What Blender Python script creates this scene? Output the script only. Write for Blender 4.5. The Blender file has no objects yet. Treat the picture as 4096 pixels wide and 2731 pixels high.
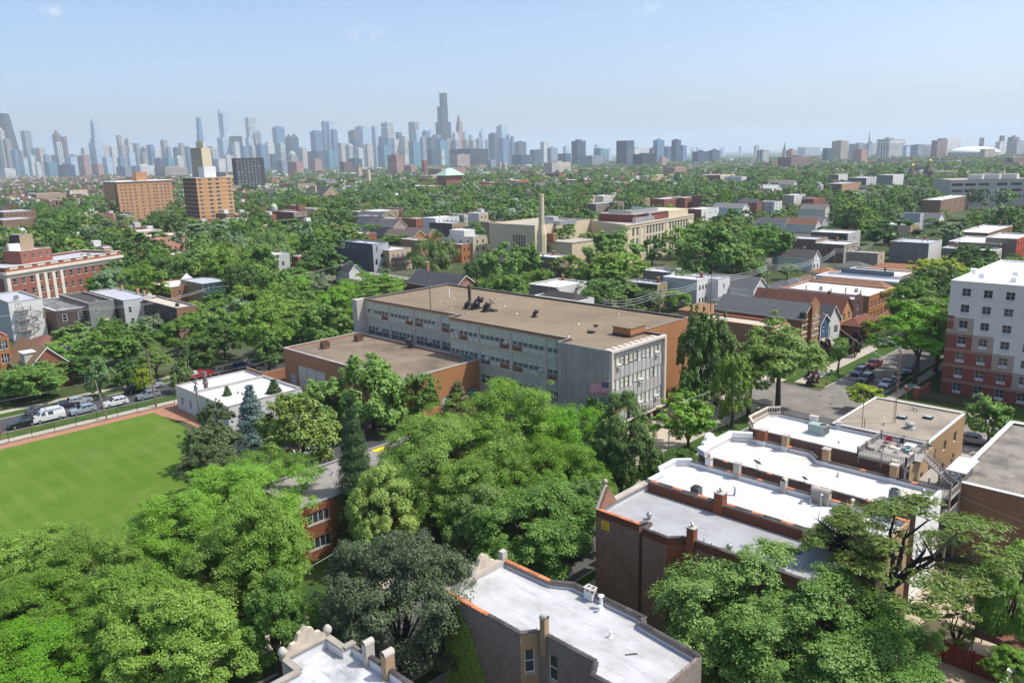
import bpy, math, random
import numpy as np
from mathutils import Matrix, Vector
rnd = random.Random(11)
sc = bpy.context.scene
col = sc.collection
# ------------------------------------------------------------------ camera (x = east, y = north, metres)
FPX, PITCH, ROLL, HEAD, CAMH = 3186.0, math.radians(13.1), math.radians(1.417), math.radians(135.66), 46.0
fwd = Vector((math.sin(HEAD)*math.cos(PITCH), math.cos(HEAD)*math.cos(PITCH), -math.sin(PITCH)))
rt0 = Vector((math.cos(HEAD), -math.sin(HEAD), 0)); up0 = rt0.cross(fwd)
CR = rt0*math.cos(ROLL) - up0*math.sin(ROLL); CU = rt0*math.sin(ROLL) + up0*math.cos(ROLL)
cd = bpy.data.cameras.new('camera'); cam = bpy.data.objects.new('camera', cd); col.objects.link(cam)
cd.sensor_width = 36; cd.lens = FPX*36/4096; cd.clip_start = .5; cd.clip_end = 60000
cam.matrix_world = Matrix(((CR.x, CU.x, -fwd.x, 0), (CR.y, CU.y, -fwd.y, 0), (CR.z, CU.z, -fwd.z, CAMH), (0, 0, 0, 1)))
sc.camera = cam
# ------------------------------------------------------------------ sky, sun, exposure
SUN_AZ, SUN_EL = math.radians(229), math.radians(58)
w = bpy.data.worlds.new('World'); sc.world = w; w.use_nodes = True
wt = w.node_tree; bg = wt.nodes['Background']
sky = wt.nodes.new('ShaderNodeTexSky'); sky.sky_type = 'NISHITA'; sky.sun_disc = False
sky.sun_elevation = SUN_EL; sky.sun_rotation = SUN_AZ; sky.altitude = 200
sky.air_density = .75; sky.dust_density = 3.0; sky.ozone_density = 2.5
wt.links.new(sky.outputs[0], bg.inputs['Color']); bg.inputs['Strength'].default_value = .145
def wn(typ, **k):
    q = wt.nodes.new('ShaderNode'+typ)
    for a, b in k.items():
        if isinstance(b, bpy.types.NodeSocket): wt.links.new(b, q.inputs[int(a[1:])])
        else: q.inputs[int(a[1:])].default_value = b
    return q
tc_ = wn('TexCoord').outputs['Generated']; cur = sky.outputs[0]
for du, dv, wd in ((1463, 131, 90), (2586, 31, 80), (215, 45, 60)):   # small fair weather clouds
    dr = (CR*((du-2048)/FPX)-CU*((dv-1365.5)/FPX)+fwd).normalized(); ds = wn('VectorMath', i0=tc_, i1=tuple(dr)); ds.operation = 'SUBTRACT'; mp = wn('Mapping', i0=ds.outputs[0], i3=(1, 1, 2.6)); ln = wn('VectorMath', i0=mp.outputs[0]); ln.operation = 'LENGTH'
    nz = wn('TexNoise', i0=tc_, i2=90., i3=5.); fa = wn('MapRange', i0=ln.outputs['Value'], i1=0., i2=wd/FPX, i3=.42, i4=0.); fb = wn('MapRange', i0=nz.outputs[0], i1=.38, i2=.68); mu_ = wn('Math', i0=fa.outputs[0], i1=fb.outputs[0]); mu_.operation = 'MULTIPLY'
    mx = wt.nodes.new('ShaderNodeMix'); mx.data_type = 'RGBA'; wt.links.new(mu_.outputs[0], mx.inputs[0]); wt.links.new(cur, mx.inputs[6]); mx.inputs[7].default_value = (5.6, 5.7, 5.9, 1); cur = mx.outputs[2]
wt.links.new(cur, bg.inputs['Color'])
sd = bpy.data.lights.new('sun', 'SUN'); sd.energy = 3.25; sd.angle = math.radians(.53); sd.color = (1, .955, .88)
so = bpy.data.objects.new('sun', sd); col.objects.link(so); so.location = (0, 0, 300)
sdir = Vector((math.sin(SUN_AZ)*math.cos(SUN_EL), math.cos(SUN_AZ)*math.cos(SUN_EL), math.sin(SUN_EL)))
so.rotation_euler = sdir.to_track_quat('Z', 'Y').to_euler()
sc.view_settings.view_transform = 'Standard'; sc.view_settings.look = 'None'
sc.view_settings.exposure = 0.64; sc.view_settings.gamma = 1
sc.cycles.use_denoising = True; sc.cycles.denoising_prefilter = 'NONE'
sc.cycles.max_bounces = 6; sc.cycles.diffuse_bounces = 3; sc.cycles.glossy_bounces = 2
sc.cycles.transmission_bounces = 4; sc.cycles.volume_bounces = 1; sc.cycles.transparent_max_bounces = 6
sc.cycles.caustics_reflective = False; sc.cycles.caustics_refractive = False
sc.cycles.sample_clamp_indirect = 4
# ------------------------------------------------------------------ photograph pixel -> place on a level plane
def ray(u, v): return CR*((u-2048)/FPX) - CU*((v-1365.5)/FPX) + fwd
def G(u, v, z=0.):
    d = ray(u, v); t = (CAMH-z)/-d.z
    return (d.x*t, d.y*t)
ROW = {'a': 300, 'b': 900, 'c': 1450, 'e': 2048}
def FP(pan, x, y): return (int(pan[1])*1024 + x/2.296, ROW[pan[0]] + y/2.296)
def Q(pan, x, y, z=0.): return G(*FP(pan, x, y), z)
def proj(x, y, z):
    d = Vector((x, y, z-CAMH)); k = d.dot(fwd)
    return 2048 + d.dot(CR)/k*FPX, 1365.5 - d.dot(CU)/k*FPX, k
# ------------------------------------------------------------------ objects
org = {}
def tag(o, label=None, cat=None, group=None, kind=None):
    if label: o['label'] = label
    if cat: o['category'] = cat
    if group: o['group'] = group
    if kind: o['kind'] = kind
    return o
def thing(name, label, cat, loc=(0, 0, 0), group=None, rz=0):
    o = bpy.data.objects.new(name, None); col.objects.link(o); o.empty_display_size = .1
    o.location = loc; o.rotation_euler.z = rz; org[o.name] = Vector(loc)
    return tag(o, label, cat, group)
def link(name, me, parent=None, loc=None, rz=0, scale=None, mat=None):
    """an object with mesh me; loc in world metres (parent unrotated) """
    o = bpy.data.objects.new(name, me); col.objects.link(o)
    l = Vector(loc if loc is not None else (0, 0, 0))
    if parent is not None:
        o.parent = parent; o.location = l - org[parent.name]
    else: o.location = l
    org[o.name] = l
    o.rotation_euler.z = rz
    if scale is not None: o.scale = scale
    if mat is not None and len(me.materials) == 0: me.materials.append(mat)
    return o
class MB:
    def __init__(s): s.v = []; s.f = []; s.m = []
    def face(s, pts, m=0):
        n = len(s.v); s.v += [tuple(p) for p in pts]; s.f.append(tuple(range(n, n+len(pts)))); s.m.append(m)
    def box(s, x0, x1, y0, y1, z0, z1, m=0, tm=None, bottom=True):
        n = len(s.v)
        s.v += [(x0,y0,z0),(x1,y0,z0),(x1,y1,z0),(x0,y1,z0),(x0,y0,z1),(x1,y0,z1),(x1,y1,z1),(x0,y1,z1)]
        fs = [(4,5,6,7),(0,1,5,4),(1,2,6,5),(2,3,7,6),(3,0,4,7)] + ([(3,2,1,0)] if bottom else [])
        s.f += [tuple(n+i for i in f) for f in fs]; s.m += [m if tm is None else tm] + [m]*(len(fs)-1)
        return s
    def prism(s, poly, z0, z1, m=0, tm=None, cap=True, bottom=False):
        n = len(s.v); k = len(poly)
        s.v += [(p[0], p[1], z0) for p in poly] + [(p[0], p[1], z1) for p in poly]
        for i in range(k):
            j = (i+1) % k; s.f.append((n+i, n+j, n+k+j, n+k+i)); s.m.append(m)
        if cap: s.f.append(tuple(range(n+k, n+2*k))); s.m.append(m if tm is None else tm)
        if bottom: s.f.append(tuple(range(n+k-1, n-1, -1))); s.m.append(m)
        return s
    def tube(s, a, b, r0, r1=None, n=6, m=0, caps=True):
        a = Vector(a); b = Vector(b); r1 = r0 if r1 is None else r1
        d = (b-a).normalized(); e = d.orthogonal().normalized(); g = d.cross(e); k = len(s.v)
        for c, r in ((a, r0), (b, r1)):
            for i in range(n):
                t = 2*math.pi*i/n; s.v.append(tuple(c + e*(r*math.cos(t)) + g*(r*math.sin(t))))
        for i in range(n):
            j = (i+1) % n; s.f.append((k+i, k+j, k+n+j, k+n+i)); s.m.append(m)
        if caps:
            s.f.append(tuple(range(k+n-1, k-1, -1))); s.f.append(tuple(range(k+n, k+2*n))); s.m += [m, m]
        return s
    def lathe(s, prof, c=(0, 0, 0), n=12, m=0):
        k = len(s.v)
        for r, z in prof:
            for i in range(n):
                t = 2*math.pi*i/n; s.v.append((c[0]+r*math.cos(t), c[1]+r*math.sin(t), c[2]+z))
        for j in range(len(prof)-1):
            for i in range(n):
                i2 = (i+1) % n; s.f.append((k+j*n+i, k+j*n+i2, k+(j+1)*n+i2, k+(j+1)*n+i)); s.m.append(m)
        s.f.append(tuple(k+(len(prof)-1)*n+i for i in range(n))); s.m.append(m)
        return s
    def mesh(s, name, mats, off=(0, 0, 0)):
        me = bpy.data.meshes.new(name)
        ox, oy, oz = off
        me.from_pydata([(x-ox, y-oy, z-oz) for x, y, z in s.v], [], s.f)
        if not isinstance(mats, (list, tuple)): mats = [mats]
        for a in mats: me.materials.append(a)
        if len(mats) > 1: me.polygons.foreach_set('material_index', s.m)
        return me
    def build(s, name, mats, parent=None, smooth=False):
        """verts are world metres"""
        off = org[parent.name] if parent is not None else Vector((0, 0, 0))
        me = s.mesh(name, mats, off)
        if smooth: me.polygons.foreach_set('use_smooth', [True]*len(me.polygons))
        o = bpy.data.objects.new(name, me); col.objects.link(o)
        if parent is not None: o.parent = parent
        org[o.name] = Vector(off)
        return o
def np_mesh(name, verts, faces, mat=None):
    """verts (n,3), faces (m,k) with constant k"""
    me = bpy.data.meshes.new(name); n, k = faces.shape
    me.vertices.add(len(verts)); me.vertices.foreach_set('co', verts.astype(np.float32).ravel())
    me.loops.add(n*k); me.loops.foreach_set('vertex_index', faces.astype(np.int32).ravel())
    me.polygons.add(n); me.polygons.foreach_set('loop_start', np.arange(0, n*k, k, dtype=np.int32))
    me.polygons.foreach_set('loop_total', np.full(n, k, dtype=np.int32))
    me.update(calc_edges=True)
    if mat is not None: me.materials.append(mat)
    return me
# ------------------------------------------------------------------ materials
class NT:
    def __init__(s, name):
        s.m = bpy.data.materials.new(name); s.m.use_nodes = True; s.t = s.m.node_tree
        s.b = s.t.nodes['Principled BSDF']; s.out = s.t.nodes['Material Output']
    def n(s, typ, props=None, **ins):
        nd = s.t.nodes.new('ShaderNode'+typ)
        for k, v in (props or {}).items(): setattr(nd, k, v)
        for k, v in ins.items():
            key = k.replace('_', ' ')
            sk = nd.inputs[int(k[1:])] if k[0] == 'i' and k[1:].isdigit() else nd.inputs[key]
            s.set(sk, v)
        return nd
    def set(s, sk, v):
        if isinstance(v, bpy.types.NodeSocket): s.t.links.new(v, sk)
        elif isinstance(v, (tuple, list)) and len(v) == 3 and sk.type == 'RGBA': sk.default_value = (*v, 1)
        else: sk.default_value = v
    def bs(s, **ins):
        for k, v in ins.items(): s.set(s.b.inputs[k.replace('_', ' ')], v)
        return s.m
    def mix(s, f, a, b, mode='MIX'):
        nd = s.t.nodes.new('ShaderNodeMix'); nd.data_type = 'RGBA'; nd.blend_type = mode
        s.set(nd.inputs[0], f); s.set(nd.inputs[6], a); s.set(nd.inputs[7], b); return nd.outputs[2]
    def math(s, op, a, b=0.): 
        nd = s.n('Math', {'operation': op}); s.set(nd.inputs[0], a); s.set(nd.inputs[1], b); return nd.outputs[0]
    def pos(s): return s.n('NewGeometry').outputs['Position']
    def ramp(s, f, a, b, ca=(0, 0, 0), cb=(1, 1, 1)):
        nd = s.n('ValToRGB'); r = nd.color_ramp; r.elements[0].position = a; r.elements[1].position = b
        r.elements[0].color = (*ca, 1); r.elements[1].color = (*cb, 1); s.set(nd.inputs[0], f); return nd.outputs[0]
    def noise(s, vec, scale, det=3., rough=.55):
        return s.n('TexNoise', Vector=vec, Scale=scale, Detail=det, Roughness=rough).outputs[0]
    def bump(s, h, st, d=.1):
        s.t.links.new(s.n('Bump', Height=h, Strength=st, Distance=d).outputs[0], s.b.inputs['Normal'])
def mul(c, k): return tuple(min(1, a*k) for a in c)
MC = {}
def plain(c, rough=.75, var=.12, sc_=.6, key=None, metal=0., spec=.35, fine=True, rand=0.):
    k = key or ('plain', tuple(round(a, 3) for a in c), rough, var, sc_, metal, rand)
    if k in MC: return MC[k]
    t = NT('paint'); p = t.pos()
    f = t.ramp(t.noise(p, sc_, 4), .3, .7)
    cc = t.mix(f, mul(c, 1-var), mul(c, 1+var))
    if fine:
        f2 = t.noise(p, sc_*14, 2); cc = t.mix(.5, cc, t.mix(f2, mul(c, 1-var*1.2), mul(c, 1+var*1.2)))
    if rand:
        oi = t.n('ObjectInfo').outputs['Random']
        cc = t.n('HueSaturation', Value=t.math('ADD', t.math('MULTIPLY', oi, rand*2), 1-rand), Color=cc).outputs[0]
    MC[k] = t.bs(Base_Color=cc, Roughness=rough, Metallic=metal, Specular_IOR_Level=spec)
    return MC[k]
def uz(t):
    p = t.pos(); s = t.n('SeparateXYZ', Vector=p)
    return p, t.n('CombineXYZ', X=t.math('ADD', s.outputs[0], s.outputs[1]), Y=s.outputs[2]).outputs[0]
def brick(c, c2=None, mortar=None, dirt=.35, key=None, bw=.24, bh=.085):
    k = key or ('brick', tuple(round(a, 3) for a in c), dirt, bw)
    if k in MC: return MC[k]
    t = NT('brick'); p, v = uz(t)
    c2 = c2 or mul(c, .6); mortar = mortar or mul(c, .85)
    b = t.n('TexBrick', Vector=v, Color1=c, Color2=c2, Mortar=mortar, Scale=1., Mortar_Size=.008, Bias=-.1, Brick_Width=bw, Row_Height=bh)
    big = t.ramp(t.noise(p, .35, 5, .65), .32, .68)
    cc = t.mix(t.math('MULTIPLY', big, dirt), b.outputs[0], mul(c, .45))
    st = t.noise(t.n('Mapping', Vector=p, Scale=(2.2, 2.2, .12)).outputs[0], 1., 3)
    cc = t.mix(t.math('MULTIPLY', t.ramp(st, .52, .75), dirt*.7), cc, mul(c, .35))
    t.bump(b.outputs['Fac'], .3, -.02)
    MC[k] = t.bs(Base_Color=cc, Roughness=.88, Specular_IOR_Level=.25); return MC[k]
def roofmat(c, stain, amt=.5, seam=.25, sx=8., sy=1.05, gloss=.6, ns=.25, key=None, axis=0, grit=0.):
    k = key or ('roof', tuple(round(a, 3) for a in c), amt, seam, axis)
    if k in MC: return MC[k]
    t = NT('roofing'); p = t.pos()
    v = p if axis == 0 else t.n('Mapping', Vector=p, Rotation=(0, 0, math.pi/2)).outputs[0]
    b = t.n('TexBrick', Vector=v, Color1=c, Color2=mul(c, .93), Mortar=mul(c, 1-seam), Scale=1., Mortar_Size=.025, Mortar_Smooth=.3, Brick_Width=sx, Row_Height=sy)
    n1 = t.ramp(t.noise(p, ns, 5, .62), .42, .72)
    n2 = t.ramp(t.noise(t.n('Mapping', Vector=v, Scale=(.35, 1.9, 1)).outputs[0], 1.1, 4, .7), .55, .75)
    cc = t.mix(t.math('MULTIPLY', n1, amt), b.outputs[0], stain)
    cc = t.mix(t.math('MULTIPLY', n2, amt*.8), cc, mul(stain, .8))
    if grit:
        g = t.noise(p, 9., 3, .7); cc = t.mix(t.math('MULTIPLY', t.ramp(g, .4, .66), grit), cc, mul(stain, .65))
    MC[k] = t.bs(Base_Color=cc, Roughness=gloss, Specular_IOR_Level=.3); return MC[k]
def shingle(c, key=None):
    k = key or ('shing', tuple(round(a, 3) for a in c))
    if k in MC: return MC[k]
    t = NT('shingles'); p, v = uz(t)
    b = t.n('TexBrick', Vector=v, Color1=c, Color2=mul(c, .72), Mortar=mul(c, .55), Scale=1., Mortar_Size=.02, Brick_Width=.45, Row_Height=.14)
    cc = t.mix(t.math('MULTIPLY', t.noise(p, .8, 4), .5), b.outputs[0], mul(c, 1.25))
    MC[k] = t.bs(Base_Color=cc, Roughness=.9, Specular_IOR_Level=.2); return MC[k]
def siding(c, h=.14, key=None):
    k = key or ('sid', tuple(round(a, 3) for a in c), h)
    if k in MC: return MC[k]
    t = NT('siding'); p, v = uz(t)
    b = t.n('TexBrick', Vector=v, Color1=c, Color2=mul(c, .95), Mortar=mul(c, .6), Scale=1., Mortar_Size=.012, Brick_Width=30., Row_Height=h)
    cc = t.mix(t.math('MULTIPLY', t.ramp(t.noise(p, .5, 4), .4, .8), .3), b.outputs[0], mul(c, .75))
    MC[k] = t.bs(Base_Color=cc, Roughness=.65, Specular_IOR_Level=.3); return MC[k]
def facade(c, g, bx=3., bz=3.6, mull=.5, rough=.25, g2=None, key=None):
    """far curtain wall: panes g inside frame c"""
    k = key or ('fac', tuple(round(a, 3) for a in c), tuple(round(a, 3) for a in g), bx, bz, mull)
    if k in MC: return MC[k]
    t = NT('curtain_wall'); p, v = uz(t)
    b = t.n('TexBrick', {'offset': 0.}, Vector=v, Color1=g, Color2=g2 or mul(g, 1.35), Mortar=c, Scale=1., Mortar_Size=mull, Brick_Width=bx, Row_Height=bz)
    st = t.noise(t.n('Mapping', Vector=v, Scale=(.02, .055, 1)).outputs[0], 1., 3)
    cc = t.mix(t.math('MULTIPLY', t.ramp(st, .4, .62), .32), b.outputs[0], mul(g, .6))
    rr = t.math('ADD', t.math('MULTIPLY', b.outputs['Fac'], .5), rough)
    MC[k] = t.bs(Base_Color=cc, Roughness=rr, Specular_IOR_Level=.5); return MC[k]
def glass(c=(.02, .025, .03), rough=.08, key=None, spec=.6, rand=.6):
    k = key or ('glass', c, rough)
    if k in MC: return MC[k]
    t = NT('window_glass'); oi = t.n('ObjectInfo').outputs['Random']
    cc = t.mix(t.ramp(oi, .25, .95), c, mul(c, 1+rand*4))
    MC[k] = t.bs(Base_Color=cc, Roughness=rough, Specular_IOR_Level=spec); return MC[k]
def leafmat(name, c, c2, trans=.35, rough=.5):
    t = NT(name); g = t.n('NewGeometry'); oi = t.n('ObjectInfo').outputs['Random']
    ri = g.outputs['Random Per Island']
    cc = t.mix(t.ramp(ri, .1, .95), c, c2)
    tn = t.ramp(t.noise(g.outputs['Position'], .22, 2), .3, .7)
    cc = t.mix(t.math('MULTIPLY', tn, .3), cc, mul(c, .9))
    cc = t.n('HueSaturation', Hue=t.math('ADD', t.math('MULTIPLY', oi, .022), .478), Saturation=t.math('ADD', t.math('MULTIPLY', oi, .12), .93), Value=t.math('ADD', t.math('MULTIPLY', t.math('FRACT', t.math('MULTIPLY', oi, 7.3)), .4), 1.38), Color=cc).outputs[0]
    t.bs(Base_Color=cc, Roughness=rough, Specular_IOR_Level=.3)
    tr = t.n('BsdfTranslucent', Color=t.mix(.5, cc, t.n('HueSaturation', Hue=.48, Saturation=1.15, Value=1.5, Color=cc).outputs[0])).outputs[0]
    mx = t.n('MixShader', Fac=trans); t.t.links.new(t.b.outputs[0], mx.inputs[1]); t.t.links.new(tr, mx.inputs[2])
    t.t.links.new(mx.outputs[0], t.out.inputs[0]); return t.m
WHITE = plain((.78, .78, .76), .6, .05); TRIM = plain((.62, .6, .55), .7, .08)
GLASS = glass(); DARKMETAL = plain((.03, .03, .032), .5, .2); STEEL = plain((.35, .36, .37), .4, .15, metal=.6)
STONE = plain((.42, .39, .34), .85, .18, .9); CONC = plain((.36, .34, .32), .9, .2, .5); WOODGREY = plain((.3, .28, .25), .85, .25, 1.5)
TERRA = plain((.55, .2, .09), .75, .25, 1.2, rand=.25); DKTILE = plain((.075, .065, .062), .6, .3, 1.2, rand=.3)
# ------------------------------------------------------------------ building kit
def rect(x0, x1, y0, y1): return [(x0, y0), (x1, y0), (x1, y1), (x0, y1)]     # edges: 0 S, 1 E, 2 N, 3 W
def edge(poly, i):
    a = Vector(poly[i]); b = Vector(poly[(i+1) % len(poly)]); d = (b-a); L = d.length; d = d/L
    return a, d, Vector((d.y, -d.x)), L
def inset(poly, t):
    out = []; k = len(poly)
    for i in range(k):
        _, d0, n0, _ = edge(poly, (i-1) % k); p, d1, n1, _ = edge(poly, i)
        s = n0+n1; q = s/max(.3, s.dot(n1)) if s.length > 1e-6 else n1
        out.append((p.x - q.x*t, p.y - q.y*t))
    return out
def wallcells(mb, a, d, n, L, z0, z1, holes, dep=.14, m=0):
    us = sorted({0., L, *[h[0] for h in holes], *[h[1] for h in holes]}); zs = sorted({z0, z1, *[h[2] for h in holes], *[h[3] for h in holes]})
    P = lambda u, z, o=0.: (a.x+d.x*u-n.x*o, a.y+d.y*u-n.y*o, z)
    for i in range(len(us)-1):
        run = None
        for j in range(len(zs)-1):
            cu, cz = (us[i]+us[i+1])/2, (zs[j]+zs[j+1])/2
            hole = any(h[0] < cu < h[1] and h[2] < cz < h[3] for h in holes)
            if not hole: run = zs[j] if run is None else run
            if run is not None and (hole or j == len(zs)-2):
                e = zs[j] if hole else zs[j+1]
                mb.face([P(us[i], run), P(us[i+1], run), P(us[i+1], e), P(us[i], e)], m); run = None
    for h in holes:
        u0, u1, a0, a1 = h[:4]
        for p, q in (((u0, a0), (u0, a1)), ((u0, a1), (u1, a1)), ((u1, a1), (u1, a0)), ((u1, a0), (u0, a0))):
            mb.face([P(*p), P(*q), P(*q, dep), P(*p, dep)], m)
WC = {}
STY = {  # cols, rows, frame width, frame material, pane material, sill material
 'dh': (1, 2, .07, WHITE, GLASS, None), 'dhs': (1, 2, .07, WHITE, GLASS, STONE), 'pair': (2, 2, .06, WHITE, GLASS, None),
 'pairs': (2, 2, .06, WHITE, GLASS, STONE), 'one': (1, 1, .06, WHITE, GLASS, None), 'dark': (1, 2, .06, DARKMETAL, GLASS, None),
 'two': (2, 1, .06, WHITE, GLASS, None), 'darkpair': (2, 1, .06, DARKMETAL, GLASS, None), 'tri': (3, 1, .05, WHITE, GLASS, None),
 'six': (2, 4, .05, TRIM, GLASS, TRIM), 'tall': (2, 5, .06, TRIM, GLASS, None)}
def winmesh(w, h, sty):
    k = (round(w, 2), round(h, 2), sty)
    if k in WC: return WC[k]
    c, r, fw, fm, pm, sm = STY[sty]; f = MB()
    f.box(-w/2, -w/2+fw, -.0, .06, -h/2, h/2); f.box(w/2-fw, w/2, 0, .06, -h/2, h/2)
    f.box(-w/2+fw, w/2-fw, 0, .06, -h/2, -h/2+fw); f.box(-w/2+fw, w/2-fw, 0, .06, h/2-fw, h/2)
    for i in range(1, c): x = -w/2+w*i/c; f.box(x-fw/2, x+fw/2, .002, .062, -h/2+fw, h/2-fw)
    for i in range(1, r): z = -h/2+h*i/r; f.box(-w/2+fw, w/2-fw, .004, .05, z-fw*.4, z+fw*.4)
    mats = [fm]
    if sm: f.box(-w/2-.08, w/2+.08, -.16, .0, -h/2-.14, -h/2-.003, 1); mats.append(sm)
    g = MB(); g.face([(-w/2+.01, .045, -h/2+.01), (w/2-.01, .045, -h/2+.01), (w/2-.01, .045, h/2-.01), (-w/2+.01, .045, h/2-.01)])
    WC[k] = (f.mesh('window', mats), g.mesh('pane', pm)); return WC[k]
def addwin(parent, a, d, n, h, sty='dh', dep=.1, name='window', pane=None):
    u0, u1, z0, z1 = h[:4]; wm, gm = winmesh(u1-u0, z1-z0, sty); cu = (u0+u1)/2
    loc = Vector((a.x+d.x*cu-n.x*dep, a.y+d.y*cu-n.y*dep, (z0+z1)/2)); rz = math.atan2(n.x, -n.y)
    o = link(name, wm, parent, loc, rz)
    p = bpy.data.objects.new('pane', gm); col.objects.link(p); p.parent = o
    if pane is not None:
        p.data = gm.copy(); p.data.materials.clear(); p.data.materials.append(pane)
    return o
def wgrid(L, n, zs, w, h, m=.8, sty='dh', off=0.):
    out = []
    for z in zs:
        for i in range(n):
            u = m + (L-2*m)*(i+.5)/n + off; out.append((u-w/2, u+w/2, z, z+h, sty))
    return out
def obox(mb, a, b, hw, z0, z1, m=0, ext=0.):
    a = Vector(a); b = Vector(b); d = (b-a).normalized(); n = Vector((d.y, -d.x)); a = a-d*ext; b = b+d*ext
    mb.prism([tuple(a+n*hw), tuple(b+n*hw), tuple(b-n*hw), tuple(a-n*hw)][::-1], z0, z1, m, bottom=True)
def tiles(parent, a, b, z, mat_of, w=.42, L=.62, h=.13, name='coping_tile'):
    """separate coping tiles along a wall top"""
    a = Vector(a); b = Vector(b); d = b-a; n = max(1, round(d.length/L)); l = d.length/n; d = d/d.length; rz = math.atan2(d.y, d.x)
    for i in range(n):
        m = mat_of(i, n); k = ('tile', round(l, 2), w, h, m.name)
        if k not in WC:
            t = MB(); x0, x1 = -l/2+.012, l/2-.012
            pr = [(-w/2, 0), (w/2, 0), (w/2, h*.45), (w*.18, h), (-w*.18, h), (-w/2, h*.45)]
            for q in range(6):
                p0, p1 = pr[q], pr[(q+1) % 6]; t.face([(x0, *p0), (x1, *p0), (x1, *p1), (x0, *p1)])
            t.face([(x0, *p) for p in pr]); t.face([(x1, *p) for p in pr])
            t.box(x1-.05, x1+.02, -w/2-.02, w/2+.02, 0, h*.6)
            WC[k] = t.mesh(name, m)
        c = a+d*(l*(i+.5)); link(name, WC[k], parent, (c.x, c.y, z), rz)
def building(name, label, poly, z, wall, roof, par=.5, cop=None, wins=None, cat='house', group=None, mats=None, copw=.2, z0=0., th=.25, obj=None, copedges=None):
    """walls with real openings, parapet, roof deck, coping, windows (frame > pane)"""
    cx = sum(p[0] for p in poly)/len(poly); cy = sum(p[1] for p in poly)/len(poly)
    t = obj or thing(name, label, cat, (cx, cy, z0), group); wins = wins or {}
    k = len(poly); groups = {}
    for i in range(k):
        m = (mats or {}).get(i, wall); groups.setdefault(m.name, (m, []))[1].append(i)
    for m, ids in groups.values():
        mb = MB()
        for i in ids:
            a, d, n, L = edge(poly, i); wallcells(mb, a, d, n, L, z0, z, [h for h in wins.get(i, [])])
        if par > .05:
            ip = inset(poly, th)
            for i in ids:
                p, q = ip[i], ip[(i+1) % k]; a, b = poly[i], poly[(i+1) % k]
                mb.face([(*p, z-par), (*q, z-par), (*q, z), (*p, z)]); mb.face([(*a, z), (*b, z), (*q, z), (*p, z)])
        mb.build('wall', m, t)
    for i, hs in wins.items():
        a, d, n, L = edge(poly, i)
        for h in hs:
            if h[4]: addwin(t, a, d, n, h, h[4], pane=h[5] if len(h) > 5 else None)
    rb = MB(); ip = inset(poly, th*.9 if par > .05 else -.12); rb.face([(*p, z-par if par > .05 else z+.02) for p in ip]); r = rb.build('roof', roof, t)
    if par <= .05:
        fb = MB(); op = inset(poly, -.12)
        for i in range(k): fb.face([(*op[i], z-.12), (*op[(i+1) % k], z-.12), (*op[(i+1) % k], z+.02), (*op[i], z+.02)])
        fb.build('fascia', cop or TRIM, t)
    elif cop:
        cb = MB()
        for i in range(k):
            if copedges is None or i in copedges:
                a, d, n, L = edge(poly, i); o = n*(th/2); obox(cb, a-o, a+d*L-o, copw, z+.004+.002*(i % 3), z+.09+.003*(i % 3), ext=.05)
        cb.build('coping', cop, t)
    return t
def chimney(t, x, y, z0, z1, sx=.6, sy=.6, mat=None, cap=STONE, pots=0):
    b = MB().box(x-sx/2, x+sx/2, y-sy/2, y+sy/2, z0, z1).build('chimney', mat, t)
    MB().box(x-sx/2-.07, x+sx/2+.07, y-sy/2-.07, y+sy/2+.07, z1+.002, z1+.13).build('cap', cap, b)
    for i in range(pots):
        MB().lathe([(.12, 0), (.14, .05), (.1, .35), (.13, .4)], (x+(i-(pots-1)/2)*.32, y, z1+.13), 8).build('chimney_pot', TERRA, b)
    return b
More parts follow.
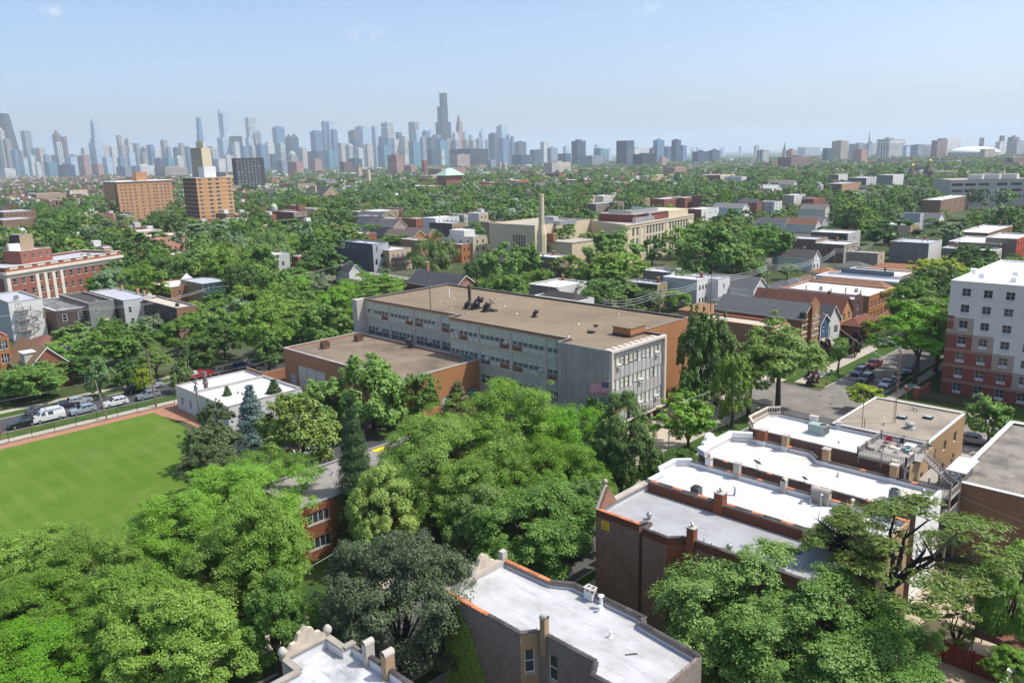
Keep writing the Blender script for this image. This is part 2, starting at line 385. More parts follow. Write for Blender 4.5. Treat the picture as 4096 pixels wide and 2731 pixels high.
def gable(name, label, x0, x1, y0, y1, ze, zr, axis, wall, roof, wins=None, cat='house', group=None, oh=.35, trim=WHITE, endmat=None):
    """ridge along axis; wins on edges 2 (N) and 3 (W)"""
    t = thing(name, label, cat, ((x0+x1)/2, (y0+y1)/2, 0), group); poly = rect(x0, x1, y0, y1); mb = MB(); eb = MB(); wins = wins or {}
    xm, ym = (x0+x1)/2, (y0+y1)/2
    for i in range(4):
        a, d, n, L = edge(poly, i); end = (i in (1, 3)) == (axis == 'x')
        tgt = eb if (end and endmat) else mb
        wallcells(tgt, a, d, n, L, 0, ze, [h for h in wins.get(i, []) if h[2] < ze])
        if end:
            b = a+d*L; c = (a+b)/2; tgt.face([(a.x, a.y, ze), (b.x, b.y, ze), (c.x, c.y, zr)])
    mb.build('wall', wall, t)
    if endmat: eb.build('gable_wall', endmat, t)
    for i, hs in wins.items():
        a, d, n, L = edge(poly, i)
        for h in hs: addwin(t, a, d, n, h, h[4], dep=.1 if h[2] < ze else -.03)
    th = .14; sl = (zr-ze)/((y1-y0)/2 if axis == 'x' else (x1-x0)/2)
    for s in (-1, 1):
        rb = MB()
        if axis == 'x':
            ye = (y1+oh) if s > 0 else (y0-oh); z = ze-oh*sl
            q = [(x0-oh, ye, z), (x1+oh, ye, z), (x1+oh, ym, zr), (x0-oh, ym, zr)]
        else:
            xe = (x1+oh) if s > 0 else (x0-oh); z = ze-oh*sl
            q = [(xe, y0-oh, z), (xe, y1+oh, z), (xm, y1+oh, zr), (xm, y0-oh, zr)]
        top = [(p[0], p[1], p[2]+th) for p in q]; rb.face(top); rb.face(q)
        for i in range(4): rb.face([q[i], q[(i+1) % 4], top[(i+1) % 4], top[i]])
        r = rb.build('roof', roof, t)
        fb = MB()
        for i in ((0, 1), (1, 2), (3, 0)):
            p, g = Vector(q[i[0]]), Vector(q[i[1]]); e = Vector((0, 0, -.1)); o = Vector((0, 0, th+.01))
            c = Vector((xm, ym, 0)); out = Vector((p.x+g.x, p.y+g.y, 0))/2-c; out.z = 0
            d2 = (g-p); d2.z = 0; d2.normalize(); nn = Vector((d2.y, -d2.x, 0)); nn = nn if nn.dot(out) > 0 else -nn
            fb.face([p+nn*.012+e, g+nn*.012+e, g+nn*.012+o, p+nn*.012+o])
        fb.build('fascia', trim, r)
    return t
def hip(t, x0, x1, y0, y1, z, zr, mat, oh=.4, inset_=None, name='roof'):
    x0, x1, y0, y1 = x0-oh, x1+oh, y0-oh, y1+oh; k = inset_ if inset_ is not None else min(x1-x0, y1-y0)/2
    b = [(x0, y0, z), (x1, y0, z), (x1, y1, z), (x0, y1, z)]
    c = [(x0+k, y0+k, zr), (x1-k, y0+k, zr), (x1-k, y1-k, zr), (x0+k, y1-k, zr)]
    m = MB(); [m.face([b[i], b[(i+1) % 4], c[(i+1) % 4], c[i]]) for i in range(4)]; m.face(c); m.face([(p[0], p[1], z) for p in b])
    return m.build(name, mat, t)
def corners(z, **c):
    """roof rectangle from photograph corners NE/NW/SW/SE on the level z"""
    p = {k: Q(*v, z) for k, v in c.items()}
    av = lambda ks, i: (lambda l: sum(l)/len(l) if l else None)([p[k][i] for k in ks if k in p])
    return [av(('NW', 'SW'), 0), av(('NE', 'SE'), 0), av(('SW', 'SE'), 1), av(('NW', 'NE'), 1)]
protect = []   # picture boxes kept free of generated trees: (x0,y0,x1,y1,depth)
foot = []      # ground kept free of generated things
def guard(x0, x1, y0, y1, z, low=.45):
    ps = [proj(x, y, h) for x in (x0, x1) for y in (y0, y1) for h in (z, z*(1-low))]
    protect.append((min(p[0] for p in ps), min(p[1] for p in ps), max(p[0] for p in ps), max(p[1] for p in ps), min(p[2] for p in ps)))
    foot.append((x0-2, x1+2, y0-2, y1+2))
def vent_pipe(t, x, y, z, h=.8, r=.1, mat=None, hood=True, name='vent_pipe'):
    m = MB().tube((x, y, z), (x, y, z+h), r, n=8)
    if hood: m.lathe([(r*1.9, 0), (r*1.9, .06), (.02, .16)], (x, y, z+h+.04), 8)
    m.lathe([(r*2.2, 0), (r*1.1, .12)], (x, y, z+.003), 8)
    return m.build(name, mat or STEEL, t)
def condenser(label, x, y, z, mat, s=.75, h=.8, group='condenser units on the flat roofs'):
    o = thing('condenser_unit', label, 'air conditioner', (x, y, z), group)
    m = MB(); 
    for i in range(9): m.box(x-s/2, x+s/2, y-s/2, y+s/2, z+.06+i*h/9, z+.06+i*h/9+h/14)
    m.box(x-s/2+.04, x+s/2-.04, y-s/2+.04, y+s/2-.04, z+.06, z+h); m.build('coil_case', mat, o)
    MB().lathe([(s*.42, 0), (s*.42, .06), (s*.36, .08), (s*.1, .07)], (x, y, z+h+.05), 14).build('fan_guard', DARKMETAL, o)
    MB().box(x-s/2-.1, x+s/2+.1, y-s/2-.1, y+s/2+.1, z+.003, z+.055).build('base', CONC, o)
    return o
def dish(label, x, y, z, az, r=.38, pole=.9, mat=None):
    o = thing('satellite_dish', label, 'satellite dish', (x, y, z))
    MB().tube((x, y, z), (x, y, z+pole), .03, n=6).tube((x-.3, y, z+.01), (x, y, z+pole*.6), .02, n=5).build('mast', STEEL, o)
    d = Vector((math.sin(az)*.75, math.cos(az)*.75, .66)).normalized(); e = d.orthogonal().normalized(); g = d.cross(e); c = Vector((x, y, z+pole)); m = MB()
    rings = [[c+d*(.25*(q*q)*r)+e*(q*r*math.cos(i*math.pi/7))+g*(q*r*math.sin(i*math.pi/7)) for i in range(14)] for q in (.05, .35, .7, 1)]
    for j in range(3):
        for i in range(14): m.face([rings[j][i], rings[j][(i+1) % 14], rings[j+1][(i+1) % 14], rings[j+1][i]])
    m.build('reflector', mat or plain((.3, .3, .31), .5, .1), o)
    MB().tube(c-g*r*.9, c+d*r*1.1, .015, n=5).tube(c+d*r*1.1, c+d*r*1.3, .05, n=6).build('feed_arm', DARKMETAL, o)
    return o
def acunit(t, a, d, n, u, z, w=.65, h=.45):
    """window air conditioner of a facade"""
    c = a+d*u; m = MB(); p0 = c+n*.02; p1 = c+n*.5
    q = [p0-d*w/2, p0+d*w/2, p1+d*w/2, p1-d*w/2]; m.prism([tuple(x) for x in q][::-1], z, z+h, bottom=True)
    b = m.build('window_air_conditioner', WHITE, t); f = MB(); e = c+n*.503
    f.face([(*(e-d*w*.38), z+h*.15), (*(e+d*w*.38), z+h*.15), (*(e+d*w*.38), z+h*.85), (*(e-d*w*.38), z+h*.85)]); f.build('grille', plain((.12, .12, .12), .6), b)
    return b
def sheet(name, poly, z, mat, kind='structure', label=None, cat=None):
    m = MB(); m.face([(*p, z) for p in poly]); o = m.build(name, mat); tag(o, label, cat, None, kind); return o
def rbox(name, x0, x1, y0, y1, z0, z1, mat, parent=None): return MB().box(x0, x1, y0, y1, z0, z1).build(name, mat, parent)
# ------------------------------------------------------------------ ground, streets, pavements, field
def m_ground():
    t = NT('town_ground'); p = t.pos()
    a = t.ramp(t.noise(p, .02, 4), .52, .72); b = t.noise(p, .6, 4)
    g = t.mix(b, (.035, .06, .018), (.07, .085, .03)); c = t.mix(b, (.12, .115, .105), (.2, .19, .17))
    return t.bs(Base_Color=t.mix(a, g, c), Roughness=.95, Specular_IOR_Level=.1)
def m_grass(c1, c2, stripes=0.):
    t = NT('lawn'); p = t.pos()
    f = t.ramp(t.noise(p, .16, 5, .6), .3, .7); f2 = t.noise(p, 3.5, 3)
    cc = t.mix(f, c1, c2); cc = t.mix(t.math('MULTIPLY', f2, .5), cc, mul(c1, .65))
    dry = t.ramp(t.noise(p, .07, 5, .7), .56, .72); cc = t.mix(t.math('MULTIPLY', dry, .6), cc, (.17, .19, .06))
    if stripes:
        s = t.n('SeparateXYZ', Vector=p); sn = t.math('SINE', t.math('MULTIPLY', s.outputs[1], 2*math.pi/3.4))
        cc = t.mix(t.math('MULTIPLY', t.math('MULTIPLY', t.ramp(sn, .3, .7), t.ramp(t.noise(p, .09, 3), .38, .62)), stripes*1.6), cc, (.16, .21, .05))
        fl = t.ramp(t.noise(p, 9., 3, .8), .66, .74); cc = t.mix(t.math('MULTIPLY', fl, .35), cc, (.3, .34, .2))
    t.bump(t.noise(p, 14., 3), .5, .05)
    return t.bs(Base_Color=cc, Roughness=.95, Specular_IOR_Level=.1)
def m_asphalt(c=(.09, .088, .085), patch=.5):
    t = NT('asphalt'); p = t.pos(); f = t.noise(p, .25, 5, .65)
    cc = t.mix(t.ramp(f, .35, .65), mul(c, .8), mul(c, 1.25)); cr = t.n('TexVoronoi', {'feature': 'DISTANCE_TO_EDGE'}, Vector=t.mix(.12, p, t.n('TexNoise', Vector=p, Scale=.8).outputs[1]), Scale=.28).outputs[0]
    cc = t.mix(t.math('MULTIPLY', t.ramp(cr, .0, .012, (1, 1, 1), (0, 0, 0)), patch), cc, mul(c, .45))
    cc = t.mix(t.math('MULTIPLY', t.noise(p, 22., 2), .4), cc, mul(c, 1.4))
    return t.bs(Base_Color=cc, Roughness=.9, Specular_IOR_Level=.2)
def m_walk(c=(.42, .38, .31)):
    t = NT('concrete_walk'); p = t.pos()
    b = t.n('TexBrick', {'offset': 0.}, Vector=p, Color1=c, Color2=mul(c, .9), Mortar=mul(c, .62), Scale=1., Mortar_Size=.02, Brick_Width=1.6, Row_Height=1.6)
    cc = t.mix(t.math('MULTIPLY', t.ramp(t.noise(p, .5, 5, .65), .4, .75), .4), b.outputs[0], mul(c, .7))
    return t.bs(Base_Color=cc, Roughness=.9, Specular_IOR_Level=.2)
GROUND, LAWN, FIELD, ASPH, WALK = m_ground(), m_grass((.04, .085, .016), (.075, .12, .03)), m_grass((.075, .155, .016), (.125, .2, .03), .16), m_asphalt(), m_walk()
ASPH2, ASPHD = m_asphalt((.17, .155, .135)), m_asphalt((.06, .06, .062), .3)
KERB = plain((.36, .34, .3), .9, .2, .8); TRACK = plain((.33, .165, .105), .95, .25, .35)
sheet('ground', [(-700, -30000), (30000, -30000), (30000, 700), (-700, 700)], 0., GROUND)
def strip(name, x0, x1, y0, y1, z, m): return sheet(name, rect(x0, x1, y0, y1), z, m)
# the street between the flats and the school (runs north-south), the cross street south of the school
strip('road', 51.3, 61.2, -420, -148, .012, ASPH2); strip('road', 51.3, 61.2, -133.5, 12, .012, ASPH)
strip('road', -120, 163, -148, -133.5, .012, ASPH2); strip('road_patch', 36, 51.2, -141, -133.4, .016, ASPHD)
strip('road', 159.6, 169.4, -420, 40, .012, ASPHD)
strip('alley', 100, 104.5, -420, -150, .012, ASPH2)
def kerb_line(x0, x1, y0, y1): o = MB().box(x0, x1, y0, y1, 0, .13).build('kerb', KERB); tag(o, kind='structure')
for a, b in ((-420, -150.6), (-131, 12)): kerb_line(61.2, 61.42, a, b); kerb_line(51.08, 51.3, a, b)
for a, b in ((-120, 49), (63.5, 157.5)): kerb_line(a, b, -133.5, -133.28); kerb_line(a, b, -148.22, -148)
for a, b in ((-420, -150), (-131.5, 40)): kerb_line(159.38, 159.6, a, b); kerb_line(169.4, 169.62, a, b)
for y0, y1 in ((-131, 12), (-420, -150.6)):
    strip('verge', 61.42, 64.9, y0, y1, .1, LAWN); strip('pavement', 64.9, 67.6, y0, y1, .11, WALK)
    strip('verge', 49.9, 51.08, y0, y1, .1, LAWN); strip('pavement', 48.2, 49.9, y0, y1, .11, WALK)
strip('verge', 155.5, 159.38, -131.5, 40, .1, LAWN); strip('pavement', 153.1, 155.5, -131.5, 40, .11, WALK)
strip('verge', 169.62, 173, -420, 40, .1, LAWN); strip('pavement', 173, 175, -420, 40, .11, WALK)
strip('pavement', -60, 48.2, -151.5, -148.3, .11, WALK); strip('pavement', -60, 48.2, -133.2, -130.3, .11, WALK)
strip('pavement', 67.6, 153, -133.2, -130.4, .11, WALK); strip('pavement', 69.5, 76.5, -151.5, -148.3, .108, WALK)
# paved forecourt of the school, front paths, lawns
strip('forecourt', 67.6, 78, -128, -92, .115, m_walk((.47, .4, .31)))
strip('path', 61.3, 64.9, -101, -98, .112, WALK); strip('path', 61.3, 64.9, -89.2, -87.4, .112, WALK)
strip('lawn', 67.6, 77.2, -92, -20, .1, LAWN); strip('lawn', 67.6, 75.5, -200, -151.6, .1, LAWN)
strip('lawn', 76, 109, -98, -76, .03, LAWN)
strip('car_park', 88, 128, -83, -44, .02, ASPHD); strip('car_park', 109, 153, -83.2, -75, .024, ASPHD)
for i in range(9): strip('parking_line', 109.5+i*2.7, 109.62+i*2.7, -82, -77.4, .03, plain((.6, .45, .12), .8, .1))
# playing field with its clay path
fld = strip('field', 97, 150.4, -56, 60, .06, FIELD)
strip('clay_path', 150.4, 153, -61.5, 60, .07, TRACK)
m = MB(); m.face([(150.4, -56, .072), (152.9, -61.5, .072), (134, -61, .072), (134.5, -57.5, .072), (140, -57.3, .072), (147, -56, .072)]); tag(m.build('clay_path', TRACK), kind='structure')
strip('yard', 10, 26, -92, -60, .03, plain((.42, .34, .24), .95, .2, .4)); strip('yard', -40, 22, -60, -20, .03, LAWN)
strip('lawn', 16, 20.5, -80, -75, .05, plain((.1, .085, .05), .95, .25, .8))
strip('yard', 26, 48, -60, -48, .03, LAWN); strip('pavement', 24, 48.2, -130.3, -125, .1, WALK)
strip('lawn', 26, 48.2, -170, -151.6, .05, LAWN)
# ------------------------------------------------------------------ the concrete school
BR_OR = brick((.42, .2, .085), (.36, .165, .07), (.38, .2, .1), .18, key='annexbrick')
ROOF_TAN = roofmat((.255, .195, .128), (.13, .102, .07), .85, .04, 40, 1.2, .95, .07, key='tanroof', grit=.25)
ROOF_TAN2 = roofmat((.25, .195, .14), (.1, .08, .062), .9, .12, 60, 1.5, .95, .12, key='tanroof2', axis=1, grit=.25)
SCH_CONC = plain((.5, .44, .375), .9, .22, .7, key='schconc')
def m_block(c):
    t = NT('glass_block'); p = t.pos(); ri = t.n('NewGeometry').outputs['Random Per Island']
    return t.bs(Base_Color=t.mix(ri, mul(c, .82), mul(c, 1.15)), Roughness=.28, Specular_IOR_Level=.5)
GB = m_block((.72, .74, .6)); GB2 = m_block((.64, .66, .55)); GB3 = m_block((.5, .42, .32))
GBB = plain((.12, .13, .11), .7, .2, key='gbjoint'); PANEL_OR = brick((.36, .19, .09), dirt=.2, key='panelor'); GRILL = plain((.06, .06, .06), .6)
PX0, PX1, PX2 = 74.8, 85.7, 116.8; EX = 148.5; SZ = 15.4
poly = [(79.6, -129.5), (EX, -129.5), (EX, -104.4), (PX2, -104.4), (PX2, -101.8), (PX1, -101.8), (PX1, -98.7), (PX0, -98.7), (PX0, -114.2), (79.6, -114.2)]
school = thing('school_building', 'long four storey concrete school with glass block windows and flat tan roof', 'school', (110, -114, 0))
NFL = [2.9, 6.8, 10.7]; PW, PIL = 2.62, .72
def panels(x1, ends):   # from the right (west) to the left (east): list of panel spans
    out = []; x = x1
    for n in ends:
        out.append([(x+i*PW, x+(i+1)*PW) for i in range(n)]); x += n*PW+PIL
    return out
rngS = random.Random(3)
def blockgrid(w, h, mat, key):
    k = ('gb', round(w, 2), round(h, 2), mat.name)
    if k in WC: return WC[k]
    nx, nz = max(3, round(w/.3)), max(2, round(h/.3)); m = MB(); dx, dz = w/nx, h/nz
    for i in range(nx):
        for j in range(nz):
            x, z = -w/2+i*dx, -h/2+j*dz; g = .045
            q = [(x+g, .0, z+g), (x+dx-g, .0, z+g), (x+dx-g, 0, z+dz-g), (x+g, 0, z+dz-g)]; o = [(x+g*.5, .05, z+g*.5), (x+dx-g*.5, .05, z+g*.5), (x+dx-g*.5, .05, z+dz-g*.5), (x+g*.5, .05, z+dz-g*.5)]
            n = len(m.v); m.v += q+o; m.f += [(n, n+1, n+2, n+3)]+[(n+4+a, n+4+(a+1) % 4, n+(a+1) % 4, n+a) for a in range(4)]; m.m += [0]*5
    WC[k] = m.mesh('glass_blocks', mat); return WC[k]
def nfacade(y, xr, xl, spans, floors, lowkind):
    a = Vector((xl, y)); d = Vector((-1, 0)); n = Vector((0, 1)); holes = []
    U = lambda x: xl-x
    for bay in spans:
        for f in floors: holes.append((U(bay[-1][1]), U(bay[0][0]), f+.55, f+3.9-.02, None))
    mb = MB(); wallcells(mb, a, d, n, xl-xr, 0, SZ-.55, holes, .22); mb.build('wall', SCH_CONC, school)
    b2 = MB(); wallcells(b2, a, d, n, xl-xr, SZ-.55, SZ, []); b2.build('wall', BR_OR, school)
    for bi, bay in enumerate(spans):
        for fi, f in enumerate(floors):
            bk = MB(); bk.face([(bay[0][0], y-.2, f+.55), (bay[-1][1], y-.2, f+.55), (bay[-1][1], y-.2, f+3.9), (bay[0][0], y-.2, f+3.9)]); back = bk.build('window_bay', GBB, school)
            orange = rngS.randrange(len(bay)); acp = rngS.randrange(len(bay)) if rngS.random() < .75 else -1
            for pi, (x0, x1) in enumerate(bay):
                cx = (x0+x1)/2; w = PW-.1
                def put(me, z, yy): o = bpy.data.objects.new(me.name, me); col.objects.link(o); o.parent = back; l = Vector((cx, yy, z)); o.location = l-org[back.name]; o.rotation_euler.z = math.pi; tag(o, kind='stuff'); return o
                put(blockgrid(w, 1.42, GB if fi else GB2, 0), f+2.4+.73, y-.1)
                if f+.55 > 8.3 or x1 < 108:
                    if pi == orange:
                        MB().box(x0+.05, x1-.05, y-.19, y-.08, f+.58, f+1.46).build('brick_panel', PANEL_OR, back)
                        MB().box(x0+.55, x1-.55, y-.08, y-.04, f+.72, f+1.0).build('grille', GRILL, back)
                    else: put(blockgrid(w, .86, GB if fi else GB3, 0), f+.55+.46, y-.1)
                    z0, z1 = f+1.5, f+2.38
                else: z0, z1 = f+1.5, f+2.38
                blind = rngS.random()
                for s in range(2):
                    xa, xb = x0+.06+s*(PW-.12)/2, x0+.06+(s+1)*(PW-.12)/2
                    if pi == acp and s == 0:
                        MB().box(xa, xb, y-.19, y-.09, z0, z1).build('filler_panel', plain((.48, .4, .36), .8), back)
                        acunit(school, a, d, n, U((xa+xb)/2), z0+.02); continue
                    r = rngS.random(); pm = GLASS if r < .55 else (glass((.05, .028, .018), .2, key='browncurtain') if r < .8 else glass((.16, .16, .15), .3, key='greyblind'))
                    addwin(school, a, d, n, (U(xb), U(xa), z0, z1), 'one', dep=.16, pane=pm)
                MB().box(x0-.04, x0+.04, y-.19, y-.06, f+.56, f+3.86).build('mullion', plain((.5, .48, .45), .6), back)
west = panels(PX1+.05, (2, 3, 3, 3)); east = panels(PX2+.15, (2, 3, 3, 3))
nfacade(-101.8, PX1, PX2, west, NFL, 1); nfacade(-104.4, PX2, EX, east, NFL[1:], 1)
# east end and back walls, brick west wing, notches
mb = MB()
for i in (0, 1, 3): a, d, n, L = edge(poly, i); wallcells(mb, a, d, n, L, 0, SZ, [])
mb.build('wall', SCH_CONC, school)
mb = MB()
for i in (8, 9): a, d, n, L = edge(poly, i); wallcells(mb, a, d, n, L, 0, SZ, [])
mb.build('wall', BR_OR, school)
MB().box(148.5, 150.3, -104.9, -102.2, 0, SZ-.15).build('corner_pier', plain((.44, .41, .37), .9, .1), school)
# stone clad north wall of the entrance block: separate slabs
STN = plain((.37, .34, .305), .85, .16, .5, key='slab', rand=.1)
mb = MB()
for i in (5, 6): a, d, n, L = edge(poly, i); wallcells(mb, a, d, n, L, 0, SZ, [])
bw_ = mb.build('wall', plain((.66, .63, .58), .9), school)
cols_ = [74.9, 76.2, 77.75, 79.3, 80.85, 82.4, 83.75, 84.7, 85.6]; rows_ = [0, 2.9, 5.9, 8.9, 11.9, 15.3]; sm = {}
for i in range(8):
    for j in range(5):
        w, h = cols_[i+1]-cols_[i]-.05, rows_[j+1]-rows_[j]-.05; k = (round(w, 2), round(h, 2))
        if k not in sm: sm[k] = MB().box(-w/2, w/2, 0, .06, -h/2, h/2).mesh('stone_slab', STN)
        link('stone_slab', sm[k], bw_, ((cols_[i]+cols_[i+1])/2, -98.7, (rows_[j]+rows_[j+1])/2))
# entrance facade on the west
a, d, n, L = edge(poly, 7)   # from (PX0,-98.7) south
FR = plain((.56, .5, .43), .85, .1); SPAN = plain((.4, .385, .36), .85, .12, .6, rand=.06)
fb = MB(); P = lambda u0, u1, o0, o1, z0, z1: fb.box(PX0-o1, PX0-o0, -98.7-u1, -98.7-u0, z0, z1)
P(0, L, -.9, .5, 2.65, 2.98); P(0, L, -.2, .5, SZ-.4, SZ+.02); P(-.02, .38, -.2, .5, 2.98, SZ-.4); P(L-.5, L+.02, -.2, .5, 2.98, SZ-.4); fb.build('facade_frame', FR, school)
bk = MB(); bk.face([(PX0+.1, -98.7, 2.9), (PX0+.1, -114.2, 2.9), (PX0+.1, -114.2, SZ), (PX0+.1, -98.7, SZ)]); back = bk.build('wall', SPAN, school)
NC = 12; cw = (L-1.0)/NC; zr = [(2.98, 4.5), (6.5, 8.5), (10.4, 12.2), (14.05, 15.0)]; wr = [(4.5, 6.5), (8.5, 10.4), (12.2, 14.05)]
sp = {}
for i in range(NC):
    u0, u1 = .42+i*cw, .42+(i+1)*cw; y = -98.7-(u0+u1)/2
    MB().box(PX0-.14, PX0+.1, -98.7-u0-.04, -98.7-u0+.04, 2.985, SZ-.405).build('mullion', plain((.52, .5, .47), .5, .08), school)
    for z0, z1 in zr:
        k = round(z1-z0, 2)
        if k not in sp: sp[k] = MB().box(-.04, .06, -cw/2+.06, cw/2-.06, -k/2+.02, k/2-.02).mesh('spandrel_panel', SPAN)
        link('spandrel_panel', sp[k], back, (PX0-.02, y, (z0+z1)/2))
    for fi, (z0, z1) in enumerate(wr):
        z0, z1 = z0+.05, z1-.05
        pm = [glass((.55, .55, .5), .3, key='cream', rand=.05), glass((.5, .48, .36), .3, key='cream2', rand=.1)][rngS.random() < .35]
        if fi == 0 and 1 <= i <= 4: pm = glass((.5, .33, .17), .5, key='boarded', rand=.05)
        op = rngS.random() < .35; hh = .42 if op else 0
        addwin(school, a, d, n, (u0+.06, u1-.06, z0+hh, z1), 'one' if rngS.random() < .6 else 'dark', dep=.04, pane=pm)
        if op: addwin(school, a, d, n, (u0+.06, u1-.06, z0, z0+hh), 'one', dep=.04)
for fi, i in ((2, 1), (2, 10), (1, 6), (0, 6), (0, 10)): acunit(school, a, d, n, .42+(i+.5)*cw, wr[fi][0]+.1, .8, .55)
for u in (.9, 4.6, 8.2, 11.9, 15.0): MB().tube((PX0+.05, -98.7-u, 0), (PX0+.05, -98.7-u, 2.66), .28, n=14).build('column', plain((.36, .36, .37), .8, .15), school, True)
gb = MB().box(77.6, 77.9, -114.2, -98.7, 0, 2.64).build('entrance_wall', GBB, school)
GB4 = m_block((.3, .29, .27))
for i in range(4): tag(link('glass_blocks', blockgrid(2.6, 2.3, GB4, 0), gb, (77.55, -100.2-2.75*i, 1.3), -math.pi/2), kind='stuff')
addwin(school, a, d, n, (12.3, 14.6, .05, 2.4), 'darkpair', dep=2.7, name='door')
MB().box(76.3, 79.5, -114.9, -114.3, 0, 2.6).build('entrance_pier', STONE, school)
# lettering above the entrance
cu = bpy.data.curves.new('lettering', 'FONT'); cu.body = 'JOSEPHINUM ACADEMY'; cu.size = .78; cu.extrude = .05; cu.space_character = 1.22; cu.align_x = 'CENTER'
lo = bpy.data.objects.new('lettering', cu); col.objects.link(lo); lo.parent = school; cu.materials.append(plain((.3, .29, .28), .4, .05, metal=.4))
lo.location = Vector((PX0-.42, -106.6, 3.03))-org[school.name]; lo.rotation_euler = (math.pi/2, 0, -math.pi/2)
lm_ = bpy.data.meshes.new_from_object(lo.evaluated_get(bpy.context.evaluated_depsgraph_get())); l2 = bpy.data.objects.new('letters', lm_); col.objects.link(l2); l2.parent = school; l2.location = lo.location.copy(); l2.rotation_euler = lo.rotation_euler; bpy.data.objects.remove(lo); tag(l2, kind='stuff')
# roofs
rb = MB(); rb.face([(*p, SZ-.35) for p in inset(poly, .2)]); rb.build('roof', ROOF_TAN, school)
pb = MB(); ip = inset(poly, .28)
DKP = plain((.07, .045, .035), .8, .3, key='dkpar')
for i in range(len(poly)):
    j = (i+1) % len(poly); pb.face([(*ip[i], SZ-.35), (*ip[j], SZ-.35), (*ip[j], SZ), (*ip[i], SZ)]); pb.face([(*poly[i], SZ), (*poly[j], SZ), (*ip[j], SZ), (*ip[i], SZ)])
pb.build('parapet', DKP, school)
cb = MB()
for i in range(len(poly)):
    aa, dd, nn, LL = edge(poly, i); obox(cb, aa, aa+dd*LL, .07, SZ+.003+.001*i, SZ+.06+.001*i, ext=.05)
cb.build('flashing', plain((.4, .4, .4), .5, .2), school)
sb = MB()
for i in range(9): sb.box(75.0, 76.0, -99.9-i*1.55, -99.0-i*1.55, SZ+.02, SZ+.07)
sb.build('canopy_slats', FR, school)
ZR = SZ-.33
def gooseneck(x, y, z, r, h, az, big=True, par=school):
    dx, dy = math.sin(az), math.cos(az); m = MB(); prev = None
    pts = [(0, 0), (0, h*.55)]+[(r*1.25*(1-math.cos(t)), h*.55+r*1.35*math.sin(t)) for t in [i*math.pi/2/3*1.55 for i in range(1, 4)]]
    for i in range(len(pts)-1):
        m.tube((x+dx*pts[i][0], y+dy*pts[i][0], z+pts[i][1]), (x+dx*pts[i+1][0], y+dy*pts[i+1][0], z+pts[i+1][1]), r*(1 if i < 2 else 1.12), r*(1.05 if i < 2 else 1.2), 10)
    m.box(x-r*1.4, x+r*1.4, y-r*1.4, y+r*1.4, z+.004, z+.22); m.build('roof_ventilator', plain((.035, .035, .038), .55, .3, key='blkvent'), par, False)
for px, py, r, h, az in ((1930, 770, .42, 1.3, .9), (1992, 775, .45, 1.2, .9), (2030, 765, .6, 2.1, .9), (2105, 795, .5, 1.5, .9)):
    x, y = Q('b1', px, py, ZR); gooseneck(x, y, ZR, r, h, HEAD-math.pi/2+2.6 if False else math.radians(225))
x, y = Q('b2', 205, 845, ZR); gooseneck(x, y, ZR, .35, 1.2, math.radians(225))
x, y = Q('b1', 1965, 745, ZR); MB().tube((x, y, ZR), (x, y, ZR+2.6), .33, n=10).tube((x, y, ZR+2.6), (x, y, ZR+4.6), .36, n=10).lathe([(.9, 0), (.35, .6)], (x, y, ZR), 10).build('flue', plain((.09, .06, .05), .8, .4), school)
x, y = Q('b1', 1775, 668, ZR); MB().tube((x, y, ZR), (x, y, ZR+2.1), .13, n=8).build('flue', WHITE, school)
for px, py in ((1380, 655), (1675, 702), (1692, 705), (1812, 672), (1797, 722), (1795, 762), (1948, 808), (2278, 745)):
    x, y = Q('b1', px, py, ZR); vent_pipe(school, x, y, ZR, .35, .09, hood=False)
for px, py in ((42, 815), (977, 815), (608, 905), (702, 975), (1268, 945), (520, 1020)):
    x, y = Q('b2', px, py, ZR); vent_pipe(school, x, y, ZR, .4, .1, hood=False)
for pan, px, py, s in (('b1', 2170, 790, .9), ('b2', 727, 990, .6), ('b2', 770, 932, .35)):
    x, y = Q(pan, px, py, ZR); rbox('roof_hatch', x-s, x+s, y-s*.7, y+s*.7, ZR+.003, ZR+.35, DARKMETAL, school)
x, y = Q('b2', 1075, 1000, ZR); b = rbox('roof_house', x-1.9, x+1.9, y-2.2, y+2.2, ZR+.004, ZR+1.5, BR_OR, school); rbox('roof', x-2, x+2, y-2.3, y+2.3, ZR+1.502, ZR+1.6, ROOF_TAN, b); rbox('flashing', x-1.95, x+1.95, y-2.25, y+2.25, ZR+.006, ZR+.4, DKP, b)
x, y = Q('b2', 1175, 990, ZR); MB().lathe([(.35, 0), (.35, .5), (.75, .55), (.8, .8), (.6, 1.0), (.25, 1.1)], (x, y, ZR), 14).build('roof_ventilator', STEEL, school, True)
x, y = Q('b1', 2160, 765, ZR); dish('white upright dish antenna on the tan school roof', x, y, ZR, math.radians(200), .95, 1.3, WHITE)
MB().tube((88.6, -101.7, 0), (88.6, -101.7, SZ), .07, n=6).build('downpipe', plain((.3, .3, .3), .6), school)
guard(PX0, EX, -129.5, -98.7, SZ, 1)
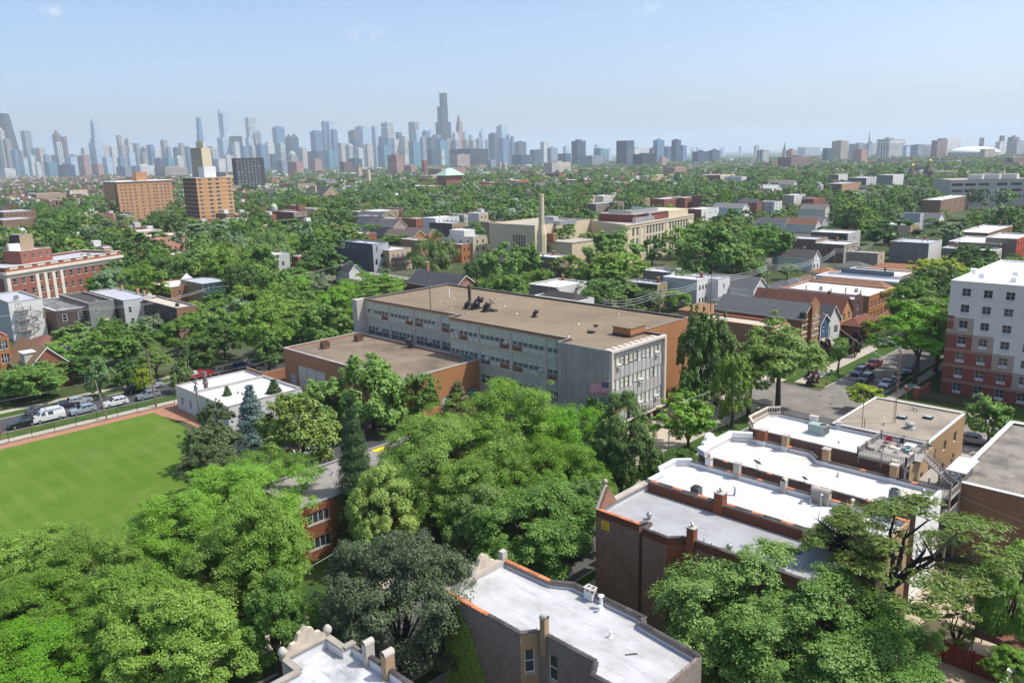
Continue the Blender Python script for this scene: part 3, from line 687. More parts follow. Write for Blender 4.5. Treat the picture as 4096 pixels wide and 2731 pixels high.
# flag on a pole in front of the stone wall
fx, fy = G(2437, 1725, 0); fx, fy = 73.6, -96.9
fl = thing('flagpole', 'pole with striped and starred flag flying before the grey stone wall', 'flag', (fx, fy, 0))
MB().tube((fx, fy, 0), (fx, fy, 11.1), .06, .035, 8).lathe([(.0, 0), (.09, .08), (0, .17)], (fx, fy, 11.1), 8).build('pole', plain((.25, .25, .26), .4, metal=.5), fl)
fdir = Vector((1, .28, 0)).normalized(); fz0, fh, fw_ = 9.1, 1.75, 3.1
RED, WHT, BLU = plain((.5, .012, .04), .8, .05), plain((.66, .6, .62), .8, .04), plain((.02, .035, .12), .8, .05)
def fpt(s, t): 
    wv = .2*math.sin(s*7+t*1.2)*s; sag = -.45*s*s
    return Vector((fx, fy, 0))+fdir*(s*fw_)+Vector((-fdir.y, fdir.x, 0))*wv+Vector((0, 0, fz0+t*fh+sag))
for k in range(13):
    m = MB(); NS = 14
    for i in range(NS):
        s0, s1 = i/NS, (i+1)/NS
        if k >= 6 and s1 <= .4: continue
        m.face([fpt(s0, k/13), fpt(s1, k/13), fpt(s1, (k+1)/13), fpt(s0, (k+1)/13)])
    m.build('stripe', RED if k % 2 == 0 else WHT, fl)
m = MB()
for i in range(6):
    s0, s1 = i/14, min(.4, (i+1)/14); m.face([fpt(s0, 6/13), fpt(s1, 6/13), fpt(s1, 1), fpt(s0, 1)])
cant = m.build('canton', BLU, fl); m = MB()
for i in range(6):
    for j in range(5):
        for sgn in (-1, 1):
            c = fpt(.035+.066*i, 6/13+(7/13)*(j+.5)/5)+Vector((-fdir.y, fdir.x, 0))*(.012*sgn); r = .045
            m.face([c+fdir*r*math.sin(2*math.pi*q/5)*1+Vector((0, 0, r*math.cos(2*math.pi*q/5))) for q in range(5)])
tag(m.build('stars', WHT, cant), kind='stuff')
# gymnasium wing
AX0, AX1, AY0, AY1 = 108.5, 147.9, -101.7, -82.7
GMB = brick((.4, .2, .11), (.34, .165, .09), (.38, .21, .13), .25, key='gymn')
hN = [(24.5, 34.5, 0.4, 5.6, None), (39.4-3.2-33.5, 39.4-33.5, .05, 2.8, None)]
hW = [(9.3, 11.6, .05, 2.6, None), (15.9, 18.3, .05, 2.9, None)]
gym = building('gymnasium_wing', 'low brick gymnasium wing with flat stained tan roof before the school', rect(AX0, AX1, AY0, AY1), 8, GMB, ROOF_TAN2, .4, plain((.42, .42, .42), .6, .2), {2: hN and [(5.0, 15.2, .5, 5.2, None), (1.8, 4.2, .05, 2.9, None)], 3: hW}, 'school', mats={3: BR_OR}, th=.3)
for i in range(3):
    o = link('glass_blocks', blockgrid(3.2, 4.6, GB2, 0), gym, (AX1-6.7-i*3.4, AY1-.1, 2.85), math.pi); tag(o, kind='stuff')
rbox('mullion', AX1-8.5, AX1-8.3, AY1-.12, AY1-.02, .5, 5.2, SCH_CONC, gym); rbox('mullion', AX1-11.9, AX1-11.7, AY1-.12, AY1-.02, .5, 5.2, SCH_CONC, gym)
gd = rbox('door', AX1-4.15, AX1-1.85, AY1-.13, AY1-.06, .05, 2.85, plain((.3, .35, .4), .5), gym); rbox('door', AX0+.05, AX0+.1, AY1-11.55, AY1-9.35, .06, 2.55, plain((.4, .4, .42), .5), gym)
dd_ = rbox('door', AX0+.05, AX0+.1, AY1-18.25, AY1-15.95, .06, 2.85, plain((.12, .15, .19), .5), gym)
for i in range(6): rbox('pane', AX0+.035, AX0+.048, AY1-16.6-.85*(i % 2), AY1-16.4-.85*(i % 2), .8+.6*(i//2), 1.1+.6*(i//2), GLASS, dd_)
for px, py, r in ((635, 1130, .95), (945, 1060, .95)):
    x, y = Q('b1', px, py, 7.62); m = MB(); m.box(x-r*.8, x+r*.8, y-r*.7, y+r*.7, 7.63, 7.85)
    arc = [(r*math.cos(t), r*1.15*math.sin(t)) for t in [i*math.pi/8 for i in range(9)]]
    for i in range(8):
        p, q = arc[i], arc[i+1]; m.face([(x-.55, y+p[0], 7.85+.35+p[1]), (x+.55, y+p[0], 7.85+.35+p[1]), (x+.55, y+q[0], 7.85+.35+q[1]), (x-.55, y+q[0], 7.85+.35+q[1])])
    m.face([(x-.5, y+p[0], 8.2+p[1]) for p in arc]); m.face([(x+.5, y+p[0], 8.2+p[1]) for p in arc]); m.box(x-.5, x+.5, y-r*.9, y+r*.9, 7.85, 8.25)
    m.build('roof_ventilator', plain((.13, .07, .05), .7, .6, 1.5, key='rustvent'), gym)
x, y = Q('b1', 1430, 1125, 7.62); gooseneck(x, y, 7.62, .5, 1.5, math.radians(60), par=gym)
for i in range(2):
    x, y = Q('b1', 1915+i*40, 1255, 7.62); condenser(('left' if i == 0 else 'right')+' of two green condenser units on the gymnasium roof corner', x, y, 7.62, plain((.2, .27, .25), .5), .8, 1.0)
guard(AX0, AX1, AY0, AY1, 8, .6)
wl = MB(); wl.box(147.95, 152, -92, -91.6, 0, 3); wl.box(151.6, 152, -91.6, -78, 0, 2.6); tag(wl.build('brick_wall', GMB), 'low brown brick wall joining the gymnasium corner', 'wall')
# ------------------------------------------------------------------ foreground flats
BR_DK = brick((.34, .19, .13), (.16, .1, .075), (.25, .19, .15), .4, key='brdk'); BR_RED = brick((.3, .1, .05), dirt=.3, key='brred')
BR_BLK = brick((.25, .2, .17), (.14, .115, .1), (.4, .36, .31), .25, key='brblk'); BR_TAN = brick((.42, .29, .16), (.34, .22, .12), (.4, .3, .2), .25, key='brtan'); BR_YEL = brick((.4, .26, .13), (.32, .2, .1), (.4, .3, .2), .25, key='bryel')
BR_BRN = brick((.3, .17, .095), (.2, .115, .07), (.28, .19, .13), .3, key='brbrn')
RW = roofmat((.5, .5, .505), (.26, .25, .24), .7, .2, 9, 1.0, .55, .3, key='rw'); RW2 = roofmat((.62, .62, .625), (.42, .4, .38), .6, .12, 12, 2.2, .5, .2, key='rw2')
RW3 = roofmat((.62, .6, .56), (.45, .39, .32), .6, .12, 12, 2.2, .5, .2, key='rw3'); RG = roofmat((.38, .385, .395), (.24, .235, .23), .65, .2, 6, 1.0, .45, .3, key='rg')
RSIL = roofmat((.52, .53, .55), (.12, .125, .12), .75, .03, 9, 3., .4, .5, key='rsil'); FLASH = plain((.6, .61, .62), .5, .12)
terra = lambda i, n: TERRA
dk = lambda i, n: DKTILE
mixt = lambda lim: (lambda i, n: TERRA if i < lim else DKTILE)
def flash(t, poly, z, par, th=.27, h=.3, edges=None):
    m = MB(); ip = inset(poly, th)
    for i in range(len(poly)):
        if edges is None or i in edges:
            p, q = ip[i], ip[(i+1) % len(poly)]; m.face([(*p, z-par+.002), (*q, z-par+.002), (*q, z-par+h), (*p, z-par+h)])
    m.build('flashing', FLASH, t)
def gargoyle_cap(t, x, y, z0, z1, sx, sy, mat, axis='x'):
    """chimney with a rounded hood"""
    c = MB().box(x-sx/2, x+sx/2, y-sy/2, y+sy/2, z0, z1).build('chimney', mat, t); m = MB(); r = (sy if axis == 'x' else sx)/2+.03; l = (sx if axis == 'x' else sy)/2+.05
    for k, rr in ((0, r), (1, r-.09)):
        arc = [(rr*math.cos(i*math.pi/8), rr*1.1*math.sin(i*math.pi/8)) for i in range(9)]
        for i in range(8):
            p, q = arc[i], arc[i+1]
            m.face([((x-l, y+p[0]) if axis == 'x' else (x+p[0], y-l))+(z1+.004+p[1],), ((x+l, y+p[0]) if axis == 'x' else (x+p[0], y+l))+(z1+.004+p[1],), ((x+l, y+q[0]) if axis == 'x' else (x+q[0], y+l))+(z1+.004+q[1],), ((x-l, y+q[0]) if axis == 'x' else (x+q[0], y-l))+(z1+.004+q[1],)])
    m.build('hood', STONE, c); return c
# F1: silver roof with carved stone gable, bottom edge of the picture
p1 = [(26, -29.9), (47.1, -29.9), (47.1, -29.1), (49.3, -29.1), (49.3, -25.1), (47.1, -25.1), (47.1, -22.6), (26, -22.6)]
f1 = building('flats', 'brick flats with patched silver roof and carved pale stone gable at bottom edge', p1, 10.0, BR_BLK, RSIL, .75, None, {0: [(3+i*4, 4+i*4, 5.5, 7.2, 'dhs') for i in range(4)]}, 'flats', mats={1: STONE, 2: STONE, 3: STONE, 4: STONE, 5: STONE})
flash(f1, p1, 10, .75, h=.62)
obs = MB()
for i in (1, 2, 3, 4, 5): a, d, n, L = edge(p1, i); obox(obs, a-n*.12, a+d*L-n*.12, .27, 10.003+i*.002, 10.16+i*.003, ext=.1)
obs.build('coping', plain((.3, .27, .23), .9, .3), f1)
tiles(f1, (26, -29.78), (45.9, -29.78), 10, dk)
m = MB(); g0 = [(-2.0, 0), (-1.95, .55), (-1.5, .6), (-1.25, .95), (-.85, 1.0), (-.6, 1.55), (-.3, 1.65), (0, 1.95), (.3, 1.65), (.6, 1.55), (.85, 1.0), (1.25, .95), (1.5, .6), (1.95, .55), (2.0, 0)]
def gable_plate(m, x, yc, z, pr, th=.35):
    for s, xx in ((0, x-th/2), (1, x+th/2)): m.face([(xx, yc+p[0], z+p[1]) for p in pr])
    for i in range(len(pr)-1): m.face([(x-th/2, yc+pr[i][0], z+pr[i][1]), (x+th/2, yc+pr[i][0], z+pr[i][1]), (x+th/2, yc+pr[i+1][0], z+pr[i+1][1]), (x-th/2, yc+pr[i+1][0], z+pr[i+1][1])])
gable_plate(m, 49.15, -27.1, 10.0, g0); gs = m.build('gable', plain((.5, .43, .33), .9, .35, 1.2), f1)
for yy in (-25.15, -29.05): MB().lathe([(.16, 0), (.2, .2), (.34, .35), (.36, .6), (.2, .85), (.05, .95)], (49.15, yy, 10.15), 10).build('finial', STONE, gs, True)
gargoyle_cap(f1, 44.9, -29.8, 9, 11.0, .55, .75, STONE, 'y'); gargoyle_cap(f1, 42.5, -29.8, 9, 11.2, .6, .8, BR_TAN, 'y')
# F2: ivy clad
p2 = [(26.5, -46.2), (32.3, -46.9), (32.4, -47.7), (40.1, -47.9), (41.8, -46.9), (47.4, -46.9), (47.4, -39.5), (38.3, -39.3), (37.5, -40.5), (31.9, -40.4), (31.1, -39.0), (26.5, -39.0)]
a, d, n, L = edge(p2, 7); a8, d8, n8, L8 = edge(p2, 8)
f2 = building('flats', 'ivy clad dark brick flats with pale stained roof and stone front parapet', p2, 10.0, BR_BLK, RW, .55, None, {7: [(.32, 1.12, 6.5, 8.55, 'dhs'), (.32, 1.12, 2.8, 4.8, 'dhs')], 8: [(1.05, 1.95, 6.4, 8.6, 'dhs'), (1.05, 1.95, 2.8, 4.8, 'dhs')]}, 'flats', mats={5: STONE, 7: BR_TAN})
flash(f2, p2, 10, .55, h=.2)
for i, fn in ((0, dk), (1, dk), (2, dk), (3, dk), (4, terra), (7, dk), (8, dk), (9, dk), (10, dk)):
    a, d, n, L = edge(p2, i); tiles(f2, a-n*.13, a+d*L-n*.13, 10, fn)
a, d, n, L = edge(p2, 6); tiles(f2, a+d*.5-n*.13, a+d*L-n*.13, 10, mixt(8))
m = MB(); m.box(47.15, 47.6, -46.9, -39.45, 10.002, 10.28); m.build('coping', plain((.48, .42, .34), .9, .3), f2)
m = MB(); gable_plate(m, 47.4, -44.1, 10.28, [(-1.3, 0), (-1.25, .4), (-.8, .5), (-.5, 1.1), (-.15, 1.35), (.15, 1.35), (.5, 1.1), (.8, .5), (1.25, .4), (1.3, 0)], .4); m.build('gable', plain((.5, .43, .33), .9, .35, 1.2), f2)
for yy in (-42.7, -46.6): rbox('pedestal', 47.1, 47.65, yy-.3, yy+.3, 10.29, 11.0, STONE, f2)
gargoyle_cap(f2, 36.9, -40.55, 8.2, 11.4, .5, .5, BR_TAN, 'x')
c = rbox('chimney', 37.5, 38.4, -47.75, -47.2, 9.5, 10.35, FLASH, f2); m = MB()
for dx in (0, .45, .9): m.box(37.4+dx, 37.52+dx, -47.85, -47.1, 10.36, 10.6)
m.box(37.4, 38.42, -47.85, -47.73, 10.362, 10.602); m.box(37.4, 38.42, -47.22, -47.1, 10.364, 10.604); m.build('cap_block', plain((.5, .47, .42), .9, .2), c)
vent_pipe(f2, 36.4, -47.0, 9.45, 1.1, .14, WHITE); vent_pipe(f2, 36.2, -46.5, 9.45, .45, .1, WHITE); vent_pipe(f2, 33.4, -44.3, 9.45, .5, .1, WHITE, False)
MB().tube((31.2, -43.2, 9.47), (30.6, -43.9, 9.5), .06, n=6).build('pipe_offcut', DKTILE, f2)
# F3: long grey membrane roof with brick gable
p3 = [(24, -68.9), (47.1, -68.9), (47.1, -59.9), (41.7, -59.9), (41.5, -60.9), (41.2, -60.9), (41.0, -59.4), (38.1, -59.3), (36.9, -60.5), (24, -60.4)]
f3 = building('flats', 'tall dark brick flats with grey membrane roof, pyramid gable and yellow sign', p3, 10.5, BR_DK, RG, .8, None, {7: [(.5, 1.2, 4.4, 6.3, 'dark')], 8: [(2+i*3.2, 2.9+i*3.2, 4.8, 6.4, 'dark') for i in range(3)]}, 'flats', mats={1: STONE, 7: BR_RED})
rb_ = MB()
for i in (2, 6, 7, 8): a, d, n, L = edge(p3, i); obox(rb_, a-n*.11, a+d*L-n*.11, .125, 9.75, 10.495, ext=-.01)
rb_.build('brick_band', brick((.2, .075, .045), dirt=.4, key='bb'), f3)
flash(f3, p3, 10.5, .8, h=.45); 
for i, fn in ((2, terra), (3, dk), (5, dk), (6, dk), (7, dk), (8, dk)): a, d, n, L = edge(p3, i); tiles(f3, a-n*.12, a+d*L-n*.12, 10.5, fn)
a, d, n, L = edge(p3, 0); tiles(f3, a-n*.12, a+d*L-n*.12, 10.7, dk)
rbox('party_wall', 24, 46.6, -68.92, -68.5, 9.7, 10.7, brick((.2, .075, .045), dirt=.4, key='bb'), f3)
m = MB(); gable_plate(m, 46.8, -61.35, 10.5, [(-1.45, 0), (0, 2.1), (1.45, 0)], .55); gg = m.build('gable', brick((.36, .2, .13), dirt=.3, key='gabbr'), f3)
m = MB(); m.tube((47.0, -62.8, 10.5), (47.0, -61.35, 12.7), .2, .16, 6); m.tube((47.0, -59.9, 10.5), (47.0, -61.35, 12.7), .2, .16, 6); m.build('gable_coping', STONE, gg); MB().lathe([(.1, 0), (.12, .25), (.22, .35), (.24, .55), (.05, .75)], (47, -61.35, 12.65), 10).build('finial', STONE, gg, True)
m = MB(); m.box(46.6, 47.35, -68.9, -62.6, 10.5, 10.72); m.build('coping', plain((.4, .36, .3), .9, .3), f3)
MB().box(47.12, 47.3, -68.9, -59.9, 7.9, 8.2).build('cornice', STONE, f3)
chimney(f3, 36.2, -60.55, 8.5, 11.7, .75, .7, BR_RED); MB().lathe([(.12, 0), (.12, .3), (.2, .34), (.02, .46)], (36.2, -60.55, 11.83), 8).build('flue_cap', STEEL, f3)
for x, y in ((42.6, -62.9), (33.2, -62.2)): MB().lathe([(.16, 0), (.16, .3), (.28, .36), (.3, .55), (.2, .72), (.04, .78)], (x, y, 9.71), 12).build('turbine_vent', STEEL, f3, True)
MB().tube((35.1, -60.9, 9.7), (35.1, -60.9, 11.0), .06, n=6).tube((34.3, -60.9, 9.7), (34.3, -60.9, 10.8), .06, n=6).tube((35.1, -60.9, 10.1), (34.8, -61.1, 10.1), .06, n=6).build('vent_pipe', WHITE, f3)
s = rbox('sign', 45.35, 46.35, -59.885, -59.86, 8.6, 9.55, plain((.7, .47, .03), .6, .05), f3)
m = MB()
for zz, w_ in ((9.4, .2), (9.3, .3), (9.18, .4), (8.95, .7), (8.8, .75)): m.box(45.85-w_/2, 45.85+w_/2, -59.859, -59.855, zz-.03, zz+.03)
m.build('lettering', plain((.25, .14, .02), .7), s)
# F4: white roof with orange tiles
p4 = [(22.5, -77.9), (47.0, -77.9), (48.4, -76.6), (48.4, -73.4), (47.3, -72.2), (47.3, -69.7), (22.5, -69.7)]
f4 = building('flats', 'brick flats with bright white roof and broken orange coping tiles beside finial gable', p4, 10.4, BR_DK, RW2, .6, None, {6: [(1.2+i*2.5, 2.1+i*2.5, z_, z_+1.7, 'dhs') for i in range(3) for z_ in (1.5, 4.6, 7.3)]}, 'flats', mats={6: BR_TAN, 0: BR_BLK})
flash(f4, p4, 10.4, .6, h=.55)
a, d, n, L = edge(p4, 0); rg_ = random.Random(4); tiles(f4, a-n*.12, a+d*L-n*.12, 10.4, lambda i, n_: TERRA if rg_.random() < .5 else DKTILE)
m = MB()
for i in (1, 2, 3, 4): a, d, n, L = edge(p4, i); obox(m, a-n*.1, a+d*L-n*.1, .26, 10.405+.002*i, 10.65+.003*i, ext=.1)
m.build('coping', FLASH, f4)
a, d, n, L = edge(p4, 5); tiles(f4, a-n*.1, a+d*L-n*.1, 10.42, lambda i, n_: TERRA if i % 5 < 2 else DKTILE)
chimney(f4, 44.6, -77.9, 9.7, 11.3, .7, .55, FLASH, STONE, 1); chimney(f4, 41.0, -77.9, 9.7, 11.6, .7, .6, plain((.4, .37, .32), .9, .2), STONE)
gargoyle_cap(f4, 35.3, -77.6, 9.7, 11.2, .6, .6, plain((.4, .37, .32), .9, .2), 'y'); gargoyle_cap(f4, 31.2, -77.6, 9.7, 11.1, 1.9, .7, plain((.36, .33, .28), .9, .25), 'x')
for x, y, h in ((38.9, -73.6, .8), (31.9, -76.7, .5), (30.9, -76.9, 1.2), (27.7, -76.9, 1.6), (32.7, -76.2, .4)): vent_pipe(f4, x, y, 9.82, h, .11, WHITE if h > 1.5 else STEEL, h > .6)
m = MB(); m.tube((30.6, -71.3, 9.83), (32.3, -70.6, 10.7), .03, n=5); m.build('conduit', STEEL, f4)
condenser('dark grey condenser unit on white roof beside the dark tiled wall', 42.0, -70.9, 9.82, plain((.1, .11, .115), .6), .95, .95)
condenser('brown condenser unit near the brick chimney on white roof', 38.6, -69.75, 10.42, plain((.22, .18, .14), .6), .85, .8)
chimney(f4, 38.0, -68.93, 9.7, 11.9, .95, .98, BR_RED); MB().lathe([(.12, 0), (.12, .3), (.22, .34), (.02, .5)], (38.0, -68.9, 12.03), 8).build('flue_cap', STEEL, f4)
# F5
p5 = [(22.6, -88.2), (36.0, -88.2), (37.6, -89.9), (45.5, -89.9), (47.8, -88.6), (47.8, -81.0), (46.5, -80.3), (22.6, -80.0)]
f5 = building('flats', 'brick flats with glaring white roof, curved front parapet and three brick chimneys', p5, 10.3, BR_DK, RW3, .6, None, {7: [(1.0+i*2.1, 1.8+i*2.1, z_, z_+1.5, 'dhs') for i in range(3) for z_ in (1.5, 4.6)]}, 'flats', mats={7: plain((.72, .71, .69), .8, .08)})
flash(f5, p5, 10.3, .6, h=.5); m = MB()
for i in (3, 4, 5): a, d, n, L = edge(p5, i); obox(m, a-n*.1, a+d*L-n*.1, .3, 10.305+.002*i, 10.95+.003*i, ext=.08)
m.build('front_parapet', plain((.74, .74, .74), .6, .06), f5); m = MB(); gable_plate(m, 47.75, -83.2, 10.9, [(-1.5, 0), (-1.4, .5), (-1, .55), (-.8, 1.0), (-.3, 1.3), (.3, 1.3), (.8, 1.0), (1, .55), (1.4, .5), (1.5, 0)], .4); m.build('gable', plain((.74, .74, .74), .6, .06), f5)
for i, fn in ((0, dk), (1, dk), (2, dk), (6, dk)): a, d, n, L = edge(p5, i); tiles(f5, a-n*.12, a+d*L-n*.12, 10.3, lambda i, n_: TERRA if i % 9 == 4 else DKTILE)
for x, sx, mt in ((44.0, 1.1, BR_RED), (40.9, .7, BR_TAN), (35.2, .75, BR_TAN), (27.6, .75, BR_TAN)):
    yy = -89.7 if x > 37 else -88.3; chimney(f5, x, yy, 9.7, 11.7, sx, .75, mt); rbox('flashing', x-sx/2-.02, x+sx/2+.02, yy-.39, yy+.39, 9.71, 10.35, FLASH, f5)
dish('grey satellite dish behind the stone chimney of the orange tiled roof', 40.0, -80.6, 10.3, math.radians(190), .5, .8)
dish('small grey satellite dish beside the hooded chimney', 34.2, -80.2, 10.3, math.radians(190), .36, .6); dish('satellite dish beside the westmost tan brick chimney', 26.5, -88.6, 9.75, math.radians(200), .45, 1.5)
condenser('tall grey condenser unit on the cream end of white roof', 25.9, -83.6, 9.72, plain((.16, .19, .2), .6), .9, 1.15)
for x, y in ((23.9, -86.3), (23.8, -83.3)): MB().lathe([(.14, 0), (.14, .5), (.26, .55), (.28, .75), (.05, .95)], (x, y, 9.72), 12).build('turbine_vent', STEEL, f5, True)
rbox('roof_hatch', 23.8, 25.4, -86.3, -85.2, 9.71, 9.9, plain((.6, .56, .5), .7), f5); vent_pipe(f5, 32.8, -85.9, 9.72, .45, .09, hood=False)
# F6 with balustrade and roof deck
p6 = [(26.8, -99.6), (46.3, -99.6), (47.6, -98.4), (47.6, -93.2), (46.0, -91.2), (26.8, -90.9)]
f6 = building('flats', 'brick flats with white roof, stone balustrade in front and wooden roof deck', p6, 10.9, BR_DK, RW2, .45, None, {5: [(1.2+i*2.8, 2.1+i*2.8, 7.2, 8.9, 'dh') for i in range(3)]}, 'flats', mats={5: BR_TAN})
flash(f6, p6, 10.9, .45, h=.35)
for i in (0, 4): a, d, n, L = edge(p6, i); tiles(f6, a-n*.12, a+d*L-n*.12, 10.9, dk, h=.09)
BAL = plain((.5, .44, .35), .85, .15)
for i in (1, 2, 3):
    a, d, n, L = edge(p6, i); m = MB(); obox(m, a, a+d*L, .16, 10.9+.002*i, 11.05+.002*i); obox(m, a, a+d*L, .15, 11.7+.002*i, 11.86+.002*i); m.build('balustrade_rail', BAL, f6); k = max(3, int(L/.33))
    for j in range(k):
        q = a+d*(L*(j+.5)/k); kk = 'baluster'
        if kk not in WC: WC[kk] = MB().lathe([(.07, 0), (.1, .15), (.05, .32), (.09, .5), (.06, .65)], (0, 0, 0), 6).mesh('baluster', BAL)
        link('baluster', WC[kk], f6, (q.x, q.y, 11.05))
chimney(f6, 41.7, -99.6, 10.4, 11.4, 1.0, .6, FLASH); chimney(f6, 38.4, -99.6, 10.4, 11.3, .6, .6, FLASH)
ac = thing('rooftop_unit', 'large pale green boxy air handler on the white roof', 'air conditioner', (39.6, -96.2, 10.45)); m = MB()
m.box(38.5, 40.7, -96.9, -95.5, 10.6, 11.75); m.build('case', plain((.3, .37, .33), .5, .08), ac); rbox('coil', 38.44, 38.5, -96.85, -95.55, 10.7, 11.65, plain((.1, .1, .1), .6), ac); rbox('curb', 38.4, 40.8, -97, -95.4, 10.46, 10.598, FLASH, ac); MB().lathe([(.42, 0), (.42, .05), (.1, .06)], (39.0, -96.2, 11.752), 14).build('fan_guard', DARKMETAL, ac)
for px, x, pan in ((0, 0, 0),): vent_pipe(f6, 36.3, -94.6, 10.47, .2, .08, hood=False)
# deck
DX0, DX1, DY0, DY1, DZ = 26.9, 32.2, -97.0, -89.7, 11.3
dk_ = thing('roof_deck', 'weathered grey wooden roof deck with railings and stair', 'deck', (29.5, -93.4, 10.5))
pm_ = MB().box(-(DX1-DX0)/2, (DX1-DX0)/2, -.085, .085, 0, .04).mesh('plank', WOODGREY); WOODGREY2 = plain((.3, .28, .25), .85, .25, 1.5, key='wg2', rand=.25); pm_.materials[0] = WOODGREY2
for i in range(int((DY1-DY0)/.18)): link('plank', pm_, dk_, ((DX0+DX1)/2, DY0+.1+i*.18, DZ))
rbox('joists', DX0, DX1, DY0, DY1, DZ-.25, DZ-.003, WOODGREY, dk_)
for x in (DX0+.1, (DX0+DX1)/2, DX1-.1):
    for y in (DY0+.1, DY1-.1): rbox('support', x-.08, x+.08, y-.08, y+.08, 8.5 if x < 27.2 else 10.45, DZ-.251, WOODGREY, dk_)
bm_ = MB().box(-.02, .02, -.02, .02, 0, .8).mesh('baluster', WOODGREY)
def railing(a, b, z, par, h=.95, mat=WOODGREY, sp=.16):
    a = Vector(a); b = Vector(b); L = (b-a).length; d = (b-a)/L; m = MB(); obox(m, a, b, .05, z+h-.08, z+h); obox(m, a, b, .035, z+.1, z+.16); r = m.build('rail', mat, par); m = MB()
    for i in range(int(L/sp)): q = a+d*(i+.5)*sp; m.box(q.x-.022, q.x+.022, q.y-.022, q.y+.022, z+.16, z+h-.082)
    tag(m.build('balusters', mat, r), kind='stuff')
    for i in range(max(2, int(L/2.4)+1)): q = a+d*(L*i/max(1, int(L/2.4))); rbox('post', q.x-.06, q.x+.06, q.y-.06, q.y+.06, z-.1, z+h+.15, mat, par)
for p, q in (((DX1, DY0), (DX1, DY1)), ((DX1, DY1), (DX0, DY1)), ((DX0, DY1), (DX0, DY1-2.6)), ((DX0, DY0), (DX1, DY0)), ((DX0, DY0), (DX0, DY0+2.0))): railing(p, q, DZ, dk_)
for i in range(12):
    zz = DZ-.2-i*.2; rbox('stair_tread', DX0-1.0-i*.27, DX0-.72-i*.27, DY0+2.3, DY0+3.5, zz, zz+.05, WOODGREY, dk_)
rbox('landing', DX0-.75, DX0-.01, DY0+1.9, DY0+4.8, DZ-.1, DZ-.02, WOODGREY, dk_)
for y in (DY0+2.2, DY0+3.6):
    m = MB(); m.tube((DX0-.7, y, DZ-.05), (DX0-4.0, y, DZ-2.5), .08, n=4); m.tube((DX0-.7, y, DZ+.85), (DX0-4.0, y, DZ-1.6), .05, n=4); m.build('stair_stringer', WOODGREY, dk_)
    m = MB()
    for i in range(18): x_ = DX0-.8-i*.18; z_ = DZ-.1-i*.135; m.box(x_-.02, x_+.02, y-.02, y+.02, z_, z_+.88)
    tag(m.build('balusters', WOODGREY, dk_), kind='stuff')
po = thing('porch_stair', 'open grey timber back porch below the roof deck', 'porch', (24.5, -94, 0))
for x in (22.4, 24.6, 26.6):
    for y in (-90.6, -94.2, -98.6): rbox('post', x-.09, x+.09, y-.09, y+.09, 0, 10.3 if x < 26 else 8.4, WOODGREY, po)
for z in (2.9, 6.0, 8.4): rbox('floor', 22.3, 26.75, -98.7, -90.5, z-.15, z, WOODGREY, po); railing((22.4, -98.6), (22.4, -90.6), z, po); railing((26.6, -90.6), (22.4, -90.6), z, po)
rbox('roof', 21.9, 24.0, -99.2, -94.0, 10.32, 10.45, plain((.55, .56, .58), .5, .1), po)
for i in range(13): rbox('stair_tread', 23+i*.24, 23.28+i*.24, -93.6, -92.4, 3.2+i*.21, 3.25+i*.21, WOODGREY, po)
# deck furniture
def stool(name, label, x, y, z, mat, s=.45, h=.45, back=0., cat='chair', rz=0.):
    o = thing(name, label, cat, (x, y, z), None, rz); o_ = Vector((x, y, z))
    def bx(nm, *b): me = MB().box(*b).mesh(nm, mat); q = bpy.data.objects.new(nm, me); col.objects.link(q); q.parent = o; return q
    bx('seat', -s/2, s/2, -s/2, s/2, h-.05, h)
    for i in (-1, 1):
        for j in (-1, 1): bx('leg', i*s*.44-.025, i*s*.44+.025, j*s*.44-.025, j*s*.44+.025, .003, h-.052)
    if back: bx('backrest', -s/2, s/2, s/2-.06, s/2, h+.002, h+back)
    return o
z = DZ+.043
stool('garden_table', 'white square table on the roof deck', 28.2, -95.0, z, WHITE, 1.15, .72, 0, 'table')
stool('garden_chair', 'bright red chair in the deck corner', 31.0, -96.0, z, plain((.45, .02, .03), .5), .65, .42, .5, 'chair', .5); stool('garden_chair', 'dark folding chair between red chair and white table', 29.6, -95.9, z, DARKMETAL, .5, .42, .55, 'chair', 2.6)
stool('garden_stool', 'white stool before the table on the deck', 29.0, -93.4, z, plain((.6, .56, .5), .6), .5, .5, 0, 'stool'); stool('garden_chair', 'pale teal chair beside the white table', 28.1, -94.0, z, plain((.3, .5, .48), .5), .5, .42, .45, 'chair', 3.4)
stool('garden_bench', 'weathered wooden bench against the deck railing', 31.6, -92.6, z, WOODGREY, .9, .42, .5, 'bench', -1.57); stool('side_table', 'small dark side table near the bench', 30.6, -92.6, z, plain((.12, .1, .09), .6), .45, .4, 0, 'table')
for i, (x, y, c, l) in enumerate(((30.0, -94.6, (.6, .52, .4), 'beige cushion lying flat beside the red chair'), (27.6, -93.8, (.7, .62, .52), 'white and tan cushion on deck below the teal chair'), (28.3, -90.4, (.62, .55, .4), 'cream cushion by the near railing'))):
    tag(MB().lathe([(.3, 0), (.42, .06), (.42, .12), (.3, .18), (.05, .19)], (x, y, z), 8).build('cushion', plain(c, .9, .1), None, True), l, 'cushion')
tag(MB().lathe([(.22, 0), (.28, .3), (.24, .3), (.2, .25)], (30.9, -94.3, z), 10).build('planter', plain((.25, .22, .18), .9), None), 'grey round planter on the deck beside red chair', 'planter')
for i in range(2): tag(MB().lathe([(.13, 0), (.2, .32), (.22, .32), (.22, .38), (.17, .38), (.1, .1)], (22.2, -102.2-i*.5, 8.02), 10).build('flower_pot', TERRA), ('nearer' if i == 0 else 'farther')+' clay flower pot on the tan brick chimney block', 'flower pot', 'clay pots on the chimney block')
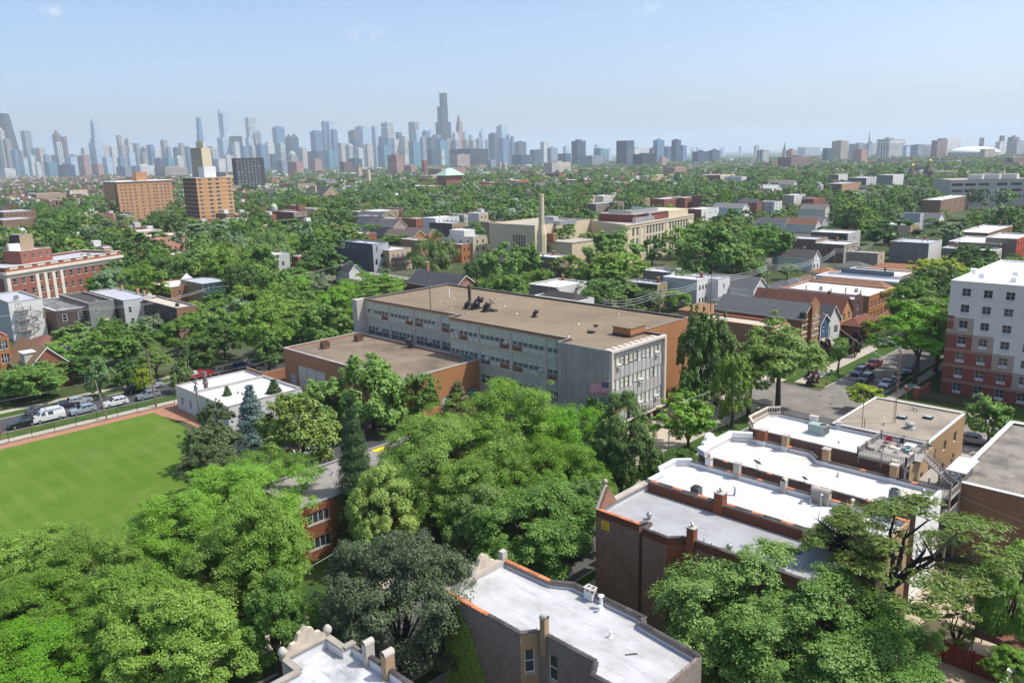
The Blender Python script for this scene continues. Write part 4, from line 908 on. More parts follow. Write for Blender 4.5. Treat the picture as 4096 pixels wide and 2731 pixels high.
# F7: tan gravel roof, orange brick
RT7 = roofmat((.36, .31, .24), (.14, .12, .1), .8, .03, 30, 3., .95, .14, key='rt7', grit=.3)
p7 = rect(29.9, 42.6, -124.5, -108.1)
f7 = building('corner_building', 'orange brick corner building with speckled tan gravel roof and radio mast', p7, 8, BR_YEL, RT7, .14, plain((.55, .55, .55), .6, .15), {3: [(2.2+i*4.6, 3.5+i*4.6, 4.9, 6.4, 'one') for i in range(3)]+[(2.2+i*4.6, 3.5+i*4.6, 1.6, 3.1, 'one') for i in range(3)]}, 'building', th=.3)
for x, y in ((36.2, -117.0), (33.4, -119.3)): b = rbox('skylight', x-.6, x+.6, y-.5, y+.5, 7.87, 8.15, DARKMETAL, f7); rbox('pane', x-.48, x+.48, y-.38, y+.38, 8.152, 8.2, glass((.1, .12, .13), .1, key='skyl'), b)
MB().lathe([(.75, 0), (.75, .12), (.4, .2), (.4, .5), (.6, .52), (.6, .75), (.35, .95), (.05, 1.0)], (33.9, -113.2, 7.87), 14).build('roof_ventilator', plain((.33, .34, .33), .6), f7)
for x, y in ((37.0, -112.3), (36.2, -122.0), (35.6, -121.6)): vent_pipe(f7, x, y, 7.87, .35, .09)
rm = thing('radio_mast', 'slender rusty lattice radio mast standing on the tan gravel roof', 'mast', (36.3, -114.2, 7.87)); m = MB()
tri = [(.18*math.cos(t), .18*math.sin(t)) for t in (0, 2.09, 4.19)]
for q in tri: m.tube((36.3+q[0], -114.2+q[1], 7.87), (36.3+q[0], -114.2+q[1], 19), .025, n=5)
m.build('legs', plain((.25, .12, .07), .7, .3), rm); m = MB()
for i in range(22):
    for j in range(3): q, r_ = tri[j], tri[(j+1) % 3]; m.tube((36.3+q[0], -114.2+q[1], 7.9+i*.5), (36.3+r_[0], -114.2+r_[1], 8.4+i*.5), .012, n=4, caps=False)
tag(m.build('lattice', plain((.25, .12, .07), .7, .3), rm), kind='stuff')
m = MB().tube((38.9, -109.2, 7.9), (38.9, -109.2, 13.6), .05, n=6).tube((38.5, -109.0, 7.9), (38.5, -109.0, 9.4), .05, n=6); tag(m.build('antenna_pole', plain((.22, .12, .08), .7, .3)), 'thin rusty antenna pole on the roof edge before the road', 'antenna')
# long brown brick building at the right edge
RR = roofmat((.3, .27, .22), (.09, .085, .08), .95, .04, 14, 2., .95, .35, key='rr', grit=.5)
pr = rect(-14, 23.6, -121.3, -94.7); WLV = plain((.5, .48, .45), .6)
fr = building('brick_workshop', 'brown brick building with weathered grey roof at the right edge', pr, 9, BR_BRN, RR, .25, plain((.66, .66, .65), .6, .1), {2: [(10.6, 13.3, 4.9, 5.9, 'tri'), (14.8, 17.8, 4.6, 5.6, 'tri')]}, 'building', copw=.28, th=.4)
lv = rbox('louvre_frame', 5.4, 8.4, -94.7, -94.62, 4.6, 8.3, WLV, fr)
for i in range(16): rbox('louvre_blade', 5.5, 8.3, -94.615, -94.57, 4.7+i*.22, 4.85+i*.22, WLV, lv)
c = rbox('chimney', 21.3, 23.2, -103.0, -100.9, 0, 8.0, BR_TAN, None); tag(c, 'tan brick chimney block with clay pots beside brown brick building', 'chimney')
MB().tube((10.9, -94.5, 2), (10.9, -94.5, 8.2), .12, n=6).tube((10.4, -94.5, 2), (10.4, -94.5, 8.2), .08, n=6).build('conduit', plain((.2, .16, .14), .7), fr)
m = MB()
for i in range(7): m.tube((9.7+.12*math.cos(i), -94.5, 7.6+.2*math.sin(i*2)), (9.0+.2*math.sin(i*3), -94.45, 7.4+.25*math.cos(i)), .035, n=5)
m.build('cable_bundle', DARKMETAL, fr)
for q in (p2, p3, p4, p5, p6, p7, pr): guard(min(a[0] for a in q), max(a[0] for a in q), min(a[1] for a in q), max(a[1] for a in q), 9, .8)
# ivy on F2
def ivy(name, label, a, b, z0, z1, mat, dens, seed, prof, nrm, cat='plant', sz=.13):
    rg = np.random.default_rng(seed); a = np.array(a); b = np.array(b); L = np.linalg.norm(b-a); N = int(L*(z1-z0)*dens)
    u = rg.random(N); zz = rg.random(N); keep = zz < np.array([prof(x) for x in u])+rg.normal(0, .05, N); u, zz = u[keep], zz[keep]; N = len(u)
    c = np.zeros((N, 3)); c[:, :2] = a+(b-a)*u[:, None]; c[:, 2] = z0+(z1-z0)*zz; nn = np.array([nrm[0], nrm[1], 0.]); bulge = .05+.16*np.abs(np.sin(u*23)+np.sin(zz*31+u*9))/2+rg.random(N)*.1
    c += nn*bulge[:, None]
    me = leaves(c, nn+rg.normal(0, .45, (N, 3))+[0, 0, .25], rg.uniform(.7, 1.3, N)*sz, rg, .8); me.materials.append(mat)
    o = bpy.data.objects.new(name, me); col.objects.link(o); tag(o, label, cat); return o
def leaves(c, n, l, rg, asp=.55):
    N = len(c); n = n/np.linalg.norm(n, axis=1)[:, None]; r = rg.normal(0, 1, (N, 3)); t = np.cross(n, r); t /= np.linalg.norm(t, axis=1)[:, None]; b = np.cross(n, t)
    t *= (l/2)[:, None]; b *= (l*asp/2)[:, None]
    v = np.stack([c-t, c+b, c+t, c-b], 1).reshape(-1, 3); return np_mesh('leaves', v, np.arange(4*N).reshape(N, 4))
IVY = leafmat('ivy_leaf', (.11, .22, .03), (.2, .36, .05), .2)
ivy('ivy', 'bright green ivy covering the dark brick flats corner', (47.4, -39.46), (41.2, -39.36), 0, 10.05, IVY, 230, 5, lambda u: 1. if u < .18 else (1.02-.75*(u-.18) if u < .6 else .68-1.6*(u-.6)), (0, 1))
ivy('ivy', 'strip of ivy creeping over the stone front of the ivy clad flats', (47.45, -41.5), (47.45, -39.5), 0, 9.7, IVY, 200, 6, lambda u: .55+.45*u, (1, 0))
# ------------------------------------------------------------------ apartment block at the right edge
AW = plain((.62, .6, .56), .8, .05, .3, key='aptwhite'); AT = plain((.36, .3, .25), .85, .08, .5, key='apttan'); AB = brick((.26, .07, .05), (.2, .055, .04), (.3, .14, .11), .15, key='aptbrick')
apt = thing('apartment_block', 'seven storey apartment block with stepped white, tan and red brick front', 'apartment block', (25, -178, 0))
ay, ax1, ax0, az = -161.2, 43.5, 4., 21.7; colsx = [40.75-3.52*i for i in range(10)]; DHW = 'apt'; STY['apt'] = (2, 2, .04, plain((.66, .65, .62), .6, .03), GLASS, None)
bnd = [ax1]+[(colsx[i]+colsx[i+1])/2 for i in range(9)]+[ax0]
zrow = [20.35-3.0*i for i in range(7)]
def aptmat(c, r): return AW if r < 2+c else (AT if r == 2+c else AB)
cells = {}
for c in range(10):
    for r in range(7):
        zt = az if r == 0 else zrow[r]+.55; zb = zrow[r]-2.45 if r < 6 else 0.
        cells.setdefault(aptmat(c, r).name, (aptmat(c, r), []))[1].append((c, r, zb, zt))
a = Vector((ax1, ay)); d = Vector((-1, 0)); n = Vector((0, 1))
for mt, lst in cells.values():
    mb = MB()
    for c, r, zb, zt in lst:
        u0, u1 = ax1-bnd[c], ax1-bnd[c+1]; uc = ax1-colsx[c]; off = Vector((bnd[c], ay))
        wallcells(mb, off, d, n, u1-u0, zb, zt, [(uc-u0-.72, uc-u0+.72, zrow[r]-1.95, zrow[r], None)], .16)
    mb.build('wall', mt, apt)
UNIT = plain((.6, .6, .59), .6, .05)
for c in range(10):
    for r in range(7):
        u = ax1-colsx[c]; addwin(apt, a, d, n, (u-.72, u+.72, zrow[r]-1.4, zrow[r]), 'apt', dep=.12)
        lp = MB().box(-.7, .7, -.0, .1, 0, .5).mesh('heater_panel', UNIT) if (c, r) == (0, 0) else lp
        o = link('heater_panel', lp, apt, (colsx[c], ay-.12, zrow[r]-1.93))
        if (c+r*3) % 5: rbox('grille', colsx[c]-.45, colsx[c]+.45, ay-.018, ay+.03, zrow[r]-1.87, zrow[r]-1.5, plain((.5, .5, .5), .6), o)
mb = MB(); pl_ = rect(ax0, ax1, -196, ay)
for i in (0, 1, 3): aa, dd, nn, LL = edge(pl_, i); wallcells(mb, aa, dd, nn, LL, 0, az, [])
mb.build('wall', AB, apt)
rb = MB(); rb.face([(*p, az-.35) for p in inset(pl_, .3)]); rb.build('roof', roofmat((.82, .82, .82), (.62, .55, .48), .5, .03, 20, 3, .5, .12, key='aptroof'), apt)
rb = MB(); ip = inset(pl_, .35)
for i in range(4): rb.face([(*ip[i], az-.35), (*ip[(i+1) % 4], az-.35), (*ip[(i+1) % 4], az), (*ip[i], az)]); rb.face([(*pl_[i], az), (*pl_[(i+1) % 4], az), (*ip[(i+1) % 4], az), (*ip[i], az)])
rb.build('parapet', plain((.75, .75, .75), .6, .03), apt); BAND = plain((.42, .33, .27), .8, .1)
for r in range(2, 7):
    for k, dz in ((0, .42), (1, .1)):
        z_ = zrow[r]+.55-dz; x_ = bnd[max(0, r-2)] if r > 2 else ax1-1.2
        if r == 2: MB().box(ax1-1.15, ax1+.01, ay+.002, ay+.03, z_-.4, z_-.28).build('stone_band', BAND, apt); continue
        MB().box(bnd[r-2], ax1+.01, ay+.002, ay+.03, z_, z_+.12).build('stone_band', BAND, apt)
MB().box(ax1-1.15, ax1+.012, ay-.5, ay+.012, 12.6, 15.1).build('brick_corner', AB, apt)
for px, py in ((1890, 430), (1970, 465), (2280, 450), (2260, 505)):
    x, y = Q('b3', px, py, az); m = MB(); r = .8
    for i in range(6): t0, t1 = i*math.pi/6, (i+1)*math.pi/6; m.face([(x-.5, y+r*math.cos(t0), az-.3+r*1.3*math.sin(t0)), (x+.5, y+r*math.cos(t0), az-.3+r*1.3*math.sin(t0)), (x+.5, y+r*math.cos(t1), az-.3+r*1.3*math.sin(t1)), (x-.5, y+r*math.cos(t1), az-.3+r*1.3*math.sin(t1))])
    for s in (-.5, .5): m.face([(x+s, y+r*math.cos(i*math.pi/6), az-.3+r*1.3*math.sin(i*math.pi/6)) for i in range(7)])
    m.build('roof_ventilator', plain((.72, .7, .67), .6), apt)
guard(ax0, ax1, -196, ay, az, 1)
fn = thing('picket_fence', 'dark wooden picket fence with brick end pillar before the apartment block', 'fence', (38, -153.8, 0))
rbox('pillar', 45.1, 45.9, -154.2, -153.4, 0, 2.3, AB, fn); rbox('pillar_cap', 45.0, 46.0, -154.3, -153.3, 2.302, 2.45, STONE, fn)
pk = MB().box(-.065, .065, -.012, .012, .15, 1.75).mesh('picket', plain((.07, .055, .045), .8, .3, rand=.3)); 
for i in range(78): link('picket', pk, fn, (44.9-i*.2, -153.8, 0))
for z_ in (.4, 1.45): rbox('rail', 29.2, 45.1, -153.87, -153.815, z_, z_+.1, plain((.07, .055, .045), .8, .3), fn)
rbox('side_wall', 45.1, 45.5, -161, -154.2, 0, 1.9, AB, fn)
# ------------------------------------------------------------------ two storey red brick house with gravel roof among the trees
GRAV = roofmat((.33, .3, .27), (.2, .185, .17), .7, .02, 30, 3, .95, .3, key='grav', grit=.55)
RBK = brick((.27, .095, .045), (.22, .075, .035), (.24, .12, .07), .25, key='rbk')
pg = rect(77.3, 87.1, -76, -43.4); STY['casem'] = (4, 1, .09, plain((.55, .55, .53), .6), GLASS, STONE)
hh = [(.9+i*5.2, 3.9+i*5.2, z_, z_+1.45, 'casem') for i in range(6) for z_ in (1.3, 4.5)]
gb_ = building('red_brick_block', 'two storey red brick block with grey gravel roof half hidden by trees', pg, 7, RBK, GRAV, .12, plain((.25, .25, .25), .7, .2), {3: hh}, 'building', th=.3)
vent_pipe(gb_, 82.5, -47.5, 6.9, .5, .12); rbox('roof_patch', 85.4, 86.9, -62.5, -60.5, 6.885, 6.9, plain((.62, .52, .02), .7, .15), gb_)
vent_pipe(gb_, 83.5, -52, 6.9, .35, .1); guard(77, 82, -50, -43.4, 7, 1)
# ------------------------------------------------------------------ white shed beside the field
WB = brick((.66, .66, .65), (.6, .6, .6), (.52, .52, .5), .18, key='wbrick'); SHR = roofmat((.72, .71, .7), (.55, .52, .48), .45, .1, 14, 1.2, .6, .2, key='shr')
sp1 = rect(128.6, 149.6, -75, -60.2)
sh = building('white_workshop', 'low white painted brick workshop with pale flat roof beside the clay path', sp1, 4.6, WB, SHR, .35, plain((.35, .33, .31), .8, .2), {2: [(u, u+.9, 1.1, 2.7, 'one') for u in (1.9, 5.4, 11.5, 15.5)]}, 'building')
rbox('party_wall', 142.2, 142.6, -74.7, -60.5, 4.2, 4.75, CONC, sh)
MB().tube((143.0, -63.2, 4.2), (143.0, -63.2, 7.8), .42, n=10).lathe([(.6, 0), (.6, .12), (.42, .4)], (143, -63.2, 5.6), 10).build('flue', plain((.16, .12, .11), .7, .2), sh); rbox('parapet', 143, 149.5, -75.2, -74.8, 4.3, 5.2, BR_BRN, sh)
for x, y in ((136, -66), (134.8, -66.2)): vent_pipe(sh, x, y, 4.26, .3, .1, DARKMETAL)
guard(128.6, 149.6, -75, -60.2, 4.6, .6)
# ------------------------------------------------------------------ measured rows of houses
EX_, SY_ = Vector((1, 0, 0)), Vector((0, -1, 0))
def span(p, e, u):
    k = (u-2048)/FPX; q = Vector((p[0], p[1], p[2]-CAMH)); den = e.dot(CR)-k*e.dot(fwd)
    return (k*q.dot(fwd)-q.dot(CR))/den
def tf(pan, xl, xc, xr, yc, z=None, D=None, L=None, W=None):
    u, v = FP(pan, xc, yc)
    if z is None:
        r = ray(u, v); z = CAMH+r.z*D; x, y = r.x*D, r.y*D
    else: x, y = G(u, v, z)
    ul = FP(pan, xl, 0)[0]; ur = FP(pan, xr, 0)[0]
    le = L or max(2., span((x, y, z), EX_, ul)); ws = W or max(2., span((x, y, z), SY_, ur))
    return x, x+le, y-ws, y, z
C_ = dict(white=(.66, .66, .64), lgrey=(.5, .51, .5), ggreen=(.2, .225, .2), dkst=(.11, .09, .08), cream=(.58, .48, .33), tan=(.42, .32, .2), salmon=(.55, .27, .18))
SM = lambda k, h=.14: siding(C_[k], h)
RWH = roofmat((.68, .68, .69), (.45, .44, .43), .5, .06, 8, 1.1, .55, .25, key='rwh'); RGR = roofmat((.45, .47, .52), (.33, .33, .34), .4, .08, 8, 1., .5, .25, key='rgr'); RBL = roofmat((.065, .06, .058), (.03, .03, .03), .5, .1, 8, 1., .8, .4, key='rbl')
RTN = roofmat((.5, .44, .36), (.36, .31, .26), .5, .06, 8, 1.1, .8, .25, key='rtn'); RDK = roofmat((.1, .095, .1), (.5, .5, .5), .45, .3, 5, .9, .7, .5, key='rdk')
OBK = brick((.46, .19, .075), dirt=.2, key='obk'); RBR = brick((.33, .125, .085), dirt=.2, key='rbr'); TBK = brick((.44, .33, .21), dirt=.25, key='tbk'); GBK = brick((.3, .255, .215), dirt=.3, key='gbk'); CBK = brick((.66, .56, .38), (.6, .5, .34), (.58, .5, .37), .15, key='cbk')
def flat(name, label, box, wallN, wallW, roof, st=2, nN=0, nW=0, par=.4, cop=None, sty='dh', cat='house', group=None, prot=.5, ww=.9, wh=1.5):
    x0, x1, y0, y1, z = box; sh_ = (z-.8)/st; zs = [.9+sh_*i+(sh_-2.4)*.3 for i in range(st)]; zs = [q for q in zs if q+wh < z-.3]
    w_ = {}
    if nN: w_[2] = wgrid(x1-x0, nN, zs, ww, wh, sty=sty)
    if nW: w_[3] = wgrid(y1-y0, nW, zs, ww, wh, sty=sty)
    t = building(name, label, rect(x0, x1, y0, y1), z, wallN, roof, par, cop or CONC, w_, cat, group, mats={3: wallW})
    guard(x0, x1, y0, y1, z, prot); return t
def porches(t, x, y0, y1, zs, mat=WOODGREY, dep=1.8):
    for z_ in zs:
        rbox('porch_floor', x-dep, x-.02, y0, y1, z_-.14, z_, mat, t); railing((x-dep, y0), (x-dep, y1), z_, t, mat=mat, sp=.3)
    for y in (y0+.1, (y0+y1)/2, y1-.1): rbox('post', x-dep, x-dep+.15, y-.08, y+.08, 0, zs[-1]+1, mat, t)
    m = MB()
    for k in range(len(zs)-1): m.tube((x-dep*.5, y0-.2, zs[k]), (x-dep*.5, y0-2.6, (zs[k]+zs[k+1])/2), .12, n=4); m.tube((x-dep*.5, y0-2.6, (zs[k]+zs[k+1])/2), (x-dep*.5, y0-.2, zs[k+1]), .12, n=4)
    if len(zs) > 1: m.build('stair', mat, t)
b = tf('b0', 0, 72, 387, 712, 10.8, L=21); t = flat('rear_flats', 'tall white flats with grey wooden back porches and pale roof', b, SM('lgrey'), SM('white'), RGR, 3, 0, 0); porches(t, b[0], b[3]-4.8, b[3]-1.2, (2.8, 5.8, 8.4)); railing((b[0]-1.8, b[2]+.4), (b[0]-1.8, b[2]+2.4), 6.8, t, sp=.3)
for i, (u, z_) in enumerate(((2.4, 8.5), (2.6, 5.9), (2.5, 2.9), (6.5, 5.9))): addwin(t, Vector((b[0], b[3])), Vector((0, -1)), Vector((-1, 0)), (u-.8, u+.8, z_, z_+1.7), 'darkpair', dep=-.04)
for dx, dy, s in ((7, -4, .8), (5.5, -3.2, .7)): condenser('%s condenser unit on the tall white flats roof' % ('larger' if s > .75 else 'smaller'), b[0]+dx, b[3]+dy, b[4]-.38, plain((.3, .28, .25), .6), s, .9)
b = tf('b0', 0, 505, 795, 790, 7.4, L=25); t = flat('rear_house', 'dark weathered shingle house with black and white streaked roof', b, brick((.3, .2, .15), key='pk'), shingle((.1, .075, .07)), RDK, 2, 0, 0, .15, WHITE)
for u in (2.2, 6.2): addwin(t, Vector((b[0], b[3])), Vector((0, -1)), Vector((-1, 0)), (u-.55, u+.55, 4.2, 6.2), 'dh', dep=-.05)
b = tf('b0', 0, 810, 1045, 720, 8.6, L=25); t = flat('rear_house', 'grey green painted brick house with black roof and tan awning', b, GBK, brick((.21, .235, .215), (.19, .215, .2), (.17, .19, .175), .15, key='ggb'), RBL, 2, 0, 0, .5, plain((.4, .37, .33), .8))
addwin(t, Vector((b[0], b[3])), Vector((0, -1)), Vector((-1, 0)), (1.3, 2.5, 5.6, 7.1), 'pair', dep=-.05); m = MB(); m.face([(b[0]-.02, b[3]-2, 3.4), (b[0]-.02, b[3]-5, 3.6), (b[0]-2, b[3]-4.4, 2.7), (b[0]-2, b[3]-1.6, 2.4)]); m.build('awning', plain((.6, .47, .3), .9), t)
condenser('small condenser unit on the black roof of the grey green house', b[0]+3, b[3]-3, b[4]-.48, plain((.35, .35, .33), .6), .8, .8)
b = tf('b0', 0, 1130, 1390, 695, 8.7, L=27); t = flat('rear_house', 'light grey painted house with pale blue grey roof and three chimneys', b, GBK, SM('lgrey', .3), RGR, 2, 0, 0, .2, plain((.45, .45, .45), .7))
for u, z_ in ((1.6, 5.1), (5.0, 6.2), (5.4, 2.2), (2.0, 1.8)): addwin(t, Vector((b[0], b[3])), Vector((0, -1)), Vector((-1, 0)), (u-.5, u+.5, z_, z_+1.7), 'dh', dep=-.05)
for k, x_ in enumerate((b[0]+4, b[0]+9, b[0]+21)): chimney(t, x_, b[2]+.3, 7.8, 10, .8, .7, TBK, TERRA, 1)
b = tf('b0', 1285, 1620, 1800, 765, 8.2); t = flat('rear_house', 'dark rough brick house with cream flat roof and stepped front parapet', b, brick((.13, .1, .085), (.07, .06, .05), (.16, .14, .12), .4, key='roughb'), BR_BRN, RTN, 2, 3, 2, .35, plain((.3, .28, .26), .8)); m = MB()
for k in range(3): m.box(b[1]-.4, b[1], b[2]+1+k, b[3]-1-k, 8.2+k*.5, 8.7+k*.5)
m.build('front_parapet', plain((.55, .5, .42), .8), t); condenser('black condenser unit on the cream roof', b[0]+4.5, b[3]-2.2, b[4]-.33, DARKMETAL, .8, .8)
b = tf('b0', 1655, 1855, 2110, 545, 8.6); t = flat('porch_flats', 'flats with grey roof and enclosed dark green back porches', b, TBK, plain((.03, .05, .055), .6, .2), RGR, 2, 0, 0, .15, plain((.1, .12, .14), .6))
for k in range(6): y_ = b[3]-.1-(b[3]-b[2]-.2)*k/5; rbox('porch_post', b[0]-.1, b[0]-.02, y_-.12, y_+.12, 0, 8.3, plain((.12, .22, .2), .6), t)
for z_ in (2.6, 5.4): rbox('porch_rail', b[0]-.16, b[0]-.105, b[2], b[3], z_, z_+1.0, plain((.04, .13, .12), .6), t)
m = MB(); gable_plate(m, b[1]-.1, (b[2]+b[3])/2+2.5, 8.6, [(-2.2, 0), (0, 2), (2.2, 0)], .3); m.build('gable', plain((.7, .7, .68), .7), t)
b = tf('b0', 1370, 1560, 1850, 575, 7.2); t = flat('brick_garage_house', 'brown brick house with white roof and stepped brick gable', b, BR_BRN, brick((.36, .19, .11), key='b36'), RWH, 2, 0, 2, .3, plain((.4, .2, .12), .8)); rbox('stepped_gable', b[0]+5, b[0]+7.4, b[3]-.35, b[3]-.02, 7.2, 9.0, BR_BRN, t); chimney(t, b[0]+5.2, b[3]-.2, 9, 10, .6, .5, BR_RED)
# red and white institution, turned to the diagonal street
nw = Vector((293.4, -69.)); swp = Vector((311.8, -111.5)); dS = (swp-nw); LS = dS.length; dS.normalize(); dE = Vector((-dS.y, dS.x)); dE = dE if dE.x > 0 else -dE
pi_ = [tuple(swp), tuple(swp+dE*19), tuple(nw+dE*19), tuple(nw)]; TC = plain((.62, .57, .48), .8, .1)
inst = building('brick_institution', 'large red brick building with cream stone cornice, pilasters and balustrade', pi_, 15, RBR, RGR, .8, TC, {3: [(2.2+i*3.05, 3.5+i*3.05, z_, z_+2.0, 'dhs') for i in range(13) for z_ in (1.6, 5.3, 9.1)], 2: [(2+i*4, 3.2+i*4, z_, z_+2, 'dhs') for i in range(4) for z_ in (5.3, 9.1)]}, 'building', copw=.4)
for e in (2, 3):
    a, d, n, L = edge(pi_, e); m = MB(); obox(m, a+n*.06, a+d*L+n*.06, .08, 11.45, 12.29, ext=.02); obox(m, a+n*.25, a+d*L+n*.25, .26, 12.3, 12.7, ext=.3); obox(m, a+n*.4, a+d*L+n*.4, .42, 12.704, 13.5, ext=.5); m.build('cornice', TC, inst)
    for u in ([.5, 10.8, 13.9, 17, 20.1, L-.6] if e == 3 else [.6, L-.6]): m = MB(); q = a+d*u; obox(m, q+n*.08-d*.6, q+n*.08+d*.6, .1, 0.01, 12.29); m.build('pilaster', TC, inst)
    for k in range(int(L/5)):
        m = MB(); u = 1.5+k*5; obox(m, a+d*u-n*.1, a+d*(u+3)-n*.1, .16, 14.2, 14.95); m.build('balustrade', TC, inst)
c0 = nw+dS*13+dE*9; ph = [tuple(c0+dS*12), tuple(c0+dS*12+dE*8), tuple(c0+dE*8), tuple(c0)]
pt = building('roof_storey', 'red brick roof storey with white arched windows on the red and white institution', ph, 18.6, RBR, RGR, .3, TC, {3: [(1.2+i*2.9, 2.3+i*2.9, 15.9, 17.4, 'dh') for i in range(4)]}, 'building', z0=14.2)
c1 = c0+dS*4.5+dE*5; tk = [tuple(c1+dS*5), tuple(c1+dS*5+dE*5), tuple(c1+dE*5), tuple(c1)]
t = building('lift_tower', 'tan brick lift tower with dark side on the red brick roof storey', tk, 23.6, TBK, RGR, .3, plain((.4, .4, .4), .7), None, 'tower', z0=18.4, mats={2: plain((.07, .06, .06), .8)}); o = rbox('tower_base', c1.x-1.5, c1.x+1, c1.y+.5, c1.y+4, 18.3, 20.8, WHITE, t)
guard(293, 325, -112, -69, 15, .5); foot.append((285, 335, -120, -60)); guard(311, 320, -95, -80, 23, 1)
b = tf('b0', 1330, 1380, 1700, 108, 9, L=16); t = flat('salmon_building', 'long low salmon pink building among trees', b, plain((.5, .26, .19), .8), plain((.58, .3, .21), .8, .06), RWH, 2, 0, 5, .4, plain((.6, .32, .22), .8), 'dark', ww=.8)
b = tf('b0', 1240, 1270, 1490, 62, 11, L=14); flat('tan_flats', 'tan brick flats with white parapet behind the salmon building', b, TBK, TBK, RWH, 3, 1, 4, .4, WHITE, 'dark')
gx, gy = Q('b0', 430, 1150, 8.2); t = gable('cottage', 'red brick cottage with brown shingled roof and white dormer', gx, gx+17, gy-4.2, gy+4.2, 4.6, 8.8, 'x', RBR, shingle((.27, .17, .1)), {3: [(2.2, 3.4, 1.2, 3, 'dh'), (5, 6.2, 1.2, 3, 'dh')]}); guard(gx, gx+17, gy-4, gy+4, 8, .5)
d1 = rbox('dormer', gx+3.2, gx+6.2, gy+1.2, gy+3.6, 5.2, 7.6, plain((.45, .42, .36), .8), t); rbox('roof', gx+3.0, gx+6.4, gy+.9, gy+3.9, 7.602, 7.75, plain((.6, .6, .6), .6), d1)
b = tf('b0', -80, -40, 78, 1035, 10.2, L=16); t = flat('row_house', 'tall orange brick row house with stone trimmed windows at left edge', b, OBK, OBK, RGR, 3, 0, 2, .5, plain((.36, .15, .1), .8), 'pairs', ww=1.2, wh=2.1)
for px, py, L_, W_, z_, c, l in ((420, 1040, 9, 6.5, 3.4, (.2, .095, .07), 'reddish brown hipped garage roof behind the brown roofed cottage'), (730, 960, 12, 9, 3.6, (.13, .15, .14), 'low dark green grey garage roof below the shingle house'), (560, 1030, 7, 6, 3.2, (.06, .06, .07), 'small black garage roof beside the maple crowns')):
    x, y = Q('b0', px, py, z_); t = building('garage', l, rect(x-L_/2, x+L_/2, y-W_/2, y+W_/2), z_-.8, SM('lgrey'), RGR, 0, TRIM, None, 'garage'); hip(t, x-L_/2, x+L_/2, y-W_/2, y+W_/2, z_-.76, z_+.8, shingle(c)); guard(x-4, x+4, y-3, y+3, 4, .3)
# around the blue-grey modern house
b = tf('b1', 815, 1070, 1215, 176, 11.6); t = flat('modern_house', 'dark blue grey cubic modern house with light grey side', b, siding((.075, .09, .115), 1.2), siding((.36, .38, .41), 1.2), RGR, 3, 0, 0, .4, plain((.25, .27, .3), .6), prot=.8)
for u, z_, w_, h_ in ((2.0, 8.3, .5, 2.2), (5, 5.7, 2.4, 1.4), (1.5, 2.9, 1.0, 2.2), (6, 1.5, 1, 1.8)): addwin(t, Vector((b[0], b[3])), Vector((0, -1)), Vector((-1, 0)), (u-w_/2, u+w_/2, z_, z_+h_), 'dark' if w_ < 2 else 'darkpair', dep=-.05)
Ln = b[1]-b[0]
for u in (1.2, 2.6, 5.6, 7.2): addwin(t, Vector((b[1], b[3])), Vector((-1, 0)), Vector((0, 1)), (u, u+.6, 9.3, 10.1), 'one', dep=-.05)
addwin(t, Vector((b[1], b[3])), Vector((-1, 0)), Vector((0, 1)), (Ln-5.5, Ln-4, 5.6, 6.7), 'darkpair', dep=-.05)
for k in range(5): vent_pipe(t, b[0]+8+k*.8, b[3]-3-k*.2, b[4]-.38, 1.1, .1, STEEL)
porches(t, b[0], b[3]-6.5, b[3]-3.5, (2.9,), DARKMETAL, 1.6)
b2 = tf('b1', 640, 700, 830, 232, 8.2, L=10); t = flat('modern_house_wing', 'lower wing with roof terrace left of the blue grey house', (b[1]+.3, b[1]+9, b[2], b[3]-.2, 8.6), siding((.075, .09, .115), 1.2), plain((.5, .42, .33), .8), RWH, 2, 0, 0, .3, plain((.5, .42, .33), .8)); MB().box(b[1]+1, b[1]+8, b[2]+1, b[3]-1, 11.2, 11.35).build('pergola', DARKMETAL, t)
for xx in (b[1]+1.1, b[1]+7.8): rbox('pergola_post', xx, xx+.12, b[3]-1.2, b[3]-1.08, 8.3, 11.19, DARKMETAL, t)
b = tf('b1', 1190, 1222, 1425, 236, 8.6, L=26); t = flat('porch_flats', 'tan flats with white doors and dark back stairs beside the modern house', b, TBK, plain((.45, .36, .27), .85, .1), RWH, 2, 0, 4, .3, plain((.5, .42, .35), .8), 'dhs', prot=.8); porches(t, b[0], b[2]+2, b[3]-1, (2.6, 5.4), plain((.06, .05, .045), .7), 3.0)
for k in range(3): condenser('%s condenser unit on the tan porch flats roof' % ('left', 'middle', 'right')[k], b[0]+7+k*.2, b[3]-3-k*1.4, b[4]-.28, plain((.4, .4, .38), .6), .8, .8)
gx, gy = Q('b1', 905, 362, 7.5); gable('small_gabled_house', 'small white gabled house beneath the modern house', gx, gx+9, gy-2.7, gy+2.7, 4.8, 7.5, 'x', SM('white'), shingle((.07, .07, .075)), {3: [(1.9, 3.4, 4.9, 6.0, 'darkpair')]}); guard(gx, gx+9, gy-2.7, gy+2.7, 7.5, .6)
b = tf('b1', 325, 385, 555, 292, 8); t = flat('brick_house', 'red brick house with white roof and toothed cornice among trees', b, RBR, RBR, RWH, 2, 1, 3, .4, WHITE); chimney(t, b[0]+3, b[2]+3, 7.6, 9.4, .7, .6, BR_RED)
gx, gy = Q('b1', 1925, 470, 8.6); t = gable('dark_roofed_house', 'house with long charcoal shingle roof behind the school', gx, gx+24, gy-5, gy+5, 5.2, 8.8, 'x', RBR, shingle((.075, .078, .088)), {3: [(4, 6, 5.4, 6.6, 'dh')]}, endmat=RBR); guard(gx, gx+24, gy-5, gy+5, 8.6, .5)
for k in range(5): vent_pipe(t, gx+3+k*3.4, gy+1.5, 7.6, .3, .1, DARKMETAL)
